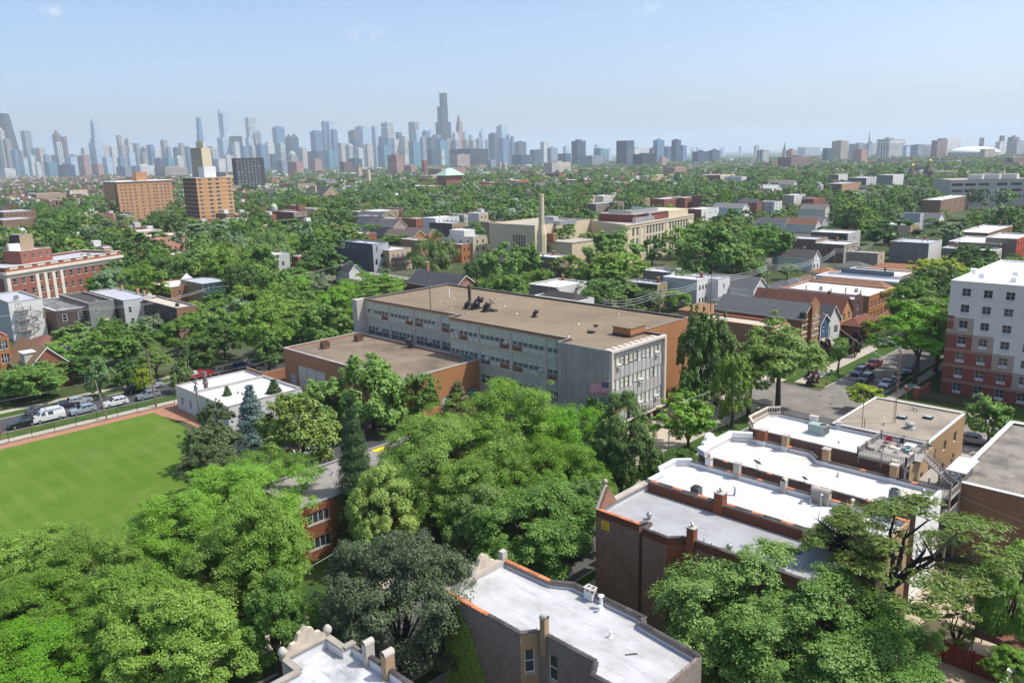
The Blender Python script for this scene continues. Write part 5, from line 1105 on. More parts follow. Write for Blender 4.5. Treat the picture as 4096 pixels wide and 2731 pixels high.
b = tf('b1', 1010, 1590, 1650, 530, 5.2); t = flat('brick_row', 'low red brick row with white roof and dentil cornice behind the school', b, RBR, RBR, RWH, 1, 0, 0, .35, WHITE); x, y = Q('b1', 1578, 500, 5); chimney(t, x, y, 4.8, 11.0, 1.2, 1.2, brick((.4, .22, .12), key='tallch'), STONE); m = MB()
for k in range(60): m.box(b[0]+.2+k*(b[1]-b[0])/60, b[0]+.42+k*(b[1]-b[0])/60, b[3]+.01, b[3]+.12, 4.3, 4.6)
tag(m.build('dentils', WHITE, t), kind='stuff')
b = tf('b1', 1765, 1992, 2122, 112, 11); t = flat('cream_flats', 'cream rendered flats with roof room and iron balcony', b, plain((.5, .46, .39), .85), plain((.52, .45, .33), .85), RGR, 3, 3, 2, .4, TRIM, 'dark', prot=.8); rbox('roof_room', b[0]+6, b[0]+16, b[3]-7, b[3]-.3, 10.7, 13.6, plain((.6, .58, .54), .8), t)
b = tf('b1', 1860, 1885, 2012, 180, 8.2, L=14); flat('orange_brick_flats', 'orange brick flats below the cream flats', b, OBK, OBK, RWH, 2, 0, 3, .4, WHITE, 'dark', prot=.7)
for px, py, Lr, l in ((1500, 55, 26, 'nearer brown roofed bungalow with orange gable end'), (1632, 40, 24, 'farther brown roofed bungalow with white edged orange gable')):
    gx, gy = Q('b1', px, py, 7.2); gable('bungalow', l, gx, gx+Lr, gy-4, gy+4, 4.3, 7.4, 'x', OBK, shingle((.17, .14, .12)), {3: [(3, 5, 1.5, 3, 'tri')]}); guard(gx, gx+Lr, gy-4, gy+4, 7, .4)
b = tf('b1', 1460, 1500, 1585, 142, 7.4, L=14); flat('curved_roof_hall', 'small orange brick hall with white swept parapet', b, brick((.5, .3, .19), key='orh'), brick((.5, .3, .19), key='orh'), RWH, 1, 0, 0, .4, WHITE)
# farther left-centre cluster
x, y = Q('a1', 690, 1040, 15); t = gable('gabled_hall', 'dark roofed hall with tall tan gable and chimney above trees', x, x+42, y-11, y+11, 8, 17, 'x', TBK, shingle((.085, .08, .085)), {3: [(10, 12, 9, 13, 'tall')]}); chimney(t, x+20, y+8, 8, 18.5, 2, 2, plain((.5, .42, .3), .8)); guard(x, x+42, y-11, y+11, 16, .5)
b = tf('a1', 150, 345, 470, 1262, 9.5); t = flat('mansard_house', 'dark red brick house with roof deck near the green dome', b, brick((.22, .11, .09), key='mh'), brick((.4, .3, .24), key='mh2'), RGR, 3, 2, 2, .5, plain((.5, .3, .2), .8)); porches(t, b[0], b[2]+1, b[3]-1, (6.2,), WOODGREY, 2.5)
x, y = Q('a1', 165, 1240, 9.5); t = thing('corner_cupola', 'round corner turret with pale green dome', 'tower', (x, y, 0)); MB().lathe([(2.6, 0), (2.6, 10), (2.9, 10.2), (2.9, 10.7)], (x, y, 0), 16).build('turret', plain((.55, .53, .5), .8), t); MB().lathe([(2.8, 0), (2.7, 1.2), (2.2, 2.5), (1.2, 3.3), (.4, 3.6), (.4, 4.2), (.05, 4.6)], (x, y, 10.7), 16).build('dome', plain((.36, .42, .3), .6, .1), t, True); guard(x-3, x+3, y-3, y+3, 14, .4)
LST = [  # pan, xl, xc, xr, yc, z, wallN, wallW, roof, storeys, nN, nW, label
 ('a0', -90, 30, 330, 1262, 9, BR_BRN, BR_BRN, RGR, 2, 0, 7, 'red brick row with grey roofs at the left edge, farther row'), ('a0', -90, 20, 325, 1335, 8.5, BR_BRN, BR_BRN, RGR, 2, 0, 7, 'red brick row with grey roofs at the left edge, nearer row'), ('a0', 265, 330, 610, 1095, 9, TBK, TBK, RTN, 2, 0, 0, 'long tan warehouse left of the orange brown brick slab'), ('a0', 600, 640, 800, 1060, 9, TBK, CBK, RTN, 2, 0, 3, 'cream warehouse touching the long tan warehouse'), ('a0', 1060, 1160, 1208, 1290, 13, TBK, TBK, RGR, 3, 1, 1, 'grey stone tower house at the foot of the brown slab'),
 ('a1', 865, 1035, 1312, 1262, 10, TBK, TBK, RWH, 3, 2, 5, 'long tan brick flats with white roof above the tree line'),
 ('a1', 940, 1040, 1075, 1300, 10.5, SM('white'), plain((.3, .28, .26), .8), RWH, 3, 2, 1, 'white flats with dark fire stair beside the tan flats'),
 ('a1', 1075, 1150, 1185, 1335, 10, SM('lgrey'), SM('lgrey'), RGR, 3, 2, 1, 'grey sided flats with small dark windows'),
 ('a1', 1235, 1250, 1340, 1320, 9, RBR, RBR, RWH, 2, 0, 3, 'bright red brick house between grey gables'),
 ('a1', 1440, 1470, 1600, 1322, 9.5, RBR, brick((.4, .16, .09), key='b40'), RTN, 3, 0, 4, 'brick flats with orange and tan roof deck'),
 ('a1', 1630, 1650, 1865, 1318, 10.5, SM('white'), SM('white'), RWH, 3, 0, 5, 'long white flats with row of dark windows'),
 ('a1', 1590, 1800, 1925, 1365, 8.5, brick((.12, .1, .1), key='dkb'), TBK, RGR, 2, 0, 3, 'dark brick and tan flats with glass roof railing'),
 ('a1', 1945, 2045, 2132, 1272, 12, plain((.5, .48, .44), .85), plain((.48, .4, .28), .85), RWH, 3, 0, 2, 'beige flats with tall blank wall'),
 ('a1', 2050, 2140, 2245, 1352, 9.5, TBK, brick((.5, .38, .24), key='b50'), RTN, 3, 0, 3, 'tan brick flats left of the cream school'),
 ('a2', 812, 840, 948, 1112, 10, SM('white'), plain((.6, .56, .48), .8), RWH, 3, 0, 2, 'white flats with wooden roof deck beside the grey tree'),
 ('a2', 740, 770, 1030, 1185, 8.5, GBK, GBK, RGR, 2, 0, 4, 'long grey brick house behind the cream school roof'),
 ('a2', 1365, 1400, 1570, 1140, 9, RBR, RBR, RWH, 2, 0, 4, 'red brick house with white gabled dormers'),
 ('a2', 1560, 1590, 1720, 1130, 9, RBR, RBR, RTN, 2, 0, 3, 'red brick house right of the white gabled house'),
 ('a2', 1725, 1740, 1900, 1235, 9, RBR, SM('white'), RWH, 2, 0, 3, 'white and dark red house right of the cream school'),
 ('a2', 1950, 2110, 2155, 935, 10, SM('white', .4), SM('white', .4), RWH, 3, 2, 2, 'white modern flats in the distance with blue side'),
 ('a2', 1180, 1240, 1490, 925, 12, SM('lgrey'), plain((.52, .4, .27), .85), RWH, 3, 2, 6, 'long tan and white modern flats in the distance'),
 ('a2', 300, 430, 480, 905, 12, RBR, RBR, RGR, 3, 3, 2, 'red brick flats with lift tower in the distance'),
 ('a2', 1830, 1915, 2050, 920, 12, RBR, plain((.6, .5, .36), .85), RWH, 3, 2, 4, 'red and cream flats in the far right distance'),
 ('b2', 140, 400, 520, 300, 8.5, GBK, GBK, RWH, 2, 3, 1, 'grey brick house with white window surrounds under the pale willow'),
 ('b2', 1205, 1465, 1495, 440, 8, GBK, SM('white'), RWH, 2, 0, 1, 'white roofed flats left of the big cottonwood'),
 ('b2', 1165, 1335, 1430, 548, 7.2, GBK, brick((.45, .34, .2), key='b45'), RGR, 2, 0, 2, 'flats with ivy covered side wall and tan rear'),
 ('b2', 1630, 1700, 1812, 505, 8.6, plain((.4, .41, .43), .8), SM('white'), RWH, 2, 0, 3, 'white sided house with black windows under the cottonwood'),
 ('b2', 1870, 1895, 1962, 500, 8.2, SM('white'), SM('white'), RGR, 2, 0, 1, 'narrow white house right of the cottonwood trunk'),
 ('b2', 390, 420, 690, 575, 7, GBK, SM('white'), RWH, 2, 0, 0, 'low white roofed building behind the black shingle roof'),
 ('b2', 205, 612, 660, 702, 5.6, SM('white'), SM('white'), RWH, 1, 0, 0, 'low building with white corrugated roof edge behind the school parapet'),
 ('b3', 395, 735, 852, 78, 8.5, brick((.2, .165, .145), key='b20'), SM('lgrey'), RWH, 2, 3, 1, 'rough brick flats with ivy patch and white roof'),
 ('b3', 185, 440, 550, 135, 7.5, brick((.24, .18, .15), key='b24'), TBK, RGR, 2, 0, 1, 'brown brick flats with tan back porch'),
 ('b3', 550, 700, 822, 182, 7.5, brick((.22, .17, .14), key='b22'), plain((.3, .25, .2), .8), RWH, 2, 1, 2, 'brown brick house with white overhanging roof'),
 ('b3', 840, 1010, 1075, 262, 6.5, plain((.25, .22, .2), .85), plain((.42, .33, .25), .85), RTN, 2, 0, 1, 'small brown back building with roof fence'),
 ('b3', 230, 350, 412, 250, 6.5, siding((.12, .13, .15)), siding((.3, .3, .3)), RWH, 2, 0, 1, 'dark blue grey house with white flat roof'),
 ('b3', 1120, 1480, 1600, 170, 8.5, brick((.2, .19, .18), (.19, .18, .17), (.17, .16, .15), .15, key='gpaint'), SM('white'), RGR, 2, 3, 0, 'large grey painted blank walled building'),
 ('b3', 1600, 2100, 2150, 238, 7.2, GBK, plain((.5, .46, .38), .8), RWH, 2, 3, 3, 'brick and stone fronted flats with white roof'),
 ('b3', 1660, 2140, 2295, 175, 8.5, GBK, brick((.44, .13, .06), key='b44'), RWH, 2, 0, 6, 'orange red brick terrace front at the right'),
 ('b3', 2000, 2290, 2420, 128, 10.5, GBK, brick((.5, .1, .055), key='b51'), RWH, 3, 0, 5, 'bright red brick terrace at the right edge'),
 ('b3', 1980, 2020, 2250, 75, 8, BR_BRN, BR_BRN, RWH, 2, 0, 3, 'low brown brick building with glass railed roof at right'),
 ('a3', 1575, 1590, 1850, 1150, 10, BR_BRN, brick((.3, .19, .14), key='b30'), RWH, 2, 0, 5, 'brown flat roofed house with white bay window'),
 ('a3', 1255, 1400, 1430, 1275, 9, plain((.4, .44, .5), .8), SM('lgrey'), RGR, 3, 0, 1, 'pale blue grey box on a rooftop right of the maple'),
 ('a3', 1300, 1310, 1390, 1380, 10, plain((.5, .4, .28), .8), brick((.5, .33, .22), key='b52'), RWH, 3, 0, 3, 'tan and orange brick flats between two big maples'),
 ('a3', 510, 680, 855, 1000, 12, brick((.28, .16, .1), key='b28'), brick((.52, .32, .19), key='b53'), RGR, 3, 4, 7, 'orange brick apartment house with rows of windows'),
 ('a3', 735, 905, 1015, 945, 13, plain((.12, .13, .14), .5), plain((.5, .5, .5), .6), RWH, 3, 4, 4, 'dark modern flats with white overhanging roof'),
 ('a3', 1000, 1150, 1250, 920, 17, plain((.2, .22, .23), .4), plain((.62, .62, .62), .6), RWH, 4, 5, 4, 'white and glass modern flats with balconies'),
 ('a3', 560, 650, 735, 915, 13, plain((.15, .11, .1), .8), SM('white'), RWH, 3, 2, 2, 'white and dark townhouses right of distant gables'),
 ('a3', 0, 60, 130, 1165, 9, plain((.5, .5, .5), .7), SM('white'), RGR, 3, 2, 2, 'white sided house with dark roof at the tree edge'),
 ('a3', 315, 420, 530, 1140, 8.5, RBR, RBR, shingle((.25, .1, .06)), 2, 2, 2, 'red brick house with white arched gable'),
 ('a3', 140, 240, 345, 1105, 8.5, plain((.48, .45, .4), .8), SM('white'), RWH, 2, 1, 2, 'pale house with white penthouse'),
]
for pan, xl, xc, xr, yc, z_, wN, wW, rf, st, nN, nW, l in LST:
    b = tf(pan, xl, xc, xr, yc, z_)
    if b[1]-b[0] < 8: b = (b[0], b[0]+12, b[2], b[3], b[4])
    if b[3]-b[2] < 5: b = (b[0], b[1], b[3]-7, b[3], b[4])
    t = flat('house', l, b, wN, wW, rf, st, nN, nW, .35, WHITE if rf is RWH else CONC, rnd.choice(['dh', 'dark', 'dhs']))
    for k in range(rnd.randint(1, 3)): vent_pipe(t, rnd.uniform(b[0]+1, b[1]-1), rnd.uniform(b[2]+1, b[3]-1), z_-.33, rnd.uniform(.5, 1.2), .13)
    if rnd.random() < .6: chimney(t, rnd.uniform(b[0]+2, b[1]-2), b[2]+.5, z_-.5, z_+1.3, .7, .6, BR_RED)
IV2 = leafmat('ivy_leaf_dark', (.02, .055, .012), (.04, .085, .018), .2)
b = tf('b2', 1165, 1335, 1430, 548, 7.2); ivy('ivy', 'ivy covering the side wall of the tan rear flats', (b[1], b[3]+.05), (b[0], b[3]+.05), 0, 7.2, IV2, 16, 7, lambda u: .97, (0, 1), sz=.45)
b = tf('b3', 395, 735, 852, 78, 8.5); ivy('ivy', 'ivy patch on the rough brick flats with white roof', (b[1]-10, b[3]+.05), (b[0], b[3]+.05), 0, 8.2, IV2, 14, 8, lambda u: .6+.4*math.sin(u*3), (0, 1), sz=.5)
GB_ = [  # pan, ridge west end x,y, ridge z, half width, eave, length, end wall, roof, label
 ('a1', 1180, 1305, 11, 4, 7.5, 24, SM('lgrey'), (.1, .1, .11), 'narrow grey gabled house with two dark windows'), ('a1', 1320, 1335, 10.5, 5, 7, 26, plain((.35, .28, .24), .8), (.12, .115, .12), 'brown gabled house with long grey roof'),
 ('a1', 1200, 1260, 12, 6, 8.5, 28, TBK, (.11, .11, .12), 'broad charcoal roofed house with skylight'),
 ('b2', 2285, 482, 8.2, 4.2, 5, 16, SM('white'), (.13, .135, .14), 'white gabled house with grey roof near power lines'), ('b3', 450, 235, 8, 3.4, 5.2, 14, SM('white'), (.1, .09, .085), 'white gabled cottage with dark roof'),
 ('b3', 300, 250, 6.5, 3.4, 4.2, 10, SM('white'), (.2, .2, .2), 'small white cottage below the cream gable'), ('a3', 555, 1190, 8.5, 4.5, 5.5, 18, plain((.58, .55, .48), .8), (.18, .17, .16), 'cream gabled house with grey roof'),
 ('a3', 470, 1320, 8, 4, 5, 26, SM('white'), (.22, .11, .07), 'white gabled house with long rusty brown roof'), ('a3', 190, 1320, 7.5, 4, 4.8, 18, SM('white'), (.11, .115, .13), 'small white house with charcoal roof under trees'),
 ('a3', 530, 1300, 8.5, 4.2, 5.4, 16, SM('lgrey'), (.14, .145, .16), 'grey gabled house beside the rusty roof'), ('a2', 2150, 1180, 9, 5, 6, 24, SM('white'), (.2, .2, .21), 'pale grey roofed house near the dark spruce'),
 ('a3', 250, 965, 12, 7, 7.5, 30, plain((.62, .6, .55), .8), (.22, .19, .17), 'distant house with tan roof and white gable'), ('a3', 100, 1010, 9, 7, 5.5, 26, SM('white'), (.5, .5, .48), 'distant white gabled house with pale roof'),
 ('a3', 1600, 1270, 8.5, 5, 6, 26, SM('white'), (.13, .13, .14), 'house with grey roof and white gable under the maple')]
for pan, px, py, zr_, hw, ze, L_, wm, rc, l in GB_:
    gx, gy = Q(pan, px, py, zr_); gable('gabled_house', l, gx, gx+L_, gy-hw, gy+hw, ze, zr_, 'x', wm, shingle(rc), {3: [(hw-1.8, hw-.8, 1.2, 2.8, 'dark'), (hw+.8, hw+1.8, 1.2, 2.8, 'dark')]+([(hw-.5, hw+.5, ze+.2, ze+1.5, 'dark')] if zr_-ze > 2.6 else [])}); guard(gx, gx+L_, gy-hw, gy+hw, zr_, .5)
GAR = [('b3', 520, 405, 4.2, 8, 7, (.3, .16, .085), (.6, .6, .58), 'tan roofed garage with white gable by the alley'), ('b3', 790, 355, 4.5, 11, 8, (.13, .125, .12), (.6, .55, .48), 'garage with grey and rust hipped roof'), ('b3', 370, 480, 4, 9, 8, (.24, .17, .12), (.5, .5, .5), 'light brown hipped garage roof'),
 ('b3', 480, 510, 4, 8, 7, (.13, .105, .095), (.4, .4, .4), 'dark brown garage roof beside the blue fence'), ('b3', 150, 530, 4, 9, 7, (.12, .12, .125), (.66, .66, .65), 'charcoal garage with white door wall'), ('b3', 60, 570, 4, 9, 7, (.13, .13, .13), (.6, .6, .6), 'second charcoal garage nearer the bins'),
 ('b3', 1250, 380, 5, 22, 10, (.3, .145, .075), (.4, .35, .3), 'broad rust brown roof before the grey painted building'), ('b2', 2060, 660, 4.4, 12, 9, (.14, .145, .15), (.55, .5, .42), 'grey hipped garage roof by the power pole'), ('b2', 1780, 745, 4, 12, 8, (.36, .2, .11), (.35, .2, .13), 'orange brown garage roof behind the brick chimney'),
 ('b2', 470, 640, 6, 16, 8, (.055, .05, .05), (.4, .4, .4), 'black shingle roof with skylight behind the school parapet'), ('b3', 240, 505, 3.8, 7, 7, (.17, .17, .175), (.6, .6, .6), 'pale grey garage roof between charcoal garages')]
for pan, px, py, z_, L_, W_, rc, wc, l in GAR:
    x, y = Q(pan, px, py, z_); t = building('garage', l, rect(x-L_/2, x+L_/2, y-W_/2, y+W_/2), z_-1., plain(wc, .8), RGR, 0, TRIM, {3: [(W_/2-1.2, W_/2+1.2, .05, 2.1, 'one', WHITE)]}, 'garage'); hip(t, x-L_/2, x+L_/2, y-W_/2, y+W_/2, z_-.96, z_+.9, shingle(rc), inset_=W_/2+.35 if L_ > W_+2 else None); guard(x-L_/2, x+L_/2, y-W_/2, y+W_/2, z_+.5, .3)
# ------------------------------------------------------------------ houses along the street to the south
t = building('brick_house', 'low red brick house with cream roof and white window crowns', rect(77.5, 97, -168.5, -161.7), 8, RBR, RTN, .4, plain((.5, .2, .12), .8), {3: [(1+i*2, 1.9+i*2, z_, z_+1.7, 'dhs') for i in range(3) for z_ in (1.4, 4.9)]}, mats={2: BR_BRN}); guard(77.5, 97, -168.5, -161.7, 8, .5); rbox('cornice', 77.3, 77.48, -168.5, -161.7, 7.2, 7.7, WHITE, t)
STY['arch'] = (1, 2, .08, TRIM, GLASS, STONE)
v_ = gable('victorian_house', 'ornate brown brick house with grey shingled roof and striped gable front', 77, 99, -182, -173.8, 8.2, 11, 'x', BR_BRN, shingle((.115, .125, .125)), {3: [(1.3, 2.4, 1.0, 3.4, 'arch'), (4.8, 6.6, 1.0, 3.3, 'arch'), (1.2, 2.3, 5, 7.2, 'arch'), (4.5, 6.5, 5, 7.4, 'pairs')], 2: [(18, 19.2, .6, 2.8, 'dark')]}, endmat=brick((.38, .2, .1), key='vfront')); guard(77, 99, -182, -173.8, 10, 1)
rbox('front_bay', 76.2, 76.98, -181.4, -177.4, 0, 10.4, brick((.38, .2, .1), key='vfront'), v_)
for z_ in (1.6, 3.5, 4.6, 6.4, 7.6): rbox('stone_band', 76.12, 76.19, -181.4, -177.4, z_, z_+.16, TRIM, v_); rbox('stone_band', 76.9, 76.99, -177.35, -173.8, z_, z_+.16, TRIM, v_)
addwin(v_, Vector((76.2, -177.4)), Vector((0, -1)), Vector((-1, 0)), (1.1, 2.9, 1.2, 3.4), 'arch', dep=-.04); addwin(v_, Vector((76.2, -177.4)), Vector((0, -1)), Vector((-1, 0)), (1.1, 2.9, 5, 7.3), 'pairs', dep=-.04); addwin(v_, Vector((76.2, -177.4)), Vector((0, -1)), Vector((-1, 0)), (1.5, 2.5, 8.3, 9.9), 'dhs', dep=-.04)
for y_ in (-174.4, -181.7): rbox('ornament', 76.5, 77.6, y_-.6, y_+.6, 7.9, 9.6, plain((.035, .03, .03), .6), v_)
m = MB(); gable_plate(m, 76.6, -179.4, 10.4, [(-2, 0), (-1.9, .7), (-1.2, .8), (0, 2.0), (1.2, .8), (1.9, .7), (2, 0)], .5); m.build('gable', brick((.38, .2, .1), key='vfront'), v_)
rbox('skylight', 84, 85, -176.9, -175.6, 9.35, 9.62, DARKMETAL, v_); chimney(v_, 99.6, -176, 3, 8.6, 1.6, 1.3, brick((.34, .19, .12), key='vch'), STONE)
for i in range(9): rbox('step', 72.6+i*.38, 77, -183.6+1.9*0-2.2, -181.9-.6, .0, .2*(i+1), STONE, v_)
m = MB(); [m.tube((72.6, y_, 1.0), (76.2, y_, 2.8), .04, n=5) for y_ in (-185.7, -182.5)]; m.build('handrail', DARKMETAL, v_)
t = gable('blue_house', 'narrow bright blue board house with white trim', 76.2, 92, -187.2, -182.3, 5.8, 7.6, 'x', siding((.055, .12, .21), .3), shingle((.1, .1, .11)), {3: [(1.2, 2.8, 3.6, 5.4, 'dh'), (1.4, 3.4, .9, 2.3, 'two')]}); guard(76, 92, -187.2, -182.3, 7, .8)
for y_ in (-187.2, -182.3): rbox('corner_board', 76.1, 76.2, y_-.12, y_+.12, 0, 5.7, WHITE, t)
t = gable('white_house', 'white clapboard house with tall gable and charcoal roof', 77, 96, -196, -187.8, 4.6, 8.4, 'x', SM('white', .12), shingle((.085, .088, .1)), {3: [(1.2, 2.4, 1.2, 3.6, 'dh'), (4.6, 6.8, 1.4, 3.4, 'tri'), (3.6, 4.6, 5, 6.8, 'dh')]}); guard(77, 96, -196, -187.8, 8, .8)
t = gable('brown_house', 'orange and brown house with long rust red roof and front porch', 77, 101, -203.2, -196.2, 6, 9.6, 'x', plain((.33, .18, .1), .85), shingle((.16, .07, .05)), {3: [(1.2, 2.4, 3.8, 5.6, 'dh'), (4.4, 5.6, 3.8, 5.6, 'dh')]}, trim=plain((.35, .05, .05), .7), endmat=plain((.45, .24, .1), .85)); guard(77, 101, -203, -196, 9, .8)
rbox('porch_wall', 72.6, 76.9, -209.5, -197, 0, 2.6, brick((.2, .09, .06), key='porchb'), t); hip(t, 72.6, 77.4, -209.5, -197, 2.9, 4.4, shingle((.18, .075, .055)), .4, 2.4); addwin(t, Vector((72.6, -197)), Vector((0, -1)), Vector((-1, 0)), (1.5, 3, 1, 2.4), 'dark', dep=-.03)
chimney(t, 82, -200.5, 8, 10.4, .8, .7, BR_BRN)
t = building('arched_window_house', 'dark brown brick house with tall arched window and pale flat roof', rect(77.3, 101, -211, -204.6), 8, plain((.33, .32, .31), .85), RGR, .35, plain((.2, .12, .1), .8), {3: [(2.4, 4, 3.4, 6.9, 'pair')]}, mats={3: brick((.13, .07, .06), key='archb')}); guard(77, 101, -211, -204.6, 8, .7); m = MB(); gable_plate(m, 77.4, -207.8, 8, [(-2.6, 0), (-1.2, 1.1), (1.2, 1.1), (2.6, 0)], .3); m.build('gable', brick((.13, .07, .06), key='archb'), t)
for k in range(2): condenser(('left' if k == 0 else 'right')+' condenser unit on the roof of the gold corniced brick flats', 92-k*9, -219-k*2, 7.2, plain((.5, .5, .48), .6), .9, .9)
t = building('corniced_flats', 'red brick flats with gilded cornice and white patched roof', rect(77, 101, -231, -214.2), 7.6, BR_BRN, RWH, .4, plain((.5, .25, .16), .8), {3: wgrid(16.8, 6, (1.2, 4.3), 1., 1.8, sty='dhs')}, mats={3: OBK}); guard(77, 101, -231, -214.2, 7.6, .7); c = rbox('cornice', 76.5, 76.98, -231, -222, 6.8, 8.0, plain((.55, .4, .14), .5, .15), t)
for k in range(14): rbox('bracket', 76.42, 76.5, -230.8+k*.65, -230.5+k*.65, 6.9, 7.5, plain((.3, .2, .06), .6), c)
for x_, h_ in ((80, 1.3), (84, 1.6), (88, 1), (95, 1.2)): vent_pipe(t, x_, -216, 7.25, h_, .2, plain((.35, .3, .27), .7))
t = building('rust_roofed_house', 'house with long rusty brown shingle roof right of the corniced flats', rect(79, 101, -238.5, -232.5), 6.4, GBK, RGR, 0, TRIM, None); hip(t, 79, 101, -238.5, -232.5, 6.44, 8.6, shingle((.27, .15, .09))); guard(79, 101, -238.5, -232.5, 8, .4)
t = building('long_white_flats', 'long low flats with white brick side and pale blue grey roof', rect(80, 104, -252, -243), 7.4, WB, RGR, .4, WHITE, None); guard(80, 104, -252, -243, 7.4, .6); rbox('roof_screen', 84, 100, -252.5, -252.2, 7.2, 9.0, plain((.1, .14, .17), .7), t)
t = building('low_white_building', 'low white roofed building with black flue before rust brown roof', rect(84, 103, -272, -258), 6.8, BR_BRN, RWH, .4, WHITE, None); guard(84, 103, -272, -258, 6.8, .5); vent_pipe(t, 90, -262, 6.4, 2.2, .3, DARKMETAL); condenser('condenser unit beside the black flue on low white roof', 91.5, -260.5, 6.42, plain((.3, .3, .3), .6), .9, .9)
# ------------------------------------------------------------------ cream school with chimney
ROOF_S = roofmat((.42, .37, .31), (.28, .25, .22), .5, .05, 12, 2, .9, .15, key='roofs')
sx0, sy1 = 253.5, -276.5
cs = thing('cream_school', 'cream brick school with tall windows, cornice and red roof storey', 'school', (245, -320, 0))
bl = building('north_block', '', rect(253.5, 284, -318, sy1), 14, CBK, ROOF_S, .7, plain((.5, .45, .38), .8), {2: [(30.5-14.5+i*1.75, 30.5-13.2+i*1.75, 5.2, 10.4, 'tall') for i in range(5)]+[(17, 18.5, 1, 3, 'tall'), (21, 22.5, 1, 3, 'tall')], 3: [(4+i*6, 5.6+i*6, 2, 4.4, 'six') for i in range(6)]}, 'school', obj=cs)
wg = building('wing', '', [(230.5, -390), (264, -390), (264, -318.3), (253.3, -318.3), (221.8, -300), (221.8, -306)][:0] or [(229.5, -376), (262, -379), (253.3, -318.3), (221.5, -303.5)], 13.6, CBK, ROOF_S, .7, plain((.55, .48, .36), .8), {3: [(u_, u_+1.9, z_, z_+2.9, 'six') for u_ in [7, 11] + [21+i*3.1 for i in range(6)] + [45+i*3.1 for i in range(7)] for z_ in (1.5, 5.5, 9.2)]}, 'school', obj=cs)
a, d, n, L = edge([(229.5, -376), (262, -379), (253.3, -318.3), (221.5, -303.5)], 3); m = MB(); obox(m, a+n*.15, a+d*L+n*.15, .2, 12.3, 12.6); obox(m, a+n*.2, a+d*L+n*.2, .25, 13.2, 13.5); m.build('cornice', plain((.6, .53, .4), .8), cs)
for u_ in (2, 15, 19.2, 41.5, 67): q = a+d*u_; m = MB(); obox(m, q+n*.1-d*.7, q+n*.1+d*.7, .12, .01, 12.29); m.build('pilaster', CBK, cs)
for pg_ in (wg,): pass
rs = rbox('roof_storey', 233, 254, -356, -326, 13, 15.6, plain((.2, .06, .055), .7, .1), cs); rbox('roof', 232.6, 254.4, -356.4, -325.6, 15.602, 15.9, ROOF_S, rs); rbox('roof_storey', 232.4, 252, -375, -356.5, 13, 15.8, CBK, cs)
DUCT = plain((.42, .43, .44), .35, .15, metal=.5)
m = MB(); m.box(236, 250, -330, -328.4, 16, 17); m.box(236, 237.6, -352, -330, 16, 17); m.box(237.6, 252, -352, -350.5, 16, 17); m.build('duct', DUCT, cs); m = MB(); m.box(228.5, 230.5, -338, -322, 13, 14.8); m.box(230.5, 233, -338, -336, 13, 16); m.build('duct', DUCT, cs)
m = MB(); m.box(250, 262, -292, -290.4, 13.4, 14.9); m.box(250, 251.6, -303, -292, 13.4, 14.9); m.build('duct', DUCT, cs); rbox('air_handler', 257, 264, -297.5, -294, 13.4, 16, plain((.45, .45, .46), .5), cs)
MB().lathe([(2.2, 0), (2.2, 11.5), (1.35, 14.5), (1.3, 15), (1.2, 24.4), (1.3, 24.5), (1.3, 25)], (246.2, -273.2, 0), 8).build('chimney', CBK, cs)
for z_ in range(16, 24, 2): MB().lathe([(1.36-.011*(z_-15), 0), (1.36-.011*(z_-15), .15)], (246.2, -273.2, z_), 8).build('chimney_band', plain((.62, .55, .42), .8), cs)
lb = rbox('boiler_house', 233, 253.3, -296, -279, 0, 8.5, CBK, cs); rbox('roof', 232.8, 253.4, -296.2, -278.8, 8.502, 8.8, ROOF_S, lb)
for i in range(3): addwin(cs, Vector((253, -279)), Vector((-1, 0)), Vector((0, 1)), (3+i*5, 4.8+i*5, 2, 5, 'six'), 'six', dep=-.05)
MB().tube((248.5, -278.3, 0), (248.5, -278.3, 9.8), .55, n=8).build('debris_chute', plain((.65, .42, .04), .6), cs); rbox('scaffold', 242, 248, -278.5, -276.5, 9, 11.6, plain((.28, .13, .08), .8), cs)
ck, ckz = .906, 1.214; cs.location = (245*ck, -320*ck, 0); cs.scale = (ck, ck, ckz)
guard(221.5*ck, 284*ck, -379*ck, -276*ck, 17, .7); guard(244.5*ck, 248*ck, -275*ck, -271.5*ck, 38, 1); guard(222*ck, 230*ck, -376*ck, -325*ck, 17, 1)
# ------------------------------------------------------------------ two brick towers and other landmarks beyond the trees
def bands(t, x0, x1, y0, y1, zs, mat, o=.12, h=.35):
    for z in zs: rbox('floor_band', x0-o, x1+o, y0-o, y1+o, z, z+h, mat, t)
x0, x1, y0, y1, z = tf('a0', 945, 1070, 1572, 990, D=690); TOB = brick((.5, .27, .13), (.46, .24, .12), (.46, .27, .15), .12, key='tob')
zs = [z-3-2.95*i for i in range(11)]; L = y1-y0; wn = [(u_-.8, u_+.8, q-1.0, q+.5, 'two') for q in zs for u_ in [L*k for k in (.07, .14, .22, .31, .43, .55, .66, .71, .79, .87, .93)]]
bt = building('orange_brick_tower', 'broad orange brown brick apartment slab with rows of white windows', rect(x0, x1, y0, y1), z, TOB, RGR, 0, WHITE, {3: wn, 2: []}, 'apartment block'); guard(x0, x1, y0, y1, z, .75)
rbox('stair_slot', x0+1.5, x0+5, y1-.4, y1+.02, 0, z-1.5, plain((.14, .1, .08), .8), bt); rbox('roof_slab', x0-.8, x1+.8, y0-.8, y1+.8, z+.4, z+.9, WHITE, bt); rbox('top_storey', x0+1, x1-1, y0+1, y1-1, z+.02, z+.39, DARKMETAL, bt)
c = rbox('lift_house', x0+2, x0+11, y0+L*.42, y0+L*.62, z+.91, z+8.2, TOB, bt)
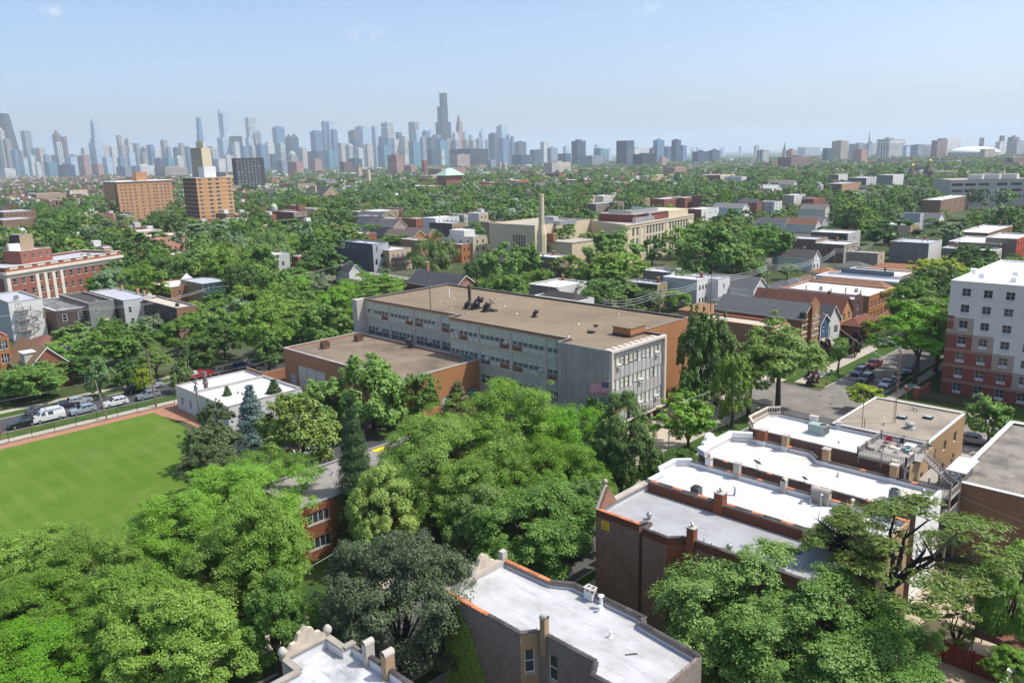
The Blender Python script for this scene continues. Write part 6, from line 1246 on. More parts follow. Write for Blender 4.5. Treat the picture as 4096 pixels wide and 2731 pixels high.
x0, x1, y0, y1, z = tf('a0', 1675, 1797, 2125, 945, D=560); TB2 = brick((.52, .27, .1), (.48, .25, .1), (.46, .27, .13), .1, key='tb2'); TB3 = brick((.22, .1, .05), dirt=.1, key='tb3')
zs = [z-.3-2.85*i for i in range(13)]; L = y1-y0
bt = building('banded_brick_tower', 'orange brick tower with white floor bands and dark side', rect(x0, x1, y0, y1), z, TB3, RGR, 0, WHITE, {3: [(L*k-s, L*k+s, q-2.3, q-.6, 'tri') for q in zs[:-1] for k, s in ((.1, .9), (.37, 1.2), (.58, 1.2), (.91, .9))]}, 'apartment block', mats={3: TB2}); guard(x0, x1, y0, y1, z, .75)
bands(bt, x0, x1, y0, y1, zs, plain((.6, .57, .52), .7, .04), .06, .24); rbox('lift_house', x0+4, x0+13, y0+L*.35, y0+L*.68, z+.1, z+7.5, plain((.7, .7, .69), .7, .04), bt); rbox('lift_house', x0+4, x1-2, y0+2, y0+L*.3, z+.1, z+3.4, plain((.1, .1, .12), .7), bt)
x0, x1, y0, y1, z = tf('a0', 1742, 1845, 1930, 668, D=1020)
t = building('cream_slab_tower', 'tall cream slab tower with gridded dark windows left of banded tower', rect(x0, x1, y0, y1), z, facade((.5, .43, .28), (.16, .13, .09), 1.5, 1.6, .35), RGR, 0, plain((.55, .48, .34), .8), None, 'apartment block', mats={3: plain((.66, .56, .38), .85, .04)}); rbox('lift_house', x0+4, x1-8, y0+5, y1-5, z+.1, z+8, plain((.62, .54, .38), .85), t); guard(x0, x1, y0, y1, z, 1)
x0, x1, y0, y1, z = tf('a0', 2125, 2155, 2420, 765, D=1180)
t = building('dark_grid_block', 'black and dark red apartment block with scattered white windows', rect(x0, x1, y0, y1), z, plain((.03, .03, .035), .6), RGR, 0, DARKMETAL, {3: [(u_, u_+2.6, q, q+2.2, 'one', glass((.1, .13, .14), .2, key='paleg', rand=.5)) for q in [2+4.1*i for i in range(12)] for u_ in [3+5.6*k for k in range(int((y1-y0-6)/5.6))]]}, 'apartment block', mats={3: plain((.05, .04, .045), .6, .5, .2)}); guard(x0, x1, y0, y1, z, .55)
# pale green roofed field house, church, domes, arena
x0, x1, y0, y1, z = tf('a1', 1660, 1745, 1895, 925, D=1050); t = building('field_house', 'red brick hall with pale green hipped roof', rect(x0, x1, y0, y1), z, RBR, RGR, 0, TRIM, {3: wgrid(y1-y0, 10, (z*.35,), 2., 4.5, sty='tall')}, 'building'); hip(t, x0, x1, y0, y1, z+.05, z+9, plain((.34, .46, .37), .6, .1), 3); guard(x0, x1, y0, y1, z+9, .55)
pl, pr_ = Vector(ray(*FP('a3', 1685, 965))[:2])*600, Vector(ray(*FP('a3', 2480, 968))[:2])*590; z = CAMH+ray(*FP('a3', 1685, 965)).z*600; dv = (pr_-pl).normalized(); bk_ = Vector((-dv.y, dv.x)); bk_ = bk_ if bk_.dot(pl) > 0 else -bk_; LL = (pr_-pl).length
po_ = [tuple(pr_), tuple(pr_+bk_*40), tuple(pl+bk_*40), tuple(pl)]
t = building('office_block', 'long grey concrete office block with dark ribbon windows', po_, z, plain((.44, .41, .38), .85, .06), RTN, .5, CONC, {3: [(u_*LL/76, w_*LL/76, q, q+1.9, 'darkpair') for u_, w_ in [(k, k+9.5) for k in (1, 12.5, 24.5, 40.5, 53, 65)] for q in (z-4.6, z-9.2, z-13.5)]}, 'office'); guard(min(q[0] for q in po_), max(q[0] for q in po_), min(q[1] for q in po_), max(q[1] for q in po_), z, .9)
for k in range(3): c_ = pl+dv*LL*(.36+.2*k)+bk_*12; rbox('roof_plant', c_.x-5, c_.x+5, c_.y-4, c_.y+4, z-.4, z+3.4, plain((.5, .49, .46), .7), t)
def spire(label, pan, px, ytop, ybase, D, c, w, cat='church tower'):
    u, v = FP(pan, px, ytop); r = ray(u, v); zt = CAMH+r.z*D; x, y = r.x*D, r.y*D; r2 = ray(*FP(pan, px, ybase)); zb = CAMH+r2.z*D
    t = thing('church_tower', label, cat, (x, y, 0)); rbox('tower', x-w, x+w, y-w, y+w, 0, zb, plain((.4, .34, .27), .85), t); MB().lathe([(w*1.15, 0), (w*.5, (zt-zb)*.4), (.05, zt-zb)], (x, y, zb), 8).build('spire', plain(c, .6), t); return t
spire('slender green copper church spire on the right horizon', 'a3', 155, 605, 692, 2600, (.12, .2, .16), 5)
spire('pointed brown church tower among distant roofs left of black skyscraper', 'a1', 940, 795, 850, 1700, (.18, .09, .08), 5)
for px, yt, yb, l in ((2240, 780, 820, 'left of twin grey domed church towers below the skyline'), (2283, 780, 820, 'right of twin grey domed church towers below the skyline')): spire(l, 'a1', px, yt, yb, 1900, (.3, .28, .26), 4)
for px, yt, yb, l in ((1330, 815, 880, 'left golden onion dome on dark pyramid roof above trees'), (1490, 772, 870, 'right golden onion dome on dark tower above trees')):
    D = 900; u, v = FP('a3', px, yt); r = ray(u, v); zt = CAMH+r.z*D; x, y = r.x*D, r.y*D
    t = thing('onion_dome_tower', l, 'church tower', (x, y, 0)); rbox('tower', x-4, x+4, y-4, y+4, 0, zt-14, plain((.2, .13, .1), .8), t); MB().lathe([(6.5, 0), (1.6, 8)], (x, y, zt-14), 8).build('roof', plain((.12, .1, .09), .8), t); MB().lathe([(1., 0), (1.1, 2.2), (2.1, 3.4), (1.9, 4.6), (.5, 6), (.05, 7.5)], (x, y, zt-6.2), 10).build('onion_dome', plain((.5, .38, .15), .4, .05, metal=.6), t); protect.append((u-40, v-10, u+40, v+40, D)); foot.append((x-12, x+12, y-12, y+12))
u, v = FP('a3', 1890, 705); D = 2500; r = ray(u, v); x, y = r.x*D, r.y*D; ar = thing('arena', 'wide arena with shallow white domed roof on the right horizon', 'arena', (x, y, 0)); MB().lathe([(72, 0), (72, 22)], (x, y, 0), 24).build('wall', facade((.45, .43, .4), (.3, .3, .3), 9, 20, 1.5), ar); MB().lathe([(73, 0), (73, 2), (55, 12), (25, 17), (2, 18)], (x, y, 22), 24).build('roof', plain((.8, .8, .79), .6, .03), ar, True)
for px, c, yt in ((1955, (.2, .16, .15), 577), (1977, (.2, .16, .15), 577)):
    D = 3400; r = ray(*FP('a3', px, yt)); x, y = r.x*D, r.y*D; tag(MB().tube((x, y, 0), (x, y, CAMH+r.z*D), 5, 4, 10).build('smokestack', plain(c, .8)), ('left' if px < 1960 else 'right')+' of two dark smokestacks behind the arena', 'smokestack')
r = ray(*FP('a3', 935, 530)); D = 3000; x, y = r.x*D, r.y*D; tag(MB().tube((x, y, 0), (x, y, 60), 6, 4.5, 8).tube((x, y, 60), (x, y, CAMH+r.z*D), 4, 1.2, 8).build('telecom_tower', plain((.35, .35, .38), .7)), 'thin grey telecom tower left of the white hospital', 'tower')
r = ray(*FP('a1', 1032, 870)); D = 1200; x, y = r.x*D, r.y*D; tag(MB().tube((x, y, 0), (x, y, CAMH+r.z*D), 3.2, 2.2, 8).build('smokestack', CBK), 'pale tan smokestack among distant roofs below the skyline', 'smokestack')
r = ray(*FP('a1', 1547, 785)); D = 1900; x, y = r.x*D, r.y*D; tag(MB().tube((x, y, 0), (x, y, CAMH+r.z*D), 6.5, 6, 4).build('smokestack', RBR), 'square red brick stack beside the pink brick slab', 'smokestack')
# ------------------------------------------------------------------ downtown skyline
ST = {  # wall colour, glass colour, bay, floor, mullion, words
 'blk': ((.03, .04, .06), (.015, .022, .04), 6, 4, .6, 'black glass'), 'nvy': ((.06, .09, .14), (.03, .055, .1), 8, 4, .7, 'dark navy glass'),
 'blu': ((.14, .23, .34), (.08, .17, .28), 6, 4, .7, 'blue glass'), 'tea': ((.14, .28, .33), (.06, .2, .27), 6, 4, .7, 'teal glass'),
 'pal': ((.42, .52, .6), (.3, .42, .52), 6, 4, .7, 'pale blue glass'), 'wht': ((.6, .6, .58), (.22, .25, .28), 5, 4, 1.3, 'white concrete'),
 'wst': ((.62, .61, .58), (.12, .15, .18), 9, 60, 2.4, 'white vertically striped'), 'crm': ((.5, .46, .4), (.22, .21, .2), 5, 4, 1.4, 'cream stone'),
 'gry': ((.3, .33, .38), (.12, .16, .21), 6, 4, 1.1, 'grey'), 'brn': ((.2, .13, .12), (.07, .06, .07), 5, 4, 1.2, 'red brown granite'),
 'pnk': ((.4, .25, .21), (.2, .12, .1), 5, 4, 1.4, 'pinkish brick'), 'tan': ((.36, .31, .26), (.16, .15, .15), 5, 4, 1.3, 'tan stone')}
towers = []
TOPM = plain((.3, .31, .33), .8)
def tower(pan, xl, xr, yt, st, D=4800, f=.45, top=None, lab=None):
    wc, gc, bx_, fl_, mu, words = ST[st]; x0, x1, y0, y1, z = tf(pan, xl, xl+(xr-xl)*f, xr, yt, D=D); z = max(z, 12)
    t = thing('tower', lab or '', 'skyscraper' if z > 70 else 'building', ((x0+x1)/2, (y0+y1)/2, 0), 'towers of the far skyline')
    m = MB(); m.box(x0, x1, y0, y1, 0, z, 0, 1); m.build('shaft', [facade(wc, gc, bx_, fl_, mu), TOPM], t)
    w = min(x1-x0, y1-y0); cx, cy = (x0+x1)/2, (y0+y1)/2; k = rnd.random()
    if top is None and w > 12 and k < .75: rbox('plant_room', cx-w*.3, cx+w*.3, cy-w*.3, cy+w*.3, z, z+rnd.uniform(3, 9)*D/4800, plain(mul(wc, .9), .8), t)
    if top == 'point': MB().lathe([(w*.68, 0), (w*.4, w*.5), (.5, w*1.1)], (cx, cy, z), 4).build('crown', plain(mul(wc, .8), .6), t)
    if top == 'dome': MB().lathe([(w*.5, 0), (w*.45, w*.3), (w*.2, w*.55), (.3, w*.65)], (cx, cy, z), 10).build('crown', plain((.3, .42, .36), .6), t)
    if top == 'step': rbox('upper_shaft', x0+w*.18, x1-w*.18, y0+w*.18, y1-w*.18, z, z+w*.5, facade(wc, gc, bx_, fl_, mu), t)
    if top == 'mast': MB().tube((cx, cy, z), (cx, cy, z+55), 1.6, .6, 5).build('mast', plain((.5, .5, .5), .6), t)
    if top == 'gab': 
        for s in (-1, 1): m = MB(); gable_plate(m, x0+1 if s < 0 else x1-1, cy, z, [(-w*.45, 0), (0, w*.4), (w*.45, 0)], 2); m.build('crown', plain(mul(wc, 1.2), .6), t)
    towers.append((t, words, (FP(pan, (xl+xr)/2, 0)[0]), lab is not None, z)); return t, (x0, x1, y0, y1, z)
SKY = {'a0': [(-35, 38, 510, 'crm', 4200, 'point'), (22, 95, 592, 'tan', 4100), (185, 280, 512, 'gry', 4600), (92, 165, 690, 'blu', 4000), (240, 320, 740, 'wht', 4000), (285, 410, 670, 'crm', 4500), (165, 250, 760, 'pal', 3700), (315, 375, 812, 'wht', 3600), (-20, 140, 862, 'wht', 3300), (150, 215, 697, 'tan', 4700), (395, 522, 802, 'tea', 3300), (522, 682, 826, 'nvy', 3000), (475, 556, 545, 'brn', 4700, 'point'), (552, 610, 566, 'brn', 4800), (490, 572, 627, 'wst', 4200), (468, 512, 736, 'nvy', 4200), (392, 462, 732, 'gry', 4300), (585, 722, 756, 'pal', 3400), (705, 807, 740, 'pnk', 3300), (738, 802, 670, 'wht', 4300), (783, 825, 736, 'gry', 4200), (918, 1002, 642, 'crm', 4400), (998, 1076, 660, 'wht', 4100), (1062, 1113, 552, 'tan', 4700), (1075, 1162, 650, 'tan', 4400), (1138, 1212, 600, 'wht', 4700, 'step'), (1203, 1278, 626, 'gry', 4800), (1158, 1236, 712, 'pal', 4200), (933, 1028, 756, 'pal', 3500), (1072, 1146, 760, 'blu', 3600), (1285, 1337, 672, 'nvy', 4700), (1340, 1413, 642, 'blu', 4700), (1278, 1342, 720, 'tan', 4100), (1394, 1478, 690, 'wht', 4300), (1468, 1538, 600, 'tan', 4800), (1528, 1568, 662, 'gry', 4800), (1413, 1502, 770, 'nvy', 3700), (1583, 1642, 666, 'nvy', 4600), (1634, 1692, 626, 'tan', 4800, 'mast'), (1690, 1748, 660, 'blu', 4200), (1595, 1682, 752, 'wht', 3700), (1498, 1592, 760, 'tea', 3500), (1913, 2002, 667, 'wst', 4300), (2078, 2222, 562, 'blk', 5000), (2245, 2347, 388, 'wst', 5600), (2120, 2197, 617, 'wht', 4400), (2250, 2318, 580, 'pal', 4700), (2278, 2356, 652, 'wst', 4200), (2205, 2292, 660, 'blu', 4500), (1200, 1417, 832, 'wht', 2700), (1415, 1718, 852, 'tan', 2600), (1943, 2068, 770, 'wht', 3000), (2043, 2142, 742, 'wht', 3200), (838, 946, 822, 'pnk', 3000), (1063, 1200, 842, 'gry', 2700), (640, 700, 730, 'gry', 4800), (870, 920, 700, 'gry', 4800), (1900, 1945, 660, 'nvy', 4900), (2322, 2362, 540, 'gry', 5200, 'point')],
 'a1': [(-10, 92, 640, 'blu', 3900), (78, 166, 622, 'wht', 4300), (145, 260, 480, 'blu', 5200), (180, 262, 626, 'wst', 4000), (262, 388, 575, 'nvy', 4700, 'gab'), (282, 382, 740, 'tan', 4000, 'dome'), (380, 467, 672, 'crm', 3900), (465, 637, 700, 'nvy', 4000), (488, 602, 768, 'pnk', 2700), (493, 607, 516, 'blu', 4800), (600, 717, 427, 'pal', 4700), (600, 640, 430, 'blu', 4650), (680, 747, 505, 'blu', 4600), (635, 722, 696, 'tea', 3600), (743, 822, 622, 'crm', 4200), (818, 892, 642, 'wst', 4000), (888, 982, 670, 'wht', 3900), (838, 972, 772, 'nvy', 3000), (843, 937, 512, 'brn', 5000), (908, 1002, 477, 'gry', 5200), (938, 1058, 482, 'pal', 4800), (1048, 1122, 476, 'pal', 5100), (993, 1072, 642, 'crm', 3600), (868, 942, 602, 'nvy', 4600), (1113, 1242, 646, 'tea', 3700), (1123, 1184, 572, 'nvy', 4600), (1145, 1262, 440, 'wst', 5000), (1180, 1237, 577, 'blu', 4500), (1238, 1312, 592, 'wht', 4400), (1280, 1337, 527, 'nvy', 4900), (1318, 1402, 590, 'crm', 4400, 'step'), (1397, 1494, 432, 'tan', 5000, 'mast'), (1423, 1522, 516, 'pal', 4500), (1525, 1577, 516, 'blu', 4700), (1573, 1632, 516, 'pal', 4800), (1398, 1507, 617, 'tea', 3800), (1503, 1562, 576, 'gry', 4300), (1553, 1705, 575, 'nvy', 4500), (1620, 1700, 548, 'blu', 4650), (1648, 1762, 602, 'tea', 3900), (1568, 1652, 680, 'nvy', 3500), (1738, 1792, 586, 'tan', 4300), (1800, 1867, 545, 'wht', 4700, 'step'), (1795, 1868, 600, 'gry', 4300), (1900, 1942, 522, 'pal', 5300), (1953, 1997, 556, 'pal', 5400), (1893, 1962, 597, 'tan', 4800), (1958, 2022, 600, 'wst', 4800), (2013, 2082, 592, 'gry', 4900), (2048, 2097, 520, 'pal', 5400, 'point'), (2103, 2137, 592, 'gry', 4900), (2133, 2222, 540, 'nvy', 4500), (2205, 2312, 470, 'pal', 4900), (2223, 2312, 580, 'blu', 4300), (2293, 2360, 556, 'pal', 4700), (1780, 2132, 682, 'blk', 3300), (1788, 1962, 732, 'tan', 2700), (1205, 1352, 735, 'pnk', 1900), (1340, 1480, 832, 'pnk', 2000), (1580, 1925, 860, 'pnk', 1500), (770, 885, 798, 'brn', 2300), (285, 435, 800, 'pnk', 2300), (1350, 1400, 740, 'wht', 3400), (1690, 1730, 690, 'wht', 3600), (2120, 2200, 780, 'gry', 2500), (190, 290, 790, 'gry', 2500), (120, 185, 725, 'nvy', 3600), (0, 45, 530, 'gry', 5300, 'point')],
 'a2': [(-8, 18, 562, 'blu', 4700), (20, 130, 616, 'nvy', 4600), (163, 282, 686, 'nvy', 3700), (260, 340, 615, 'wht', 4500), (322, 418, 672, 'gry', 3800), (468, 527, 656, 'pal', 5200), (545, 677, 606, 'nvy', 2900), (750, 864, 677, 'tea', 3400), (757, 807, 646, 'pal', 5400), (868, 917, 680, 'pal', 5200), (958, 1122, 602, 'nvy', 2500), (1055, 1254, 672, 'wht', 2300), (1108, 1322, 727, 'blk', 2200), (1260, 1342, 674, 'brn', 3000), (1297, 1400, 598, 'blu', 3000), (1398, 1467, 657, 'nvy', 3300), (1466, 1553, 597, 'nvy', 2800), (1530, 1607, 650, 'blu', 3000), (1655, 1812, 704, 'nvy', 2500), (1808, 1912, 692, 'nvy', 2900), (2250, 2365, 690, 'wst', 2300), (1640, 1675, 670, 'pal', 6500), (1690, 1745, 668, 'pal', 6500), (1915, 1960, 672, 'pal', 6800), (2085, 2115, 655, 'pal', 6800), (2222, 2275, 650, 'gry', 6000), (290, 540, 805, 'crm', 1700), (420, 540, 722, 'nvy', 3200), (610, 860, 745, 'gry', 2500), (1350, 1420, 752, 'pnk', 2300), (1390, 1600, 850, 'pnk', 1300), (0, 190, 735, 'nvy', 3000)],
 'a3': [(590, 742, 606, 'tan', 2300), (503, 592, 672, 'nvy', 2400), (743, 942, 632, 'gry', 2900), (898, 992, 627, 'gry', 2900), (1000, 1267, 590, 'wst', 2600), (1073, 1200, 572, 'wht', 2650), (1268, 1502, 642, 'gry', 2500), (1505, 1652, 600, 'brn', 2500), (1560, 1772, 580, 'wht', 2700), (2090, 2197, 612, 'wht', 2600), (2193, 2360, 602, 'gry', 2700), (2128, 2177, 558, 'brn', 3000), (2203, 2312, 570, 'brn', 3000), (780, 918, 680, 'pnk', 1900), (1240, 1310, 650, 'pal', 2450), (165, 260, 690, 'pnk', 2500), (90, 420, 755, 'brn', 1600), (2190, 2360, 757, 'brn', 1300), (1950, 2090, 680, 'tan', 2000), (270, 480, 665, 'gry', 5500)]}
for pan, lst in SKY.items():
    for e in lst: tower(pan, e[0], e[1], e[2], e[3], e[4], rnd.uniform(.3, .6), e[5] if len(e) > 5 else None)
def stack(label, pan, parts, st, D, name='tower', f=.45):
    """setback tower: parts (xl, xr, ytop) from the widest up"""
    wc, gc, bx_, fl_, mu, words = ST[st]; t = None; zlast = 0
    for i, (xl, xr, yt) in enumerate(parts):
        x0, x1, y0, y1, z = tf(pan, xl, xl+(xr-xl)*f, xr, yt, D=D)
        if t is None: t = thing(name, label, 'skyscraper', ((x0+x1)/2, (y0+y1)/2, 0), 'towers of the far skyline'); c0 = ((x0+x1)/2, (y0+y1)/2)
        hx, hy = (x1-x0)/2, (y1-y0)/2; cx, cy = (x0+x1)/2, (y0+y1)/2
        m = MB(); m.box(cx-hx, cx+hx, cy-hy, cy+hy, zlast, z, 0, 1); m.build('shaft', [facade(wc, gc, bx_, fl_, mu), TOPM], t); zlast = z
    return t, (cx, cy, zlast)
t, (cx, cy, z) = stack('tallest black stepped skyscraper with twin white antennas', 'a1', [(1647, 1790, 432), (1662, 1760, 290), (1682, 1753, 165)], 'blk', 4850)
for dx, h in ((-9, 85), (9, 75)): MB().tube((cx+dx, cy+dx, z), (cx+dx, cy+dx, z+h*.35), 3, 3, 8).tube((cx+dx, cy+dx, z+h*.35), (cx+dx, cy+dx, z+h), 1.8, .8, 6).build('antenna', WHITE, t)
t, (cx, cy, z) = stack('slender pinkish skyscraper with lantern crown right of black stepped skyscraper', 'a1', [(1835, 1898, 470), (1840, 1893, 430)], 'pnk', 4950); MB().lathe([(14, 0), (14, 25), (9, 28), (9, 40)], (cx, cy, z), 10).build('crown', plain((.5, .4, .36), .7), t)
t, (cx, cy, z) = stack('pale blue glass skyscraper with setbacks and thin spire', 'a0', [(1990, 2103, 572), (1998, 2094, 350), (1998, 2030, 322)], 'pal', 5000); MB().tube((cx, cy, z), (cx, cy, z+75), 2.2, .6, 6).build('spire', plain((.5, .5, .52), .5), t)
stack('wavy bright teal glass skyscraper rising alone', 'a0', [(1802, 1867, 545), (1799, 1855, 455), (1797, 1844, 392)], 'tea', 5200)
stack('stepped pale glass skyscraper with slim dark top left of centre', 'a0', [(810, 945, 620), (824, 916, 580), (828, 905, 500), (827, 888, 440), (828, 858, 408)], 'pal', 4300)
# tapering black tower at the left edge
D = 4500; m = MB(); r0 = ray(*FP('a0', 14, 355)); cx, cy, zt = r0.x*D, r0.y*D, CAMH+r0.z*D; k = D/FPX/2.296
t = thing('tower', 'tapering black skyscraper with white antennas at the left edge', 'skyscraper', (cx, cy, 0), 'towers of the far skyline'); a_, b_ = 58*k, 128*k; zb = 0
bt_ = [(cx-b_, cy), (cx, cy-b_), (cx+b_, cy), (cx, cy+b_)]; tp = [(cx-a_, cy), (cx, cy-a_), (cx+a_, cy), (cx, cy+a_)]
for i in range(4): m.face([(*bt_[i], 0), (*bt_[(i+1) % 4], 0), (*tp[(i+1) % 4], zt), (*tp[i], zt)])
m.face([(*p, zt) for p in tp]); m.build('shaft', facade((.05, .05, .055), (.02, .02, .025), 10, 4, 1.2), t)
for dx in (-10, 10): MB().tube((cx+dx, cy+dx, zt), (cx+dx, cy+dx, zt+90), 3, .8, 6).build('antenna', WHITE, t)
ORD = ['first', 'second', 'third', 'fourth', 'fifth', 'sixth', 'seventh', 'eighth', 'ninth', 'tenth', 'eleventh', 'twelfth', 'thirteenth', 'fourteenth', 'fifteenth', 'sixteenth', 'seventeenth', 'eighteenth', 'nineteenth', 'twentieth', 'twenty first', 'twenty second', 'twenty third', 'twenty fourth', 'twenty fifth', 'twenty sixth', 'twenty seventh', 'twenty eighth', 'twenty ninth', 'thirtieth']
cnt = {}
for t, words, u, done, z in sorted(towers, key=lambda e: e[2]):
    kind = 'tower' if z > 90 else ('mid height block' if z > 45 else 'low block')
    k = (words, kind); cnt[k] = cnt.get(k, 0)+1; t['label'] = '%s %s, %s of its kind from the left along the skyline' % (words, kind, ORD[min(cnt[k]-1, 29)])
# ------------------------------------------------------------------ trees: crowns of separate leaves round a limbed trunk
def ell(rg, n):
    v = rg.normal(0, 1, (n, 3)); return v/np.linalg.norm(v, axis=1)[:, None]
def crown_mesh(fam, seed, ncl, nlf, ls):
    """crown of radius 5 (z radius 4) about the origin"""
    rg = np.random.default_rng(seed); R = np.array([5., 5., 4.])
    if fam == 'conic':
        n = ncl; t = rg.random(n)**.75; ang = rg.random(n)*2*np.pi; lay = np.round(t*13)/13*.75+t*.25
        cr = (1-lay)**.85*5*rg.uniform(.75, 1.08, n)+.15; per = nlf//n; c = []; nn = []
        for i in range(n):
            s = rg.random(per)**.6; w = rg.normal(0, .22+.1*s, per); r = s*cr[i]; z = -4+8.6*lay[i]+.15-.22*r*(1-.4*s)+rg.normal(0, .12, per)
            ca, sa = math.cos(ang[i]), math.sin(ang[i]); c.append(np.stack([r*ca-w*sa, r*sa+w*ca, z], 1)); nn.append(np.tile([ca*.6, sa*.6, .7], (per, 1)))
        c = np.concatenate(c); nn = np.concatenate(nn)+rg.normal(0, .35, (len(c), 3)); return leaves(c, nn, rg.uniform(.6, 1.3, len(c))*ls, rg, .45)
    lobes = ell(rg, 6); amp = rg.uniform(.05, .4, 6); nb = {105000: 44, 64000: 34, 25600: 26, 48000: 30}.get(nlf, 20 if nlf > 4000 else 13)
    g = (np.arange(nb)+.5)/nb; th = np.pi*(1+5**.5)*np.arange(nb)+rg.random()*6; zz = 1-1.62*g; bd = np.stack([np.cos(th)*np.sqrt(1-zz*zz), np.sin(th)*np.sqrt(1-zz*zz), zz], 1)+rg.normal(0, .16, (nb, 3)); bd /= np.linalg.norm(bd, axis=1)[:, None]
    L = .78+sum(a*np.maximum(0, bd@l)**2 for a, l in zip(amp, lobes)); brd = rg.uniform(.2, .38, nb)*(.85 if nb > 40 else 1)*(.8 if fam == 'open' else 1); bc = bd*(L*rg.uniform(.5, .92, nb))[:, None]
    bi = rg.integers(0, nb, ncl); sd_ = ell(rg, ncl); sd_[:, 2] = np.abs(sd_[:, 2])*np.where(rg.random(ncl) < .75, 1, -.7); sd_ = sd_+bd[bi]*.55; sd_ /= np.linalg.norm(sd_, axis=1)[:, None]
    fl = {'feather': .65, 'round': .75, 'flat': .45, 'open': .35, 'column': .9, 'willow': 1.15}[fam]
    p = bc[bi]+sd_*(brd[bi]*rg.uniform(.55, 1, ncl))[:, None]*np.array([1, 1, .8 if fl > .5 else .5]); d = sd_; un = rg.random(ncl) < .15; ud = ell(rg, ncl); ud[:, 2] = np.abs(ud[:, 2])*np.where(rg.random(ncl) < .8, 1, -.6); uL = .78+sum(a*np.maximum(0, ud@l)**2 for a, l in zip(amp, lobes)); p = np.where(un[:, None], ud*(uL*rg.uniform(.7, 1.02, ncl))[:, None], p) if fam not in ('open', 'flat') else p; d = np.where(un[:, None], ud, d); far_ = rg.random(ncl) < .07; p[far_] *= rg.uniform(1.02, 1.2, (far_.sum(), 1))
    cs = np.where(far_, .7, 1.)*rg.uniform(.06, .15, ncl) if fam in ('feather', 'open') else np.where(far_, .6, 1.)*rg.uniform(.06, .16, ncl)
    if fam == 'flat': p[:, 2] = np.where(p[:, 2] > .2, .2+(p[:, 2]-.2)*.45, p[:, 2])
    per = max(4, nlf//ncl); N = per*ncl; q = ell(rg, N)*(rg.random(N)**.45)[:, None]; ci = np.repeat(np.arange(ncl), per); q[:, 2] *= fl; cc = p[ci]+q*cs[ci][:, None]*1.15
    if fam in ('feather', 'willow'): cc[:, 2] -= .035*(np.linalg.norm(q[:, :2], axis=1)**2)*(3 if fam == 'willow' else 1)
    cc /= np.array([np.quantile(np.linalg.norm(cc[:, :2], axis=1), .95)]*2+[np.quantile(np.abs(cc[:, 2]), .975)])
    cc *= R; nn = q*.7+d[ci]*.35+np.array([-.12, -.12, .95])+rg.normal(0, .36, (N, 3)); asp = {'feather': .42, 'willow': .32, 'open': .45}.get(fam, .62)
    return leaves(cc, nn, rg.uniform(.5, 1.5, N)*ls, rg, asp)
LODP = {-1: (620, 105000, .15), 0: (640, 64000, .215), 1: (300, 17000, .4), 2: (120, 3200, .86), 3: (46, 480, 2.)}
PC = {}
def crown(fam, seed, lod):
    k = (fam, seed, lod)
    if k not in PC:
        ncl, nlf, ls = LODP[lod]
        if fam == 'conic': ncl, nlf, ls = int(ncl*1.6), int(nlf*.8), ls*.95
        if fam == 'open': ncl, nlf, ls = int(ncl*.55), int(nlf*.4), ls*.9
        if fam == 'feather': ls *= .92
        PC[k] = crown_mesh(fam, 100*seed+{'feather': 1, 'round': 2, 'flat': 3, 'open': 4, 'conic': 5, 'column': 6, 'willow': 7}[fam], ncl, nlf, ls); PC[k].materials.append(None)
    return PC[k]
KIND = {  # family, leaf colours, words
 'locust': ('feather', (.075, .175, .018), (.145, .29, .032), 'feathery bright green'), 'locustd': ('feather', (.062, .135, .018), (.13, .225, .03), 'feathery mid green'),
 'linden': ('round', (.105, .185, .03), (.2, .295, .065), 'yellow green'), 'maple': ('round', (.042, .1, .02), (.09, .17, .034), 'dense dark green'),
 'ash': ('round', (.068, .145, .028), (.14, .25, .055), 'glossy green'), 'bronze': ('round', (.034, .06, .03), (.09, .115, .052), 'dark bronze leaved'),
 'catalpa': ('round', (.08, .2, .022), (.17, .34, .045), 'large leaved bright green'), 'willow': ('willow', (.085, .15, .04), (.16, .24, .075), 'pale feathery'),
 'silver': ('round', (.1, .16, .075), (.22, .3, .17), 'silvery green'), 'olive': ('flat', (.075, .14, .02), (.15, .23, .035), 'broad olive green'),
 'crab': ('round', (.045, .085, .024), (.1, .145, .05), 'dull olive green'), 'spruce': ('conic', (.07, .11, .1), (.15, .21, .19), 'blue spruce'), 'fir': ('conic', (.03, .065, .024), (.075, .125, .045), 'dark green spruce'),
 'cedar': ('conic', (.07, .08, .025), (.14, .14, .05), 'brownish green cedar'), 'ailan': ('open', (.065, .115, .02), (.15, .22, .045), 'open branched'), 'plum': ('round', (.04, .01, .018), (.1, .02, .04), 'purple leaved'),
 'gold': ('round', (.15, .22, .018), (.28, .36, .035), 'golden green'), 'poplar': ('column', (.07, .145, .045), (.15, .25, .09), 'upright pale green')}
LM = {k: leafmat(k+'_leaf', v[1], v[2], .36 if k in ('locust', 'catalpa', 'gold') else .28) for k, v in KIND.items()}
BARK = plain((.07, .055, .045), .95, .35, 3., key='bark'); BARKD = plain((.03, .025, .022), .95, .35, 3., key='barkd')
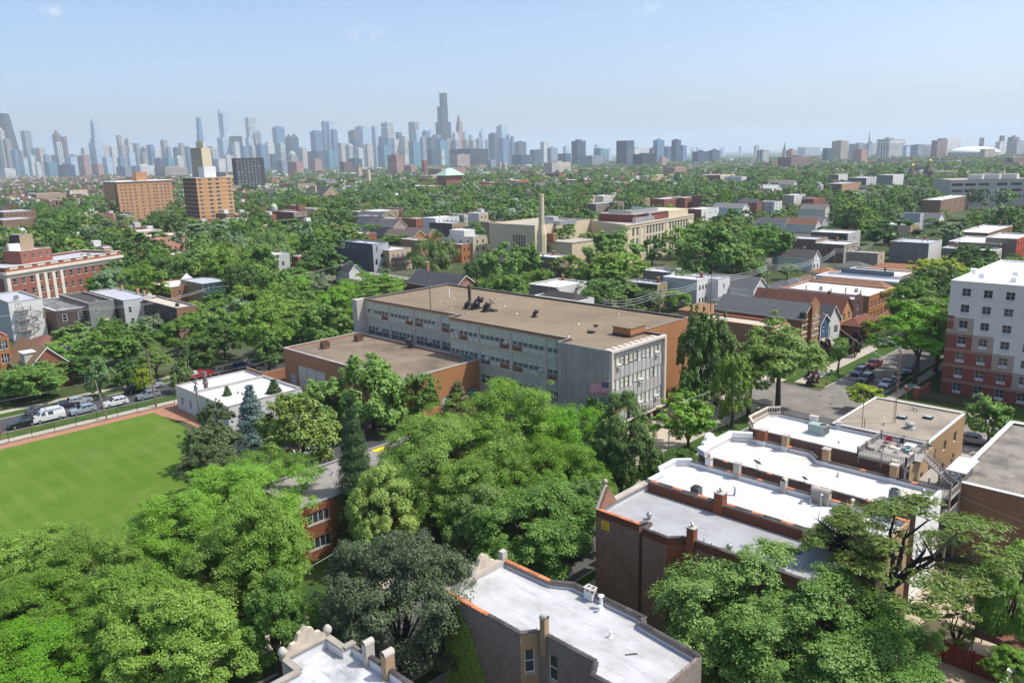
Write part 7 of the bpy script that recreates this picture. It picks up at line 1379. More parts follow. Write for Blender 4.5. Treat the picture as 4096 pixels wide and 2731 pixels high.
def trunk_mesh(r, rz, zc, rg, limbs, nseg=3, fam='round'):
    m = MB(); rt_ = .035*zc+.05*r**.5; top = zc+rz*.15 if fam != 'conic' else zc+rz*.9; w0 = Vector((0, 0, 0)); fork = zc-rz*.75 if fam != 'conic' else top
    fork = max(fork, zc*.3); lean = Vector((rg.uniform(-.05, .05), rg.uniform(-.05, .05), 0))*fork
    f = Vector((lean.x, lean.y, fork)); m.tube(w0, f*.5+Vector((0, 0, 0)), rt_*1.15, rt_*.95, 7, caps=False); m.tube(f*.5, f, rt_*.95, rt_*.8, 7, caps=False)
    if fam == 'conic': m.tube(f, f+Vector((0, 0, .1)), rt_*.3, .02, 5); return m
    for i in range(limbs):
        az = 2*math.pi*(i+rg.random()*.7)/limbs; el = rg.uniform(.35, 1.25) if fam != 'open' else rg.uniform(.4, 1.0); rr = rg.uniform(.6, .9)
        e = Vector((math.cos(az)*math.cos(el)*r*rr, math.sin(az)*math.cos(el)*r*rr, zc+math.sin(el)*rz*rr*.9)); p = f; rad = rt_*rg.uniform(.42, .62)
        for s in range(nseg):
            q = f.lerp(e, (s+1)/nseg)+Vector((rg.gauss(0, 1), rg.gauss(0, 1), rg.gauss(0, .5)))*(.06*r if s < nseg-1 else 0); q.z += math.sin((s+1)/nseg*math.pi)*.06*r
            r2 = rad*(1-.72*(s+1)/nseg); m.tube(p, q, rad*(1-.72*s/nseg), r2, 5, caps=False)
            if limbs > 6:
                for _ in range(2):
                    tw = q+Vector((rg.gauss(0, .3), rg.gauss(0, .3), rg.uniform(.0, .45)))*r*.5; m.tube(q, tw, r2*.55, r2*.12, 4, caps=False)
            p = q
    return m
trees = []
def tree_at(x, y, zc, r, rz, kind, label=None, lod=None, fam=None, seed=None):
    depth = proj(x, y, zc)[2]; lod = (0 if depth < 118 and r > 1.8 else (1 if depth < 330 else 2)) if lod is None else lod
    fam = fam or KIND[kind][0]; rg = random.Random(int(x*31+y*17)); lod = -1 if lod == 0 and r > 6.2 and fam in ('round', 'feather') else lod; seed = 1 if lod == -1 else seed if seed is not None else rg.randrange(3 if lod < 2 else 4)
    if fam in ('open', 'column', 'conic', 'flat', 'willow') : seed = seed % 2
    shrub = zc < rz*1.25 and r < 2.6
    t = thing('shrub' if shrub else {'conic': 'spruce_tree'}.get(fam, 'tree'), label or '', 'shrub' if shrub else 'tree', (x, y, 0), 'trees and shrubs of the neighbourhood')
    tm = trunk_mesh(r, rz, zc, rg, 9 if lod <= 0 else (5 if lod == 1 else 3), 3 if lod <= 0 else 2, fam).mesh('trunk', BARKD if kind in ('ailan', 'bronze', 'maple') else BARK)
    link('trunk', tm, t, (x, y, 0))
    c = link('crown', crown(fam, seed, lod), t, (x, y, zc), rg.random()*6.28, (r/5*rg.uniform(.95, 1.05), r/5*rg.uniform(.95, 1.05), rz/4))
    s = c.material_slots[0]; s.link = 'OBJECT'; s.material = LM[kind]
    trees.append([t, kind, label, x, y, zc, r, rz]); return t
def tree(pan, px, py, rx, ry, kind, label=None, zc=None, fam=None, lod=None, hmax=17.):
    u, v = FP(pan, px, py) if pan else (px*1.7415, py*1.7415); s = 2.296 if pan else 1/1.7415
    z = zc or 7.5
    for _ in range(6):
        x, y = G(u, v, z); dep = proj(x, y, z)[2]; r, rz = rx/s*dep/FPX, ry/s*dep/FPX
        if zc: break
        z = min(rz*.98+.9 if KIND[kind][0] != 'conic' else rz*1.02+.4, hmax-rz*.5); z = max(z, rz*.8)
    return tree_at(x, y, z, r, rz, kind, label, fam=fam, lod=lod)
# foreground, display pixels of the whole photograph (2352 wide)
for e in [
 (70, 1320, 125, 90, 'locust', 'feathery bright green tree at left edge below the field'), (215, 1330, 130, 90, 'locust', 'feathery green tree at the field corner, second from left edge'), (330, 1420, 130, 100, 'locustd', 'darker feathery tree behind the yellow green linden'),
 (60, 1430, 150, 90, 'locustd', 'feathery dark tree at left edge, middle of the lower left mass'), (90, 1530, 170, 80, 'locust', 'lighter feathery tree in the bottom left corner'), (225, 1500, 90, 80, 'locust', 'feathery tree between bottom left corner and linden'),
 (405, 1480, 150, 115, 'linden', 'pale yellow flowering linden at bottom left'), (420, 1240, 130, 90, 'locust', 'feathery tree jutting over the field edge'), (545, 1185, 150, 95, 'locust', 'feathery tree between field and red brick block'), (610, 1270, 105, 120, 'locust', 'feathery tree left of the red brick block windows'),
 (600, 1120, 110, 65, 'locustd', 'feathery tree just north of the gravel roof'), (540, 1320, 110, 90, 'locustd', 'shaded feathery tree left of the fenced lawn'), (630, 1430, 75, 100, 'ash', 'slender green tree beside the stone gable, with bare twigs'),
 (765, 1430, 68, 52, 'catalpa', 'small bright green tree behind the black iron fence'), (865, 1185, 76, 105, 'linden', 'yellow green linden right of the red brick block'),
 (1000, 1090, 150, 110, 'locust', 'broad feathery tree in the middle of the front row'), (1180, 1010, 150, 110, 'locust', 'bright feathery tree below the grey stone wall'), (1310, 1040, 115, 85, 'locust', 'feathery tree below the flag'),
 (1290, 1120, 120, 90, 'locustd', 'feathery tree left of the pyramid gable'), (1120, 1140, 110, 90, 'locustd', 'feathery tree between the linden and the centre'), (1425, 1040, 75, 115, 'maple', 'dark maple in front of the school entrance corner'), (1375, 965, 45, 40, 'maple', 'dark leafy treetop just under the flag'),
 (1215, 1225, 130, 95, 'ash', 'glossy green tree left of the yellow sign'), (1100, 1210, 80, 80, 'ash', 'glossy tree behind the bronze maple'), (1340, 1180, 70, 70, 'maple', 'dark tree in the shade before the pyramid gable'),
 (685, 1000, 84, 78, 'linden', 'yellow green linden left of the tall spruce'), (745, 940, 75, 55, 'ash', 'light green tree top before the gymnasium wing'), (855, 908, 90, 74, 'ash', 'green tree with dark trunk before the gymnasium wall'), (962, 912, 42, 45, 'ash', 'small open tree against the orange gymnasium wall'),
 (490, 968, 40, 36, 'crab', 'grey green bushy tree right of the clay path'), (482, 1022, 58, 40, 'crab', 'olive crab apple at the field edge, middle one'), (487, 1075, 64, 50, 'crab', 'olive crab apple at the field edge, nearest one'),
 (1583, 972, 68, 52, 'catalpa', 'bright large leaved tree before the school columns'), (1683, 898, 36, 70, 'linden', 'pale street tree beside the school brick side'), (1560, 1062, 42, 22, 'maple', 'dark bush behind the curved white parapet'), (1510, 1080, 34, 34, 'maple', 'dark bush left of the curved white parapet'),
 (2275, 965, 52, 50, 'ash', 'green tree between tan roof and right edge'), (1990, 908, 42, 24, 'gold', 'golden green treetop behind the tan gravel roof'), (1690, 1400, 175, 120, 'ash', 'large green tree over the grey membrane roof'), (1640, 1330, 90, 70, 'ash', 'leaning green treetop before the red brick chimney'),
 (1830, 1470, 200, 120, 'ash', 'large green tree at the bottom right, middle one'), (1980, 1530, 160, 90, 'ash', 'large green tree at the bottom, left of the red fence'), (1640, 1500, 110, 80, 'ash', 'green tree at the bottom over the pale stained roof'), (2310, 1380, 85, 120, 'catalpa', 'bright green tree at the right edge'), (2200, 1440, 55, 50, 'ailan', 'thin leafed tree over the rust red fence'), (2330, 1535, 55, 45, 'catalpa', 'bright green tree in the bottom right corner')]:
    tree(None, *e[:2], e[2]*1.1, e[3]*1.1, *e[4:])
tree_at(52.9, -38.6, 6.6, 6.8, 6.8, 'bronze', 'dark bronze leaved maple beside the ivy clad flats'); tree(None, 2060, 1265, 235, 125, 'ailan', 'open branched tree with black limbs before the white back wall', zc=11.5); tree(None, 1930, 1240, 90, 60, 'ailan', 'open branched treetop over the white roofs', zc=11.5)
def conifer(px, ptop, pbase, rx, kind, label, zt):
    u, v = px*1.7415, ptop*1.7415; x, y = G(u, v, zt); dep = proj(x, y, zt)[2]; tree_at(x, y, zt*.49, rx*2.5*dep/FPX, zt*.485, kind, label)
tree_at(76.2, -50.6, 8.7, 4.2, 8.6, 'fir', 'tall dark spruce beside the gravel roof'); conifer(573, 898, 1040, 46, 'spruce', 'tall blue spruce by the white workshop', 10.5); conifer(628, 878, 950, 34, 'fir', 'pointed green spruce before the white workshop wall', 6.3); conifer(521, 893, 955, 24, 'fir', 'smallest pointed spruce before the white workshop', 5.5)
conifer(1050, 888, 1000, 52, 'cedar', 'brownish cedar before the orange gymnasium wall', 8.8); conifer(1113, 910, 960, 17, 'fir', 'thin conifer tip left of the school facade', 8)
# middle distance, panel pixels
MID = [
 ('b0', 480, 1340, 140, 100, 'ash'), ('b0', 170, 1400, 110, 80, 'ash'), ('b0', 300, 520, 230, 115, 'maple'), ('b0', 890, 450, 180, 130, 'maple'), ('b0', 1150, 480, 150, 130, 'maple'), ('b0', 1310, 560, 60, 90, 'crab'), ('b0', 1080, 150, 180, 110, 'olive'), ('b0', 1330, 230, 220, 130, 'maple'), ('b0', 900, 215, 120, 60, 'locust'), ('b0', 760, 190, 90, 60, 'silver'), ('b0', 1560, 370, 170, 110, 'maple'), ('b0', 1830, 330, 170, 120, 'maple'), ('b0', 2140, 390, 130, 150, 'willow'),
 ('b0', 1930, 130, 230, 110, 'silver'), ('b0', 1080, 40, 230, 90, 'willow'), ('b0', 2270, 260, 120, 130, 'ash'), ('b0', 700, 60, 90, 70, 'willow'), ('b0', 2210, 610, 130, 80, 'ash'), ('b0', 1980, 740, 140, 90, 'ash'), ('b0', 1740, 830, 180, 100, 'olive'), ('b0', 1380, 920, 110, 70, 'silver'), ('b0', 1650, 1010, 190, 150, 'locustd'), ('b0', 1930, 920, 210, 160, 'ash'), ('b0', 680, 1060, 220, 110, 'ash'), ('b0', 1000, 960, 150, 80, 'ash'), ('b0', 1050, 1130, 210, 140, 'ash'), ('b0', 560, 1190, 180, 120, 'ash'),
 ('b0', 1250, 1080, 170, 130, 'ash'), ('b0', 1420, 1250, 130, 120, 'locustd'), ('b0', 900, 1400, 110, 140, 'poplar'), ('b0', 1320, 1420, 72, 80, 'gold'), ('b0', 1660, 1380, 105, 110, 'ash'), ('b0', 320, 1440, 220, 120, 'ash'), ('b0', 60, 1450, 110, 100, 'ash'), ('b0', 750, 1300, 150, 90, 'maple'), ('b0', 1160, 1350, 130, 90, 'maple'), ('b0', 2230, 800, 150, 110, 'silver'), ('b0', 2050, 1050, 160, 120, 'maple'), ('b0', 1850, 1180, 150, 110, 'maple'),
 ('b1', 130, 260, 180, 170, 'willow'), ('b1', 630, 370, 200, 120, 'maple'), ('b1', 230, 560, 250, 110, 'locust'), ('b1', 570, 540, 110, 75, 'silver'), ('b1', 1110, 560, 280, 95, 'locust'), ('b1', 350, 850, 320, 120, 'olive'), ('b1', 720, 790, 190, 190, 'locust'), ('b1', 300, 1010, 280, 120, 'locustd'), ('b1', 110, 1190, 130, 140, 'maple'), ('b1', 1640, 300, 210, 170, 'willow'), ('b1', 2210, 410, 190, 190, 'ash'), ('b1', 480, 60, 300, 90, 'maple'), ('b1', 120, 60, 180, 90, 'olive'), ('b1', 830, 60, 200, 70, 'locust'), ('b1', 1320, 130, 170, 30, 'locustd'), ('b1', 610, 170, 90, 65, 'silver'), ('b1', 2010, 60, 90, 70, 'ash'), ('b1', 2200, 100, 70, 110, 'ash'), ('b1', 900, 420, 60, 40, 'ash'), ('b1', 1180, 440, 60, 45, 'silver'), ('b1', 380, 480, 160, 70, 'ash'), ('b1', 850, 620, 160, 90, 'locustd'), ('b1', 2160, 590, 180, 70, 'locustd'), ('b1', 500, 700, 200, 90, 'locustd'), ('b1', 60, 760, 120, 100, 'locustd'), ('b1', 800, 960, 130, 90, 'maple'),
 ('b2', 130, 340, 160, 120, 'ash'), ('b2', 480, 160, 210, 140, 'willow'), ('b2', 900, 70, 230, 120, 'ash'), ('b2', 930, 230, 240, 140, 'ash'), ('b2', 520, 380, 130, 100, 'olive'), ('b2', 950, 430, 240, 140, 'linden'), ('b2', 230, 510, 140, 90, 'locust'), ('b2', 385, 540, 75, 45, 'plum'), ('b2', 900, 620, 240, 100, 'ash'), ('b2', 1290, 235, 135, 100, 'maple'), ('b2', 2230, 180, 160, 130, 'locust'), ('b2', 1550, 550, 130, 100, 'maple'), ('b2', 1250, 690, 120, 75, 'crab'), ('b2', 1510, 680, 120, 70, 'locust'), ('b2', 60, 600, 110, 50, 'locust'), ('b2', 700, 480, 110, 90, 'ash'), ('b2', 2280, 380, 70, 60, 'maple'), ('b2', 2180, 420, 60, 70, 'plum'),
 ('b3', 80, 190, 170, 160, 'ash'), ('b3', 1130, 110, 240, 120, 'maple'), ('b3', 1700, 55, 280, 80, 'maple'), ('b3', 1860, 310, 200, 95, 'maple'), ('b3', 1560, 430, 210, 95, 'gold'), ('b3', 1370, 600, 210, 120, 'maple'), ('b3', 1060, 720, 85, 55, 'silver'), ('b3', 960, 940, 90, 60, 'gold'), ('b3', 2250, 340, 80, 60, 'maple'), ('b3', 180, 420, 90, 55, 'ash'), ('b3', 560, 60, 120, 40, 'maple'), ('b3', 860, 410, 45, 20, 'ash')]
for e in MID: tree(*e[:3], e[3]*1.18, e[4]*1.15, e[5])
tree('b2', 1820, 230, 285, 200, 'ash', 'giant cottonwood with forked trunk rising over white houses', zc=14)
# street trees by the right road, beside the brick side of the school
for e in [(72.6, -121.5, 9.8, 4.3, 7.6, 'maple', 'tall dark tree rising above the school brick side'), (71.5, -126.5, 9., 4.4, 7., 'maple', 'second dark tree covering the orange brick wall'), (71.2, -117.3, 4.6, 3., 3.8, 'maple', 'lower dark tree at the foot of the orange brick wall'), (61.8, -131.5, 10.2, 7.6, 5.8, 'locustd', 'large dark street tree with bent trunk at the crossing'), (64.4, -125.5, 8., 4.4, 4.4, 'locustd', 'lower crown of the street tree at the crossing'),
 (49.2, -164.5, 9.6, 7.6, 5.6, 'locust', 'broad feathery street tree over the parked black sedan'), (48.6, -175.5, 9.6, 7., 5.8, 'locustd', 'feathery street tree beside the apartment block, second along the road'), (49.4, -188, 9.4, 7., 5.8, 'locust', 'feathery street tree third along the road beyond the apartment block'), (63.4, -203, 9., 6., 5.4, 'locustd', 'feathery street tree before the arched window house'), (49, -203, 10, 7, 6, 'maple', 'dark street tree far down the road'), (63, -222, 9.5, 6.5, 5.6, 'maple', 'dark catalpa like tree before the gold corniced flats')]: tree_at(*e)
def street_tree(px, py, zc, r, rz, kind, label, pan='b3'):
    x, y = Q(pan, px, py, 0); tree_at(x, y, zc, r, rz, kind, label)
street_tree(637, 1370, 4.6, 1.9, 2.8, 'ash', 'small green street tree on the lawn by parked cars'); street_tree(460, 1245, 2.0, 1.4, 1.6, 'plum', 'crimson leaved bush before the ornate brown house'); street_tree(540, 1240, 2.6, 1.1, 2.2, 'plum', 'dark plum bush right of the crimson bush'); street_tree(795, 1215, 3.2, 1.5, 2.8, 'plum', 'dark purple tree before the brown house porch'); street_tree(400, 1475, 1.5, 1.45, 1.5, 'plum', 'round purple bush at the street corner')
street_tree(455, 1320, 1.1, .9, 1.1, 'ash', 'small green bush at the iron fence'); street_tree(330, 1300, 1.4, 1.6, 1.3, 'maple', 'green bush beside the stone steps')
tree_at(78.9, -94.3, 1.2, 1.1, 1.1, 'maple', 'low round bush beside the school forecourt'); tree_at(63.4, -84.0, 1.3, 1.2, 1.2, 'maple', 'small bush on the verge left of the white parapet')
# ------------------------------------------------------------------ vehicles
TYRE = plain((.015, .015, .016), .85, .1); RIM = plain((.4, .4, .42), .35, .1, metal=.7); HEADL = plain((.7, .72, .74), .15, .03); TAIL = plain((.35, .01, .012), .2, .05); CARGL = glass((.012, .016, .02), .05, key='cargl', spec=.7); PLATE = plain((.6, .6, .58), .5); BLKP = plain((.02, .02, .021), .6)
PAINT = {}
def paint(c):
    if c not in PAINT: t = NT('car_paint'); PAINT[c] = t.bs(Base_Color=c+(1,), Roughness=.28, Metallic=.25, Coat_Weight=.6, Specular_IOR_Level=.5)
    return PAINT[c]
PROF = {  # length, width, lower body profile (x,z), roof profile (x,z) and glass line
 'suv': (4.6, 1.86, [(-2.3, .35), (-2.3, .75), (-2.2, .98), (-.95, 1.08), (2.15, 1.08), (2.28, .9), (2.3, .4)], [(-.95, 1.08), (-.25, 1.62), (.1, 1.68), (1.75, 1.66), (2.15, 1.08)]),
 'sedan': (4.6, 1.78, [(-2.3, .32), (-2.3, .62), (-2.1, .8), (-.95, .9), (1.5, .95), (2.25, .92), (2.3, .4)], [(-.95, .9), (-.2, 1.36), (.2, 1.42), (.95, 1.38), (1.6, .95)]),
 'van': (5.5, 2.0, [(-2.75, .42), (-2.75, .95), (-2.6, 1.2), (-1.75, 1.32), (2.72, 1.32), (2.75, .5)], [(-1.75, 1.32), (-1.25, 1.98), (-1.0, 2.1), (2.6, 2.1), (2.72, 1.32)]),
 'pickup': (5.5, 1.95, [(-2.75, .5), (-2.75, .95), (-2.6, 1.12), (-1.2, 1.18), (2.72, 1.2), (2.75, .55)], [(-1.2, 1.18), (-.65, 1.7), (-.4, 1.76), (.55, 1.74), (.85, 1.19)])}
CM = {}
def carmesh(ty):
    if ty in CM: return CM[ty]
    Lc, W, lo, ro = PROF[ty]; h = W/2; b = MB(); out = {}
    def loft(mb, pr, wlo, whi, close=True):
        zmin, zmax = min(p[1] for p in pr), max(p[1] for p in pr); wd = lambda z: wlo+(whi-wlo)*(z-zmin)/max(.01, zmax-zmin); n = len(pr)
        Lp = [(x, -wd(z), z) for x, z in pr]; Rp = [(x, wd(z), z) for x, z in pr]; mb.face(Lp[::-1]); mb.face(Rp)
        for i in range(n if close else n-1): j = (i+1) % n; mb.face([Lp[i], Lp[j], Rp[j], Rp[i]])
    loft(b, lo, h, h*.97); loft(b, ro, h*.94, h*.76)
    if ty == 'pickup': b.box(.95, 2.6, -h*.8, h*.8, .9, 1.0)
    out['body'] = b
    zmin, zmax = ro[0][1], max(p[1] for p in ro); wd = lambda z, o=.012: h*.94+(h*.76-h*.94)*(z-zmin)/(zmax-zmin)+o
    def quadx(p, q, s0, s1, o=.014):   # pane on the slanted front/back between roof profile points
        a = Vector((p[0], 0, p[1])); c = Vector((q[0], 0, q[1])); d = c-a; n = Vector((-d.z, 0, d.x)).normalized(); n = n if n.z > 0 else -n
        A, C = a+d*s0+n*o, a+d*s1+n*o; return [(A.x, -wd(A.z)*.9, A.z), (A.x, wd(A.z)*.9, A.z), (C.x, wd(C.z)*.9, C.z), (C.x, -wd(C.z)*.9, C.z)]
    m = MB(); m.face(quadx(ro[0], ro[1], .1, .98)); out['windscreen'] = m; m = MB(); m.face(quadx(ro[-1], ro[-2], .12, .9)); out['rear_window'] = m
    zb, zt = zmin+.05, zmax-.14
    def xat(z, front):
        pts = ro[:3] if front else ro[-2:][::-1]
        for (xa, za), (xb, zb_) in zip(pts, pts[1:]):
            if za <= z <= zb_: return xa+(xb-xa)*(z-za)/(zb_-za)
        return pts[-1][0]
    spl = {'suv': (.55, 1.35), 'sedan': (.45,), 'van': (-.5, .1), 'pickup': ()}[ty]
    if ty == 'van': xs = [(-1.5, -.55), (-.2, .75)]
    else:
        x0, x1 = ro[0][0]+.38, ro[-1][0]-.18; cut = [x0]+list(spl)+[x1]; xs = list(zip(cut, cut[1:]))
    sw = []
    for s in (-1, 1):
        for (xa, xb) in xs:
            m = MB(); ua, ub = max(xa, xat(zt, True)+.1), min(xb, xat(zt, False)-.08); m.face([(xa+.04, s*wd(zb), zb), (xb-.04, s*wd(zb), zb), (ub-.04, s*wd(zt), zt), (ua+.04, s*wd(zt), zt)]); sw.append(m)
    out['side_window'] = sw
    wr = .36 if ty != 'sedan' else .32; wx = Lc*.31; out['wheel_pos'] = [(-wx, -h+.1, wr), (-wx, h-.1, wr), (wx, -h+.1, wr), (wx, h-.1, wr)]
    ty_ = MB().tube((0, -.11, 0), (0, .11, 0), wr, n=16); rm = MB().tube((0, -.118, 0), (0, .118, 0), wr*.62, n=10); out['tyre'] = ty_; out['rim'] = rm
    zl = lo[1][1]; out['headlight'] = [MB().box(-Lc/2-.012, -Lc/2+.2, s*h*.68-.18, s*h*.68+.18, zl-.12, zl+.05) for s in (-1, 1)]
    out['tail_light'] = [MB().box(Lc/2-.14, Lc/2+.012, s*h*.82-.1, s*h*.82+.1, zl-.05, zl+.25) for s in (-1, 1)]
    out['bumper'] = [MB().box(-Lc/2-.03, -Lc/2+.05, -h*.7, h*.7, .38, .56), MB().box(Lc/2-.05, Lc/2+.03, -h*.7, h*.7, .42, .6)]
    out['grille'] = [MB().box(-Lc/2-.015, -Lc/2+.02, -h*.4, h*.4, .57, zl)]; out['sill'] = [MB().box(-Lc*.4, Lc*.4, -h*.985, h*.985, .22, .4)]; out['number_plate'] = [MB().box(-Lc/2-.04, -Lc/2-.031, -.17, .17, .42, .53)]
    me = {}
    for k, v in out.items():
        if k == 'wheel_pos': me[k] = v; continue
        me[k] = [q.mesh(k, TYRE) if 0 else q for q in (v if isinstance(v, list) else [v])]
    CM[ty] = me; CM[ty+'_c'] = {}; return me
def car(ty, label, x, y, rz, c, name='parked_car', cat='car', extra=None):
    me = carmesh(ty); cache = CM[ty+'_c']; t = thing(name, label, cat, (x, y, .012), 'cars parked along the streets', rz)
    def add(nm, mb, mat, par=None, loc=(0, 0, 0)):
        k = (id(mb), mat.name)
        if k not in cache: cache[k] = mb.mesh(nm, mat)
        o = bpy.data.objects.new(nm, cache[k]); col.objects.link(o); o.parent = par or t; o.location = loc; return o
    body = add('body', me['body'][0], paint(c))
    for nm, mat in (('windscreen', CARGL), ('rear_window', CARGL), ('side_window', CARGL), ('headlight', HEADL), ('tail_light', TAIL), ('bumper', BLKP), ('grille', BLKP), ('sill', BLKP), ('number_plate', PLATE)):
        for mb in me[nm]: add(nm, mb, mat)
    for p in me['wheel_pos']: wh = add('wheel', me['tyre'][0], TYRE, None, p); add('rim', me['rim'][0], RIM, wh)
    return t
N_, S_ = math.pi/2*-1, math.pi/2   # front points to local -x : rz=-90 -> front to +y (north); rz=+90 -> front to -y (south)
W_, BK, GY, SV, RD = (.7, .7, .7), (.012, .013, .016), (.1, .115, .13), (.38, .4, .42), (.28, .015, .015)
def carp(ty, label, pan, px, py, xk, face, c, **k): x, y = Q(pan, px, py, 0); return car(ty, label, xk, y, face, c, **k)
v = carp('van', 'white camper van with roof rack parked by the field fence', 'c0', 490, 560, 161.2, N_, W_, name='parked_van', cat='van'); 
m = MB(); m.box(-.9, 2.3, -.85, .85, 2.13, 2.2); m.box(-.9, 2.3, -.9, -.82, 2.2, 2.4); m.box(-.9, 2.3, .82, .9, 2.2, 2.4); m.box(-.2, 2.0, -.6, .6, 2.2, 2.45); o = bpy.data.objects.new('roof_rack', m.mesh('roof_rack', plain((.5, .55, .58), .6, .2))); col.objects.link(o); o.parent = v
carp('suv', 'black SUV at the left edge behind a street tree', 'c0', 140, 540, 161.3, N_, BK); carp('suv', 'pale blue grey SUV parked right of the white camper van', 'c0', 820, 495, 161.2, N_, (.3, .36, .42)); carp('suv', 'white SUV with black roof rails beside the wooden pole', 'c0', 1120, 425, 161.2, N_, W_); carp('suv', 'silver grey SUV beside the yellow green sapling', 'c0', 1420, 355, 161.2, N_, (.24, .27, .3))
carp('sedan', 'dark car across the road behind the camper van', 'c0', 630, 420, 168.0, S_, (.03, .035, .05)); carp('suv', 'silver car across the road behind the street poplar', 'c0', 760, 395, 168.1, S_, SV); carp('sedan', 'silver sedan across the road near the wooden pole', 'c0', 1430, 245, 168.0, S_, SV); carp('sedan', 'dark grey car half hidden under left street trees', 'c0', 310, 430, 168.0, S_, GY); carp('sedan', 'dark blue sedan under the far street trees', 'c0', 1290, 285, 168.1, S_, (.02, .03, .06))
t = carp('pickup', 'red pickup with silver cap beyond the white workshop', 'b0', 1870, 1410, 167.9, S_, (.4, .015, .012), name='parked_pickup', cat='pickup'); m = MB(); m.box(.9, 2.7, -.85, .85, 1.2, 1.75); o = bpy.data.objects.new('cargo_cap', m.mesh('cargo_cap', plain((.5, .5, .52), .4))); col.objects.link(o); o.parent = t
carp('suv', 'grey green SUV right of the red pickup', 'b0', 2080, 1370, 167.9, S_, (.12, .13, .12)); carp('suv', 'blue and white car at the dark end of the street', 'b0', 2260, 1325, 167.9, S_, (.05, .08, .18))
x, y = Q('c1', 470, 380, 0); car('suv', 'dark red SUV parked against the gymnasium wing', x, y+.6, math.radians(60), (.09, .012, .012))
carp('suv', 'blue grey SUV parked at the lawn kerb', 'b3', 845, 1375, 59.9, N_, (.09, .115, .14)); carp('suv', 'black SUV standing in the middle of the road', 'b3', 915, 1440, 57.0, N_, BK); carp('pickup', 'dark red pickup truck parked beyond the blue grey SUV', 'b3', 985, 1305, 59.9, N_, (.17, .012, .012), name='parked_pickup', cat='pickup'); carp('sedan', 'silver sedan nearest the crossing', 'b3', 1115, 1485, 52.6, N_, (.36, .38, .4)); carp('sedan', 'black sedan parked behind the silver sedan', 'b3', 1255, 1425, 52.5, N_, BK); carp('suv', 'black SUV parked under the trees by the apartment block', 'b3', 1345, 1365, 52.5, N_, (.014, .015, .018)); carp('suv', 'white car in tree shade far down the road', 'b3', 1500, 1180, 53, N_, W_)
for px, py, c, l in ((1830, 1372, (.55, .56, .57), 'white car behind the dark trees beside the school'), (1830, 1492, SV, 'silver car below the white car beside the school'), (1900, 1440, GY, 'dark sedan in the tree shade at the school kerb')): x, y = Q('b2', px, py, 0); car('suv', l, x, y, math.pi, c)
x, y = Q('c3', 1900, 745, 0); car('suv', 'silver car behind the small tree right of the corner building', x, y, 0.2, SV)
x, y = Q('c0', 2280, 880, 0); car('suv', 'dark SUV half hidden behind the crab apples', x, y, .9, GY); 
for i, (px, py, c) in enumerate(((340, 600, W_), (640, 600, SV), (480, 850, W_))): x, y = Q('c1', px, py, 0); car('sedan', ('white car glimpsed through the linden left of the spruce', 'silver car glimpsed beside the tall spruce', 'white car glimpsed low behind the linden')[i], x, y, 1.1, c)
# ------------------------------------------------------------------ poles, wires, lamps, fences, small street things
POLE = plain((.2, .17, .14), .9, .25, 1.5, key='pole'); WIRE = plain((.35, .35, .36), .6); WIREL = plain((.7, .7, .7), .5)
def wire(label, pts, sag=.5, r=.018, mat=WIRE, n=8):
    m = MB()
    for a, b in zip(pts, pts[1:]):
        p = None
        for i in range(n+1):
            s = i/n; q = Vector(a).lerp(Vector(b), s); q.z -= sag*4*s*(1-s)
            if p is not None: m.tube(p, q, r, n=4, caps=False)
            p = q
    return tag(m.build('power_line', mat), label, 'cable', 'power lines and cables')
def pole(label, x, y, h, arms=1, cans=0, r=.16, lean=(0, 0), name='utility_pole'):
    t = thing(name, label, 'utility pole', (x, y, 0), 'wooden utility poles'); m = MB().tube((x, y, 0), (x+lean[0], y+lean[1], h), r, r*.65, 8); m.build('shaft', POLE, t)
    for k in range(arms): z = h-.5-k*.9; m = MB().box(x+lean[0]-1.2, x+lean[0]+1.2, y+lean[1]-.07, y+lean[1]+.07, z, z+.12); a = m.build('cross_arm', POLE, t); m = MB(); [m.tube((x+lean[0]+q, y+lean[1], z+.12), (x+lean[0]+q, y+lean[1], z+.32), .05, n=6) for q in (-1.1, -.4, .4, 1.1)]; tag(m.build('insulators', DARKMETAL, a), kind='stuff')
    for k in range(cans): MB().tube((x+.35-k*.7, y, h-2.8), (x+.35-k*.7, y, h-1.8), .27, n=10).build('transformer', plain((.45, .46, .47), .5), t)
    return (x+lean[0], y+lean[1], h-.2)
def PZ(pan, x, y, ytop):   # base on ground and height from the picture
    bx_, by_ = Q(pan, x, y, 0); r = ray(*FP(pan, x, ytop)); t = math.hypot(bx_, by_)/math.hypot(r.x, r.y); return bx_, by_, CAMH+r.z*t
b0 = PZ('c0', 985, 525, 160); p1 = pole('leaning wooden pole at the clay path, left of two', b0[0], b0[1], b0[2], 0, 0, .17, (1.6, .6)); b1 = PZ('c0', 1435, 410, -60); p2_ = pole('tall wooden pole at the clay path corner, right of two', b1[0], b1[1], b1[2]+1.5, 2, 0, .2, (.3, .3))
x, y = 138.6, -59.4; p3_ = pole('pole with two grey transformers before the white workshop', x, y, 8.6, 2, 2)
wire('cable from the leaning pole to the tall pole by the field', [p1, p2_], .4); wire('cable from the tall pole to the transformer pole', [p2_, p3_], .5); wire('cable running left from the leaning pole over the camper van', [p1, (158, -10, 8)], .8); wire('cable from transformer pole towards the gymnasium', [p3_, (148, -84, 6.5)], .4)
lx, ly = Q('b0', 480, 960, 0); lx, ly, lh = 236., -62.8, 9.2; pa = pole('alley pole with pale insulators beside the white flats', lx, ly, 9.5, 2, 1); pb_ = pole('alley pole beside the dark rough brick house', 224.5, -84, 8.8, 0); pc = pole('alley pole before the green porches', 236, -108, 9, 1)
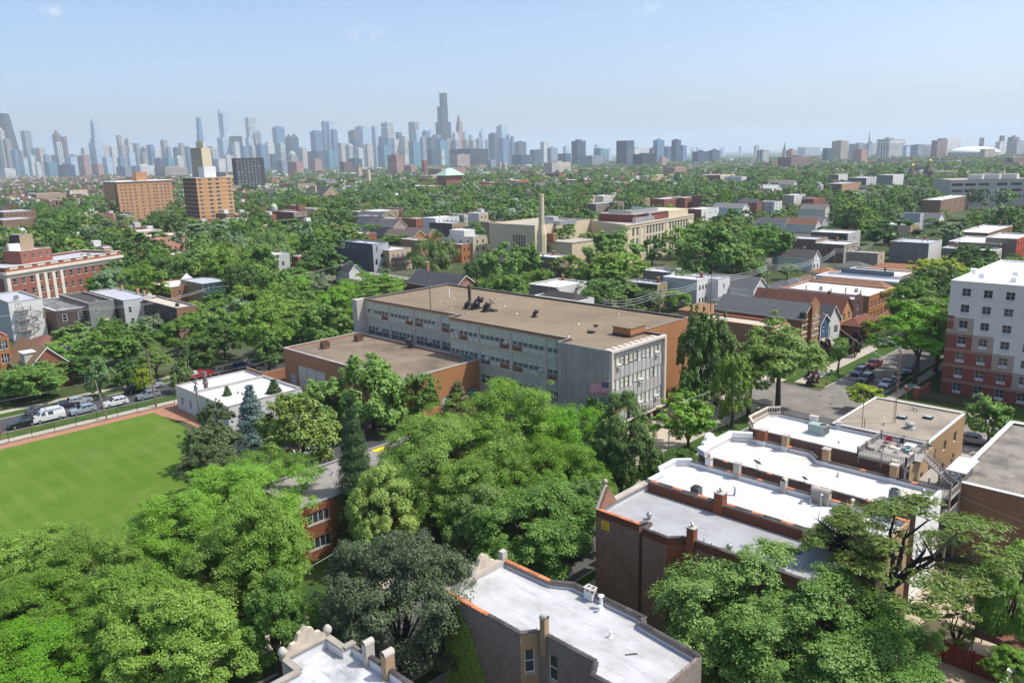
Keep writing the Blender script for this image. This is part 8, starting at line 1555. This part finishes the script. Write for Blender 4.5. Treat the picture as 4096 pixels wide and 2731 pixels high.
for k, dz in enumerate((0, -.45)): wire(('upper', 'lower')[k]+' pair of alley cables past the grey green house', [(pa[0], pa[1], pa[2]+dz), (pb_[0], pb_[1], pb_[2]+dz+.2), (pc[0], pc[1], pc[2]+dz)], .5, .03, WIREL)
wire('alley cable running left past the white flats', [pa, (236, -30, 9)], .5, .03, WIREL); wire('alley cable running right from the porch flats', [pc, (236, -160, 10.5)], .9, .03, WIREL)
# alley line south of the school
PL = [('b1', 1590, 560, 460), ('b2', 840, 735, 680), ('b2', 1362, 800, 585), ('b2', 1835, 750, 455), ('b3', 5, 480, 355), ('b3', 420, 360, 310), ('b3', 620, 430, 215), ('b3', 970, 250, 180), ('b3', 1250, 150, 75)]
tops = []
for k, (pan, px, py, yt) in enumerate(PL):
    D_ = [165, 170, 176, 192, 212, 262, 285, 345, 420][k]; r = ray(*FP(pan, px, yt)); x, y, z = r.x*D_, r.y*D_, CAMH+r.z*D_
    tops.append(pole(('pole with loops of wire behind the brick chimney', 'short pole top above the school parapet', 'thin pole right of the bright linden', 'pole before the big cottonwood trunk', 'pole with grey transformer by the charcoal garages', 'alley pole near the white cottage', 'alley pole with transformer beside brown brick house', 'alley pole near small brown back building', 'farthest alley pole before the two maples')[k], x, y, max(z, 6), 1, 1 if k in (4, 6) else 0))
for k in range(1, len(tops)-1):
    for j, dz in enumerate((0, -.6, -1.2)): wire('%s of three alley wires between %s and %s alley pole' % (('top', 'middle', 'lowest')[j], ORD[k-1], ORD[k]), [(tops[k][0], tops[k][1], tops[k][2]+dz), (tops[k+1][0], tops[k+1][1], tops[k+1][2]+dz)], 1.0, .035, WIREL)
for px, py, yt, l in ((340, 520, 410, 'dark alley pole between garages'), (950, 390, 250, 'dark alley pole before the grey painted building'), (2240, 400, 300, 'pale pole before the red brick terrace')):
    x, y, z = PZ('b3', px, py, yt); pole(l, x, y, z, 1)
wire('cable drooping across the brown brick wall at right', [(22.6, -94.3, 7.6), (4, -93.9, 5.2)], .3, .03); wire('cable from the brick workshop to the deck', [(23.3, -94.4, 8.2), (22.6, -91, 9)], .2, .03)
wire('white cable over the fenced lawn', [(*Q('e1', x_, y_, 4.6), 4.6) for x_, y_ in ((860, 275), (515, 490), (330, 590))], .1, .014, WIREL); wire('span wire from the street lamp to the bushes', [(46.8, -146.5, 8.2), (77, -185, 8)], 1.2, .025, WIREL); wire('cable from lamp post to the trees beside the school', [(66, -102.5, 7.4), (66, -125, 6.8)], .4, .02, WIREL)
# street lamp at the crossing
sl = thing('street_lamp', 'tall street lamp with long curved arm and round head at the crossing', 'street lamp', (47.6, -139.2, 0)); sx, sy = Q('c3', 1185, 290, 0); sl.location = (sx, sy, 0); org[sl.name] = Vector((sx, sy, 0))
_, _, hz = PZ('c3', 1185, 290, -110); m = MB().tube((sx, sy, 0), (sx, sy, hz), .12, .08, 8); m.build('post', plain((.32, .26, .21), .7, .5, 2.), sl); m = MB(); pts = [(sx, sy, hz-.3), (sx+.9, sy+.3, hz+1.2), (sx+2.2, sy+.7, hz+1.9), (sx+3.4, sy+1.1, hz+2.1)]
for a, b in zip(pts, pts[1:]): m.tube(a, b, .05, n=6)
m.tube((sx, sy, hz-1.2), pts[1], .03, n=5); m.build('arm', STEEL, sl); MB().lathe([(.06, 0), (.28, .12), (.34, .35), (.28, .55), (.08, .68)], (sx, sy, hz-.2), 12).build('lamp_head', plain((.6, .6, .6), .4), sl, True); MB().box(sx+3.3, sx+3.9, sy+1.0, sy+1.3, hz+2.02, hz+2.16).build('lamp_head', STEEL, sl)
s = MB().box(sx-.9, sx+.0, sy-.16, sy-.13, 4.3, 4.55).build('street_sign', plain((.02, .25, .1), .5), sl)
for (x, y, l, h) in ((65.8, -102.3, 'grey lamp post with straight arm before the bright large leaved tree', 7.6),):
    t = thing('street_lamp', l, 'street lamp', (x, y, 0)); MB().tube((x, y, 0), (x, y, h), .1, .07, 8).build('post', plain((.36, .38, .38), .6), t); MB().tube((x, y, h-.1), (x-2.2, y-3.4, h+.25), .04, n=6).tube((x, y, h-.6), (x-1.1, y-1.7, h+.05), .025, n=5).build('arm', STEEL, t); MB().box(x-2.5, x-2.1, y-3.9, y-3.3, h+.2, h+.34).build('lamp_head', STEEL, t)
x, y = Q('b0', 1800, 1420, 0); t = thing('street_lamp', 'grey street lamp above the red pickup', 'street lamp', (166.6, y, 0)); MB().tube((170.2, y, 0), (170.2, y, 8.5), .1, .07, 8).build('post', STEEL, t); MB().tube((170.2, y, 8.4), (168, y+.6, 9.4), .04, n=6).build('arm', STEEL, t); MB().box(167.4, 168.1, y+.45, y+.75, 9.35, 9.5).build('lamp_head', STEEL, t)
# fences
ff = thing('chain_fence', 'thin black wire fence along the clay path', 'fence', (152.9, -20, 0)); WPOST = MB().box(-.04, .04, -.04, .04, 0, 2.0).mesh('post', DARKMETAL)
for i in range(26): link('post', WPOST, ff, (152.95, -61+i*3.6, 0))
for z_ in (.15, 1.0, 1.95): rbox('rail', 152.93, 152.97, -61, 29, z_, z_+.035, DARKMETAL, ff)
m = MB()
for i in range(300): m.box(152.945, 152.952, -61+i*.3, -60.988+i*.3, .15, 1.95)
tag(m.build('mesh_wires', DARKMETAL, ff), kind='stuff')
fi = thing('iron_fence', 'black iron picket fence round the shaded lawn', 'fence', (68, -41, 0)); pk2 = MB().box(-.014, .014, -.014, .014, .05, 1.75).mesh('picket', DARKMETAL)
for i in range(100): link('picket', pk2, fi, (68, -36.6-i*.135, 0))
for z_ in (.2, 1.5): rbox('rail', 67.97, 68.03, -50, -36.5, z_, z_+.05, DARKMETAL, fi)
for y_ in (-36.5, -39.2, -42.2, -45.4, -48.6): rbox('post', 67.9, 68.1, y_-.1, y_+.1, 0, 1.95, DARKMETAL, fi); MB().lathe([(.12, 0), (.14, .08), (.02, .16)], (68, y_, 1.952), 8).build('post_cap', DARKMETAL, fi)
t = thing('iron_fence', 'black iron fence before the ornate brown house', 'fence', (68.6, -178, 0))
for i in range(90): link('picket', pk2, t, (68.4, -168-i*.3, 0))
rbox('rail', 68.37, 68.43, -195, -168, 1.4, 1.45, DARKMETAL, t)
RF = plain((.22, .03, .015), .75, .15, 1.2); rf = thing('red_fence', 'tall rust red board fence at bottom right', 'fence', (17, -72.9, 0)); pb = MB().box(-.09, .09, -.015, .015, 0, 2.1).mesh('board', plain((.22, .03, .015), .75, .15, 1.2, rand=.12))
for i in range(46): link('board', pb, rf, (21.9-i*.2, -72.9, 0))
for x_ in (22, 19.6, 17.2, 14.8, 12.6): rbox('post', x_-.08, x_+.08, -73.05, -72.93, 0, 2.2, plain((.05, .04, .04), .8), rf)
wf = thing('board_fence', 'grey brown board fence behind the yard', 'fence', (17, -88, 0)); pb2 = MB().box(-.09, .09, -.015, .015, 0, 1.9).mesh('board', plain((.3, .22, .15), .9, .2, 1.2, rand=.25))
for i in range(50): link('board', pb2, wf, (21.6-i*.2, -84.5-.06*i, 0))
cp = thing('carport', 'rust roofed open shelter with dark patio in the bottom right yard', 'shelter', (13, -75.5, 0)); m = MB(); m.box(9, 15.6, -78.6, -74.6, 2.6, 2.75); m.build('roof', plain((.2, .085, .06), .85, .2), cp)
for x_, y_ in ((15.4, -74.8), (12, -74.8), (15.4, -78.4)): rbox('post', x_-.06, x_+.06, y_-.06, y_+.06, 0, 2.6, plain((.4, .4, .4), .6), cp)
stool('garden_chair', 'black iron chair on the patio under the rust roof', 12.4, -74.0, .06, DARKMETAL, .5, .45, .5)
t = building('shed', 'tan roofed shed corner at the bottom right', rect(6, 11.8, -71.5, -66), 2.6, plain((.4, .33, .25), .9), plain((.36, .25, .16), .9, .15), .1, WHITE, None, 'shed')
# corner things
x, y = Q('b3', 535, 1475); t = thing('fire_hydrant', 'red fire hydrant on the corner lawn', 'hydrant', (x, y, .1)); MB().lathe([(.16, 0), (.13, .08), (.13, .5), (.17, .52), (.15, .64), (.05, .74)], (x, y, .1), 10).build('barrel', plain((.35, .04, .02), .6), t, True); MB().tube((x-.22, y, .5), (x+.22, y, .5), .06, n=8).build('outlet', plain((.35, .04, .02), .6), t)
x, y = Q('c0', 8, 665); t = thing('fire_hydrant', 'red fire hydrant at the left edge verge', 'hydrant', (x, y, .1)); MB().lathe([(.16, 0), (.13, .08), (.13, .5), (.17, .52), (.15, .64), (.05, .74)], (x, y, .1), 10).build('barrel', plain((.4, .04, .06), .6), t, True)
x, y = Q('b3', 575, 1450); t = thing('sign_post', 'back of a round edged sign on post at the lawn corner', 'sign', (x, y, 0)); MB().tube((x, y, 0), (x, y, 2.6), .035, n=6).build('post', plain((.5, .42, .2), .6), t); q = [(x+.38*math.cos(math.pi/8+i*math.pi/4), 2.5+.38*math.sin(math.pi/8+i*math.pi/4)) for i in range(8)]; m = MB(); m.face([(a, y+.05, b) for a, b in q]); m.face([(a, y+.065, b) for a, b in q]); m.build('plate', STEEL, t)
x, y = Q('c3', 1262, 355); t = thing('sign_post', 'stop sign post beside the fence pillar', 'sign', (x, y, 0)); MB().tube((x, y, 0), (x, y, 3.2), .035, n=6).build('post', STEEL, t); q = [(x+.38*math.cos(math.pi/8+i*math.pi/4), 2.3+.38*math.sin(math.pi/8+i*math.pi/4)) for i in range(8)]; m = MB(); m.face([(a, y+.05, b) for a, b in q]); m.face([(a, y+.07, b) for a, b in q]); m.build('plate', plain((.4, .02, .02), .5), t); rbox('plate', x-.06, x+.3, y+.04, y+.06, 2.75, 3.15, WHITE, t)
x, y = Q('c2', 1318, 625); t = thing('planter', 'round stone planter with flowers on the school forecourt', 'planter', (x, y, .115)); MB().lathe([(.35, 0), (.75, .35), (.8, .5), (.7, .5), (.6, .4)], (x, y, .116), 14).build('bowl', plain((.35, .29, .22), .9), t, True); MB().lathe([(.66, .45), (.45, .68), (.1, .75)], (x, y, .116), 8).build('plants', plain((.25, .2, .06), .9, .5, 6), t)
x, y = Q('c2', 1160, 600); t = thing('mailbox_sign', 'black notice box on post before the school entrance', 'sign', (x, y, .115)); MB().tube((x, y, .1), (x, y, 1.5), .06, n=6).build('post', plain((.2, .12, .08), .8), t); rbox('box', x-.25, x+.25, y-.4, y+.4, 1.5, 2.2, plain((.015, .015, .016), .5), t)
x, y = Q('c2', 1407, 320); tag(rbox('banner', x, x+.1, y-.5, y+.5, 4.2, 5.0, plain((.04, .01, .1), .6)), 'dark purple banner on the orange brick wall edge', 'banner') if False else None
for i, (px, py) in enumerate(((480, 310), (590, 320), (575, 380))): x, y = Q('c3', px, py); o = MB().lathe([(.36, 0), (.36, .006), (.05, .007)], (x, y, .0125), 14).build('manhole_cover', plain((.06, .05, .045), .7)); tag(o, ('manhole cover left of three at the crossing', 'manhole cover right of three at the crossing', 'manhole cover nearest of three at the crossing')[i], 'manhole cover')
for i, (px, py) in enumerate(((60, 650), (70, 655))): x, y = Q('b3', px, py); tag(MB().box(x-.3, x+.3, y-.3, y+.3, 0, 1.05).box(x-.34, x+.34, y-.36, y+.33, 1.052, 1.12).build('waste_bin', plain((.02, .06, .2), .5)), ('left', 'right')[i]+' blue waste bin by the charcoal garages', 'bin')
x, y = Q('c2', 1330, 690); MBX = None
x, y = Q('e1', 855, 840); t = thing('notice_board', 'small white notice on post by the iron fence', 'sign', (66.5, -41.5, 0)); MB().tube((66.5, -41.5, 0), (66.5, -41.5, .9), .03, n=5).build('post', STEEL, t); rbox('plate', 66.46, 66.49, -41.8, -41.2, .7, 1.4, WHITE, t)
# ------------------------------------------------------------------ generated town beyond: rows of houses and trees
rgf = random.Random(21)
def vnoise(x, y, s, seed=0):
    def h(i, j): v = math.sin(i*127.1+j*311.7+seed*74.7)*43758.5453; return v-math.floor(v)
    x, y = x/s, y/s; i, j = math.floor(x), math.floor(y); fx, fy = x-i, y-j; fx = fx*fx*(3-2*fx); fy = fy*fy*(3-2*fy)
    return (h(i, j)*(1-fx)+h(i+1, j)*fx)*(1-fy)+(h(i, j+1)*(1-fx)+h(i+1, j+1)*fx)*fy
def blocked(x, y, z, rw, rh, slack=6):
    u, v, k = proj(x, y, z)
    if not (-250 < u < 4350) or k < 60: return True
    pw, ph = rw*FPX/k, rh*FPX/k
    for a, b, c, d, dep in protect:
        if k < dep-1 and u+pw*.8 > a and u-pw*.8 < c and v-ph < d-slack*.0 and v+ph*.6 > b: return True
    for a, b, c, d in foot:
        if a-rw*.5 < x < b+rw*.5 and c-rw*.5 < y < d+rw*.5: return True
    return False
tgrid = {}
for e in trees: tgrid.setdefault((int(e[3]//12), int(e[4]//12)), []).append(e)
def near_tree(x, y, r):
    i, j = int(x//12), int(y//12)
    return any(math.hypot(x-e[3], y-e[4]) < (r+e[6])*.62 for a in (-1, 0, 1) for b in (-1, 0, 1) for e in tgrid.get((i+a, j+b), ()))
# houses on a street grid: long sides east-west, fronts on north-south streets every 100 m
WALLC = [RBR, RBR, brick((.3, .12, .08), key='fr1'), TBK, GBK, SM('white'), SM('lgrey'), BR_BRN, OBK, CBK]; ROOFC = [RWH, RWH, RGR, RTN, RGR, RBL, RWH]
SHC = [shingle((.12, .12, .125)), shingle((.2, .13, .09)), shingle((.09, .085, .085))]; FWIN = glass((.03, .035, .045), .2, key='farw')
FM = WALLC+ROOFC+SHC+[FWIN]; nW_, nR_ = len(WALLC), len(ROOFC)
cand = []
for ix in range(2, 40):
    xs = ix*98+72
    for side in (-1, 1):
        for iy in range(-420, -2):
            y = iy*7.9
            if (iy % 26) in (0, 1): continue
            x0 = xs+side*(9 if side > 0 else 27); u, v, k = proj(xs+side*18, y, 8)
            if not (300 < k < 3300) or not (-150 < u < 4250): continue
            cand.append((k, xs+side*18, y))
cand.sort(); houses = []
for k, x, y in cand:
    p = .62 if k < 900 else (.85 if k < 1600 else .95); dens = vnoise(x, y, 180, 2)
    if rgf.random() > p*(.45+.9*dens): continue
    z = rgf.choice([7.5, 8.5, 8.5, 9, 10.5, 11.5]); L_ = rgf.uniform(13, 19)
    if blocked(x, y, z*.7, 9, z*.35): continue
    houses.append((k, x, y, z, L_))
for k in range(240):   # a few larger blocks farther out
    kk = rgf.uniform(900, 3400); u = rgf.uniform(0, 4096); r = ray(u, 640); x, y = r.x*kk, r.y*kk; z = rgf.choice([10, 12, 14, 16])
    if not blocked(x, y, z*.7, 25, 6): houses.append((kk, x, y, z, rgf.uniform(30, 60)))
houses.sort()
def far_house(mb, x, y, z, L_, rg, W=None, wins=True):
    W = W or rg.uniform(6.2, 7.2) if L_ < 25 else rg.uniform(14, 30); x0, x1, y0, y1 = x-L_/2, x+L_/2, y-W/2, y+W/2
    u, v, k = proj(x, y, z); wm = rg.randrange(nW_); 
    if u < 700 and rg.random() < .6: wm = rg.randrange(3)
    gab = L_ < 25 and rg.random() < .25
    if gab:
        rm = nW_+nR_+rg.randrange(3); ze = z-2.6; mb.box(x0, x1, y0, y1, 0, ze, wm)
        for s in (y0-.3, y1+.3): mb.face([(x0-.3, s, ze-.2), (x1+.3, s, ze-.2), (x1+.3, y, z), (x0-.3, y, z)], rm)
        for xx in (x0, x1): mb.face([(xx, y0, ze), (xx, y1, ze), (xx, y, z-.15)], wm)
    else:
        rm = nW_+rg.randrange(nR_); mb.box(x0, x1, y0, y1, 0, z-.4, wm, rm)
        for a in ((x0, x1, y0, y0+.35), (x0, x1, y1-.35, y1), (x0, x0+.35, y0+.35, y1-.35), (x1-.35, x1, y0+.35, y1-.35)): mb.box(*a, z-.4, z, wm, nW_ if rg.random() < .4 else wm)
        if rg.random() < .6: cx = rg.uniform(x0+2, x1-2); mb.box(cx-.4, cx+.4, y0+.4, y0+1.1, z-.4, z+1.1, rg.choice([0, 3, 7]))
        if rg.random() < .35: cx = rg.uniform(x0+3, x1-3); mb.box(cx-1.8, cx+1.8, y-1.6, y+1.6, z-.4, z+2.2, rg.choice([5, 6, 3]), nW_)
    if wins:
        zs = [q for q in (1.2, 4.1, 7.0) if q+1.5 < z-1]
        for zz in zs:
            for i in range(int((y1-y0)/2.4)):
                c = y1-1.2-i*2.4; mb.face([(x0-.03, c-.45, zz), (x0-.03, c+.45, zz), (x0-.03, c+.45, zz+1.5), (x0-.03, c-.45, zz+1.5)], nW_+nR_+3)
    return ('gabled' if gab else 'flat roofed'), wm
WN = ['red brick', 'red brick', 'dull red brick', 'tan brick', 'grey brick', 'white', 'pale grey', 'brown brick', 'orange brick', 'cream brick']
autolab = []
for h in houses[:260]:
    mb = MB(); r_, wm = far_house(mb, *h[1:], rgf); o = mb.build('distant_house', FM); tag(o, '', 'house', 'distant houses among the trees'); autolab.append((o, '%s %s house' % (WN[wm], r_), h[1], h[2], h[3]))
mb = MB()
for h in houses[260:]: far_house(mb, *h[1:], rgf, wins=h[0] < 1200)
tag(mb.build('far_rooftops', FM), 'mass of small distant rooftops spread below the skyline', 'rooftops', None, 'stuff')
hset = {}
for h in houses: hset.setdefault((int(h[1]//20), int(h[2]//20)), []).append(h)
def on_house(x, y):
    i, j = int(x//20), int(y//20)
    return any(abs(x-h[1]) < h[4]/2+.6 and abs(y-h[2]) < (3.8 if h[4] < 25 else 12) for a in (-1, 0, 1) for b in (-1, 0, 1) for h in hset.get((i+a, j+b), ()))
# trees
KW = [('maple', 5), ('ash', 6), ('locustd', 5), ('locust', 3), ('olive', 2), ('silver', 1.6), ('willow', 1.6), ('linden', 1)]
kinds = [k for k, w_ in KW for _ in range(int(w_*10))]
tc = []
for (k0, k1, cell, p) in ((150, 520, 7.6, .8), (520, 900, 9., .72), (900, 1500, 11., .52), (1500, 2400, 15, .36), (2400, 3600, 20, .3)):
    n = int(k1*1.45/cell)
    for i in range(n):
        for j in range(n):
            x, y = (i+rgf.random())*cell, -(j+rgf.random())*cell; u, v, k = proj(x, y, 8)
            if not (k0 < k < k1) or not (-200 < u < 4300): continue
            d = vnoise(x, y, 140, 5)*.6+vnoise(x, y, 55, 9)*.4
            if rgf.random() > p*(.35+1.15*d): continue
            if k > 620 and u < 1150 and rgf.random() < (.7 if u < 500 else .45): continue
            r = rgf.uniform(4.2, 8.); rz = r*rgf.uniform(.75, 1.0); zc = rz+rgf.uniform(.8, 3)
            if on_house(x, y): continue
            if blocked(x, y, zc, r, rz): continue
            if k < 600 and near_tree(x, y, r): continue
            tc.append((k, x, y, zc, r, rz, rgf.choice(kinds)))
tc.sort(); NT_ = max(0, 298-len(trees))
# the largest in view become things of their own
for e in tc[:NT_]: tree_at(e[1], e[2], e[3], e[4], e[5], e[6])
rest = tc[NT_:]
def far_mass(name, label, pts, protos):
    """one object: points carrying instances of small trees"""
    n = len(pts); me = bpy.data.meshes.new(name); me.vertices.add(n); me.vertices.foreach_set('co', np.array([(p[1], p[2], p[3]) for p in pts], np.float32).ravel())
    for nm, typ, val in (('rot', 'FLOAT', [rgf.random()*6.28 for _ in pts]), ('pick', 'INT', [rgf.randrange(len(protos)) for _ in pts])): a = me.attributes.new(nm, typ, 'POINT'); a.data.foreach_set('value', val)
    a = me.attributes.new('scl', 'FLOAT_VECTOR', 'POINT'); a.data.foreach_set('vector', np.array([(p[4]/5, p[4]/5, p[5]/4) for p in pts], np.float32).ravel())
    o = bpy.data.objects.new(name, me); col.objects.link(o); tag(o, label, 'trees', None, 'stuff')
    g = bpy.data.node_groups.new(name, 'GeometryNodeTree'); g.interface.new_socket('Geometry', in_out='INPUT', socket_type='NodeSocketGeometry'); g.interface.new_socket('Geometry', in_out='OUTPUT', socket_type='NodeSocketGeometry')
    N = g.nodes.new; gi, go = N('NodeGroupInput'), N('NodeGroupOutput'); L = g.links.new
    gt = N('GeometryNodeGeometryToInstance')
    for p in reversed(protos): oi = N('GeometryNodeObjectInfo'); oi.inputs['Object'].default_value = p; oi.inputs['As Instance'].default_value = True; L(oi.outputs['Geometry'], gt.inputs[0])
    jn = N('GeometryNodeJoinGeometry')
    ip = N('GeometryNodeInstanceOnPoints'); ip.inputs['Pick Instance'].default_value = True
    for p in reversed(protos): oi = N('GeometryNodeObjectInfo'); oi.inputs['Object'].default_value = p; oi.inputs['As Instance'].default_value = True; L(oi.outputs['Geometry'], jn.inputs[0])
    g.nodes.remove(gt)
    def attr(nm, dt): q = N('GeometryNodeInputNamedAttribute'); q.data_type = dt; q.inputs['Name'].default_value = nm; return q.outputs[0]
    cx = N('ShaderNodeCombineXYZ'); L(attr('rot', 'FLOAT'), cx.inputs[2])
    L(gi.outputs[0], ip.inputs['Points']); L(jn.outputs[0], ip.inputs['Instance']); L(attr('pick', 'INT'), ip.inputs['Instance Index']); L(cx.outputs[0], ip.inputs['Rotation']); L(attr('scl', 'FLOAT_VECTOR'), ip.inputs['Scale']); L(ip.outputs[0], go.inputs[0])
    md = o.modifiers.new('scatter', 'NODES'); md.node_group = g; return o
def protos(lod):
    out = []
    for k in ('maple', 'ash', 'locustd', 'locust', 'olive', 'silver', 'ash', 'maple'):
        fam = KIND[k][0]; s = len(out) % 3; me = crown(fam, s % 2 if fam in ('flat',) else s, lod).copy(); me.materials.clear(); me.materials.append(LM[k]); out.append(bpy.data.objects.new('treetop', me))
    return out
P2, P3 = protos(2), protos(3)
nr = [p for p in rest if p[0] < 900]; fr_ = [p for p in rest if p[0] >= 900]
if nr: far_mass('treetops', 'sea of treetops between the houses beyond the named trees', nr, P2)
if fr_: far_mass('far_woods', 'distant green canopy below the skyline', fr_, P3)
# ------------------------------------------------------------------ labels of the generated things: nearest landmark and rank
LMK = [('orange brown brick slab', 540, 830), ('white banded tower', 830, 770), ('red and cream institution', 250, 1060), ('blue grey modern house', 1450, 1010), ('tan gabled hall', 1300, 770), ('green roofed hall', 1800, 700), ('cream school chimney', 2165, 830), ('red roof storey', 2480, 850), ('cream school wing', 2650, 900), ('white gabled red house', 2720, 790), ('concrete school roof', 1950, 1230), ('grey painted building', 3660, 990), ('orange brick apartment house', 3370, 750), ('glass modern flats', 3560, 710), ('grey office block', 3960, 740), ('golden onion domes', 3690, 660), ('red brick terrace', 4060, 980), ('salmon building', 670, 940), ('rear porch row', 500, 1230), ('field fence', 300, 1620), ('arched window house', 3440, 1220), ('charcoal garages', 3150, 1130), ('bungalow pair', 1680, 930), ('black stepped skyscraper', 1770, 640), ('dark red tower', 2520, 610), ('white apartment block', 3850, 1300), ('gymnasium wing', 1500, 1420)]
pend = [(o, d_, *proj(x, y, z)[:2]) for o, d_, x, y, z in autolab]
for t, kind, lab, x, y, zc, r, rz in trees:
    if not lab: pend.append((t, ('large ' if r > 5.5 else '')+KIND[kind][3]+(' bush' if t.name.startswith('shrub') else ' tree' if 'spruce' not in KIND[kind][3] else ''), *proj(x, y, zc)[:2]))
rank = {}
for o, d_, u, v in pend:
    l = min(LMK, key=lambda q: (q[1]-u)**2+((q[2]-v)*1.6)**2); dx, dy = u-l[1], v-l[2]
    di = ('left of' if dx < 0 else 'right of') if abs(dx) > abs(dy)*1.2 else ('above' if dy < 0 else 'below'); rank.setdefault((d_, l[0], di), []).append((dx*dx+dy*dy, o))
for (d_, l, di), lst in rank.items():
    lst.sort(key=lambda q: q[0])
    for i, (_, o) in enumerate(lst): o['label'] = ('%s %s the %s' % (d_, di, l)) if len(lst) == 1 else '%s %s the %s, %s closest' % (d_, di, l, ORD[min(i, 29)])
# ------------------------------------------------------------------ haze
hz_ = MB().box(-900, 31000, -31000, 900, -1.5, 640).build('haze', None); hz_.data.materials.clear(); t = NT('haze_air'); t.t.nodes.remove(t.b)
pv = t.n('VolumePrincipled'); pv.inputs['Color'].default_value = (.77, .885, 1., 1); pv.inputs['Density'].default_value = 9.5e-5; pv.inputs['Anisotropy'].default_value = .15
t.t.links.new(pv.outputs[0], t.out.inputs['Volume']); hz_.data.materials.append(t.m); tag(hz_, 'pale summer haze filling the air over the whole town', 'haze', None, 'stuff')
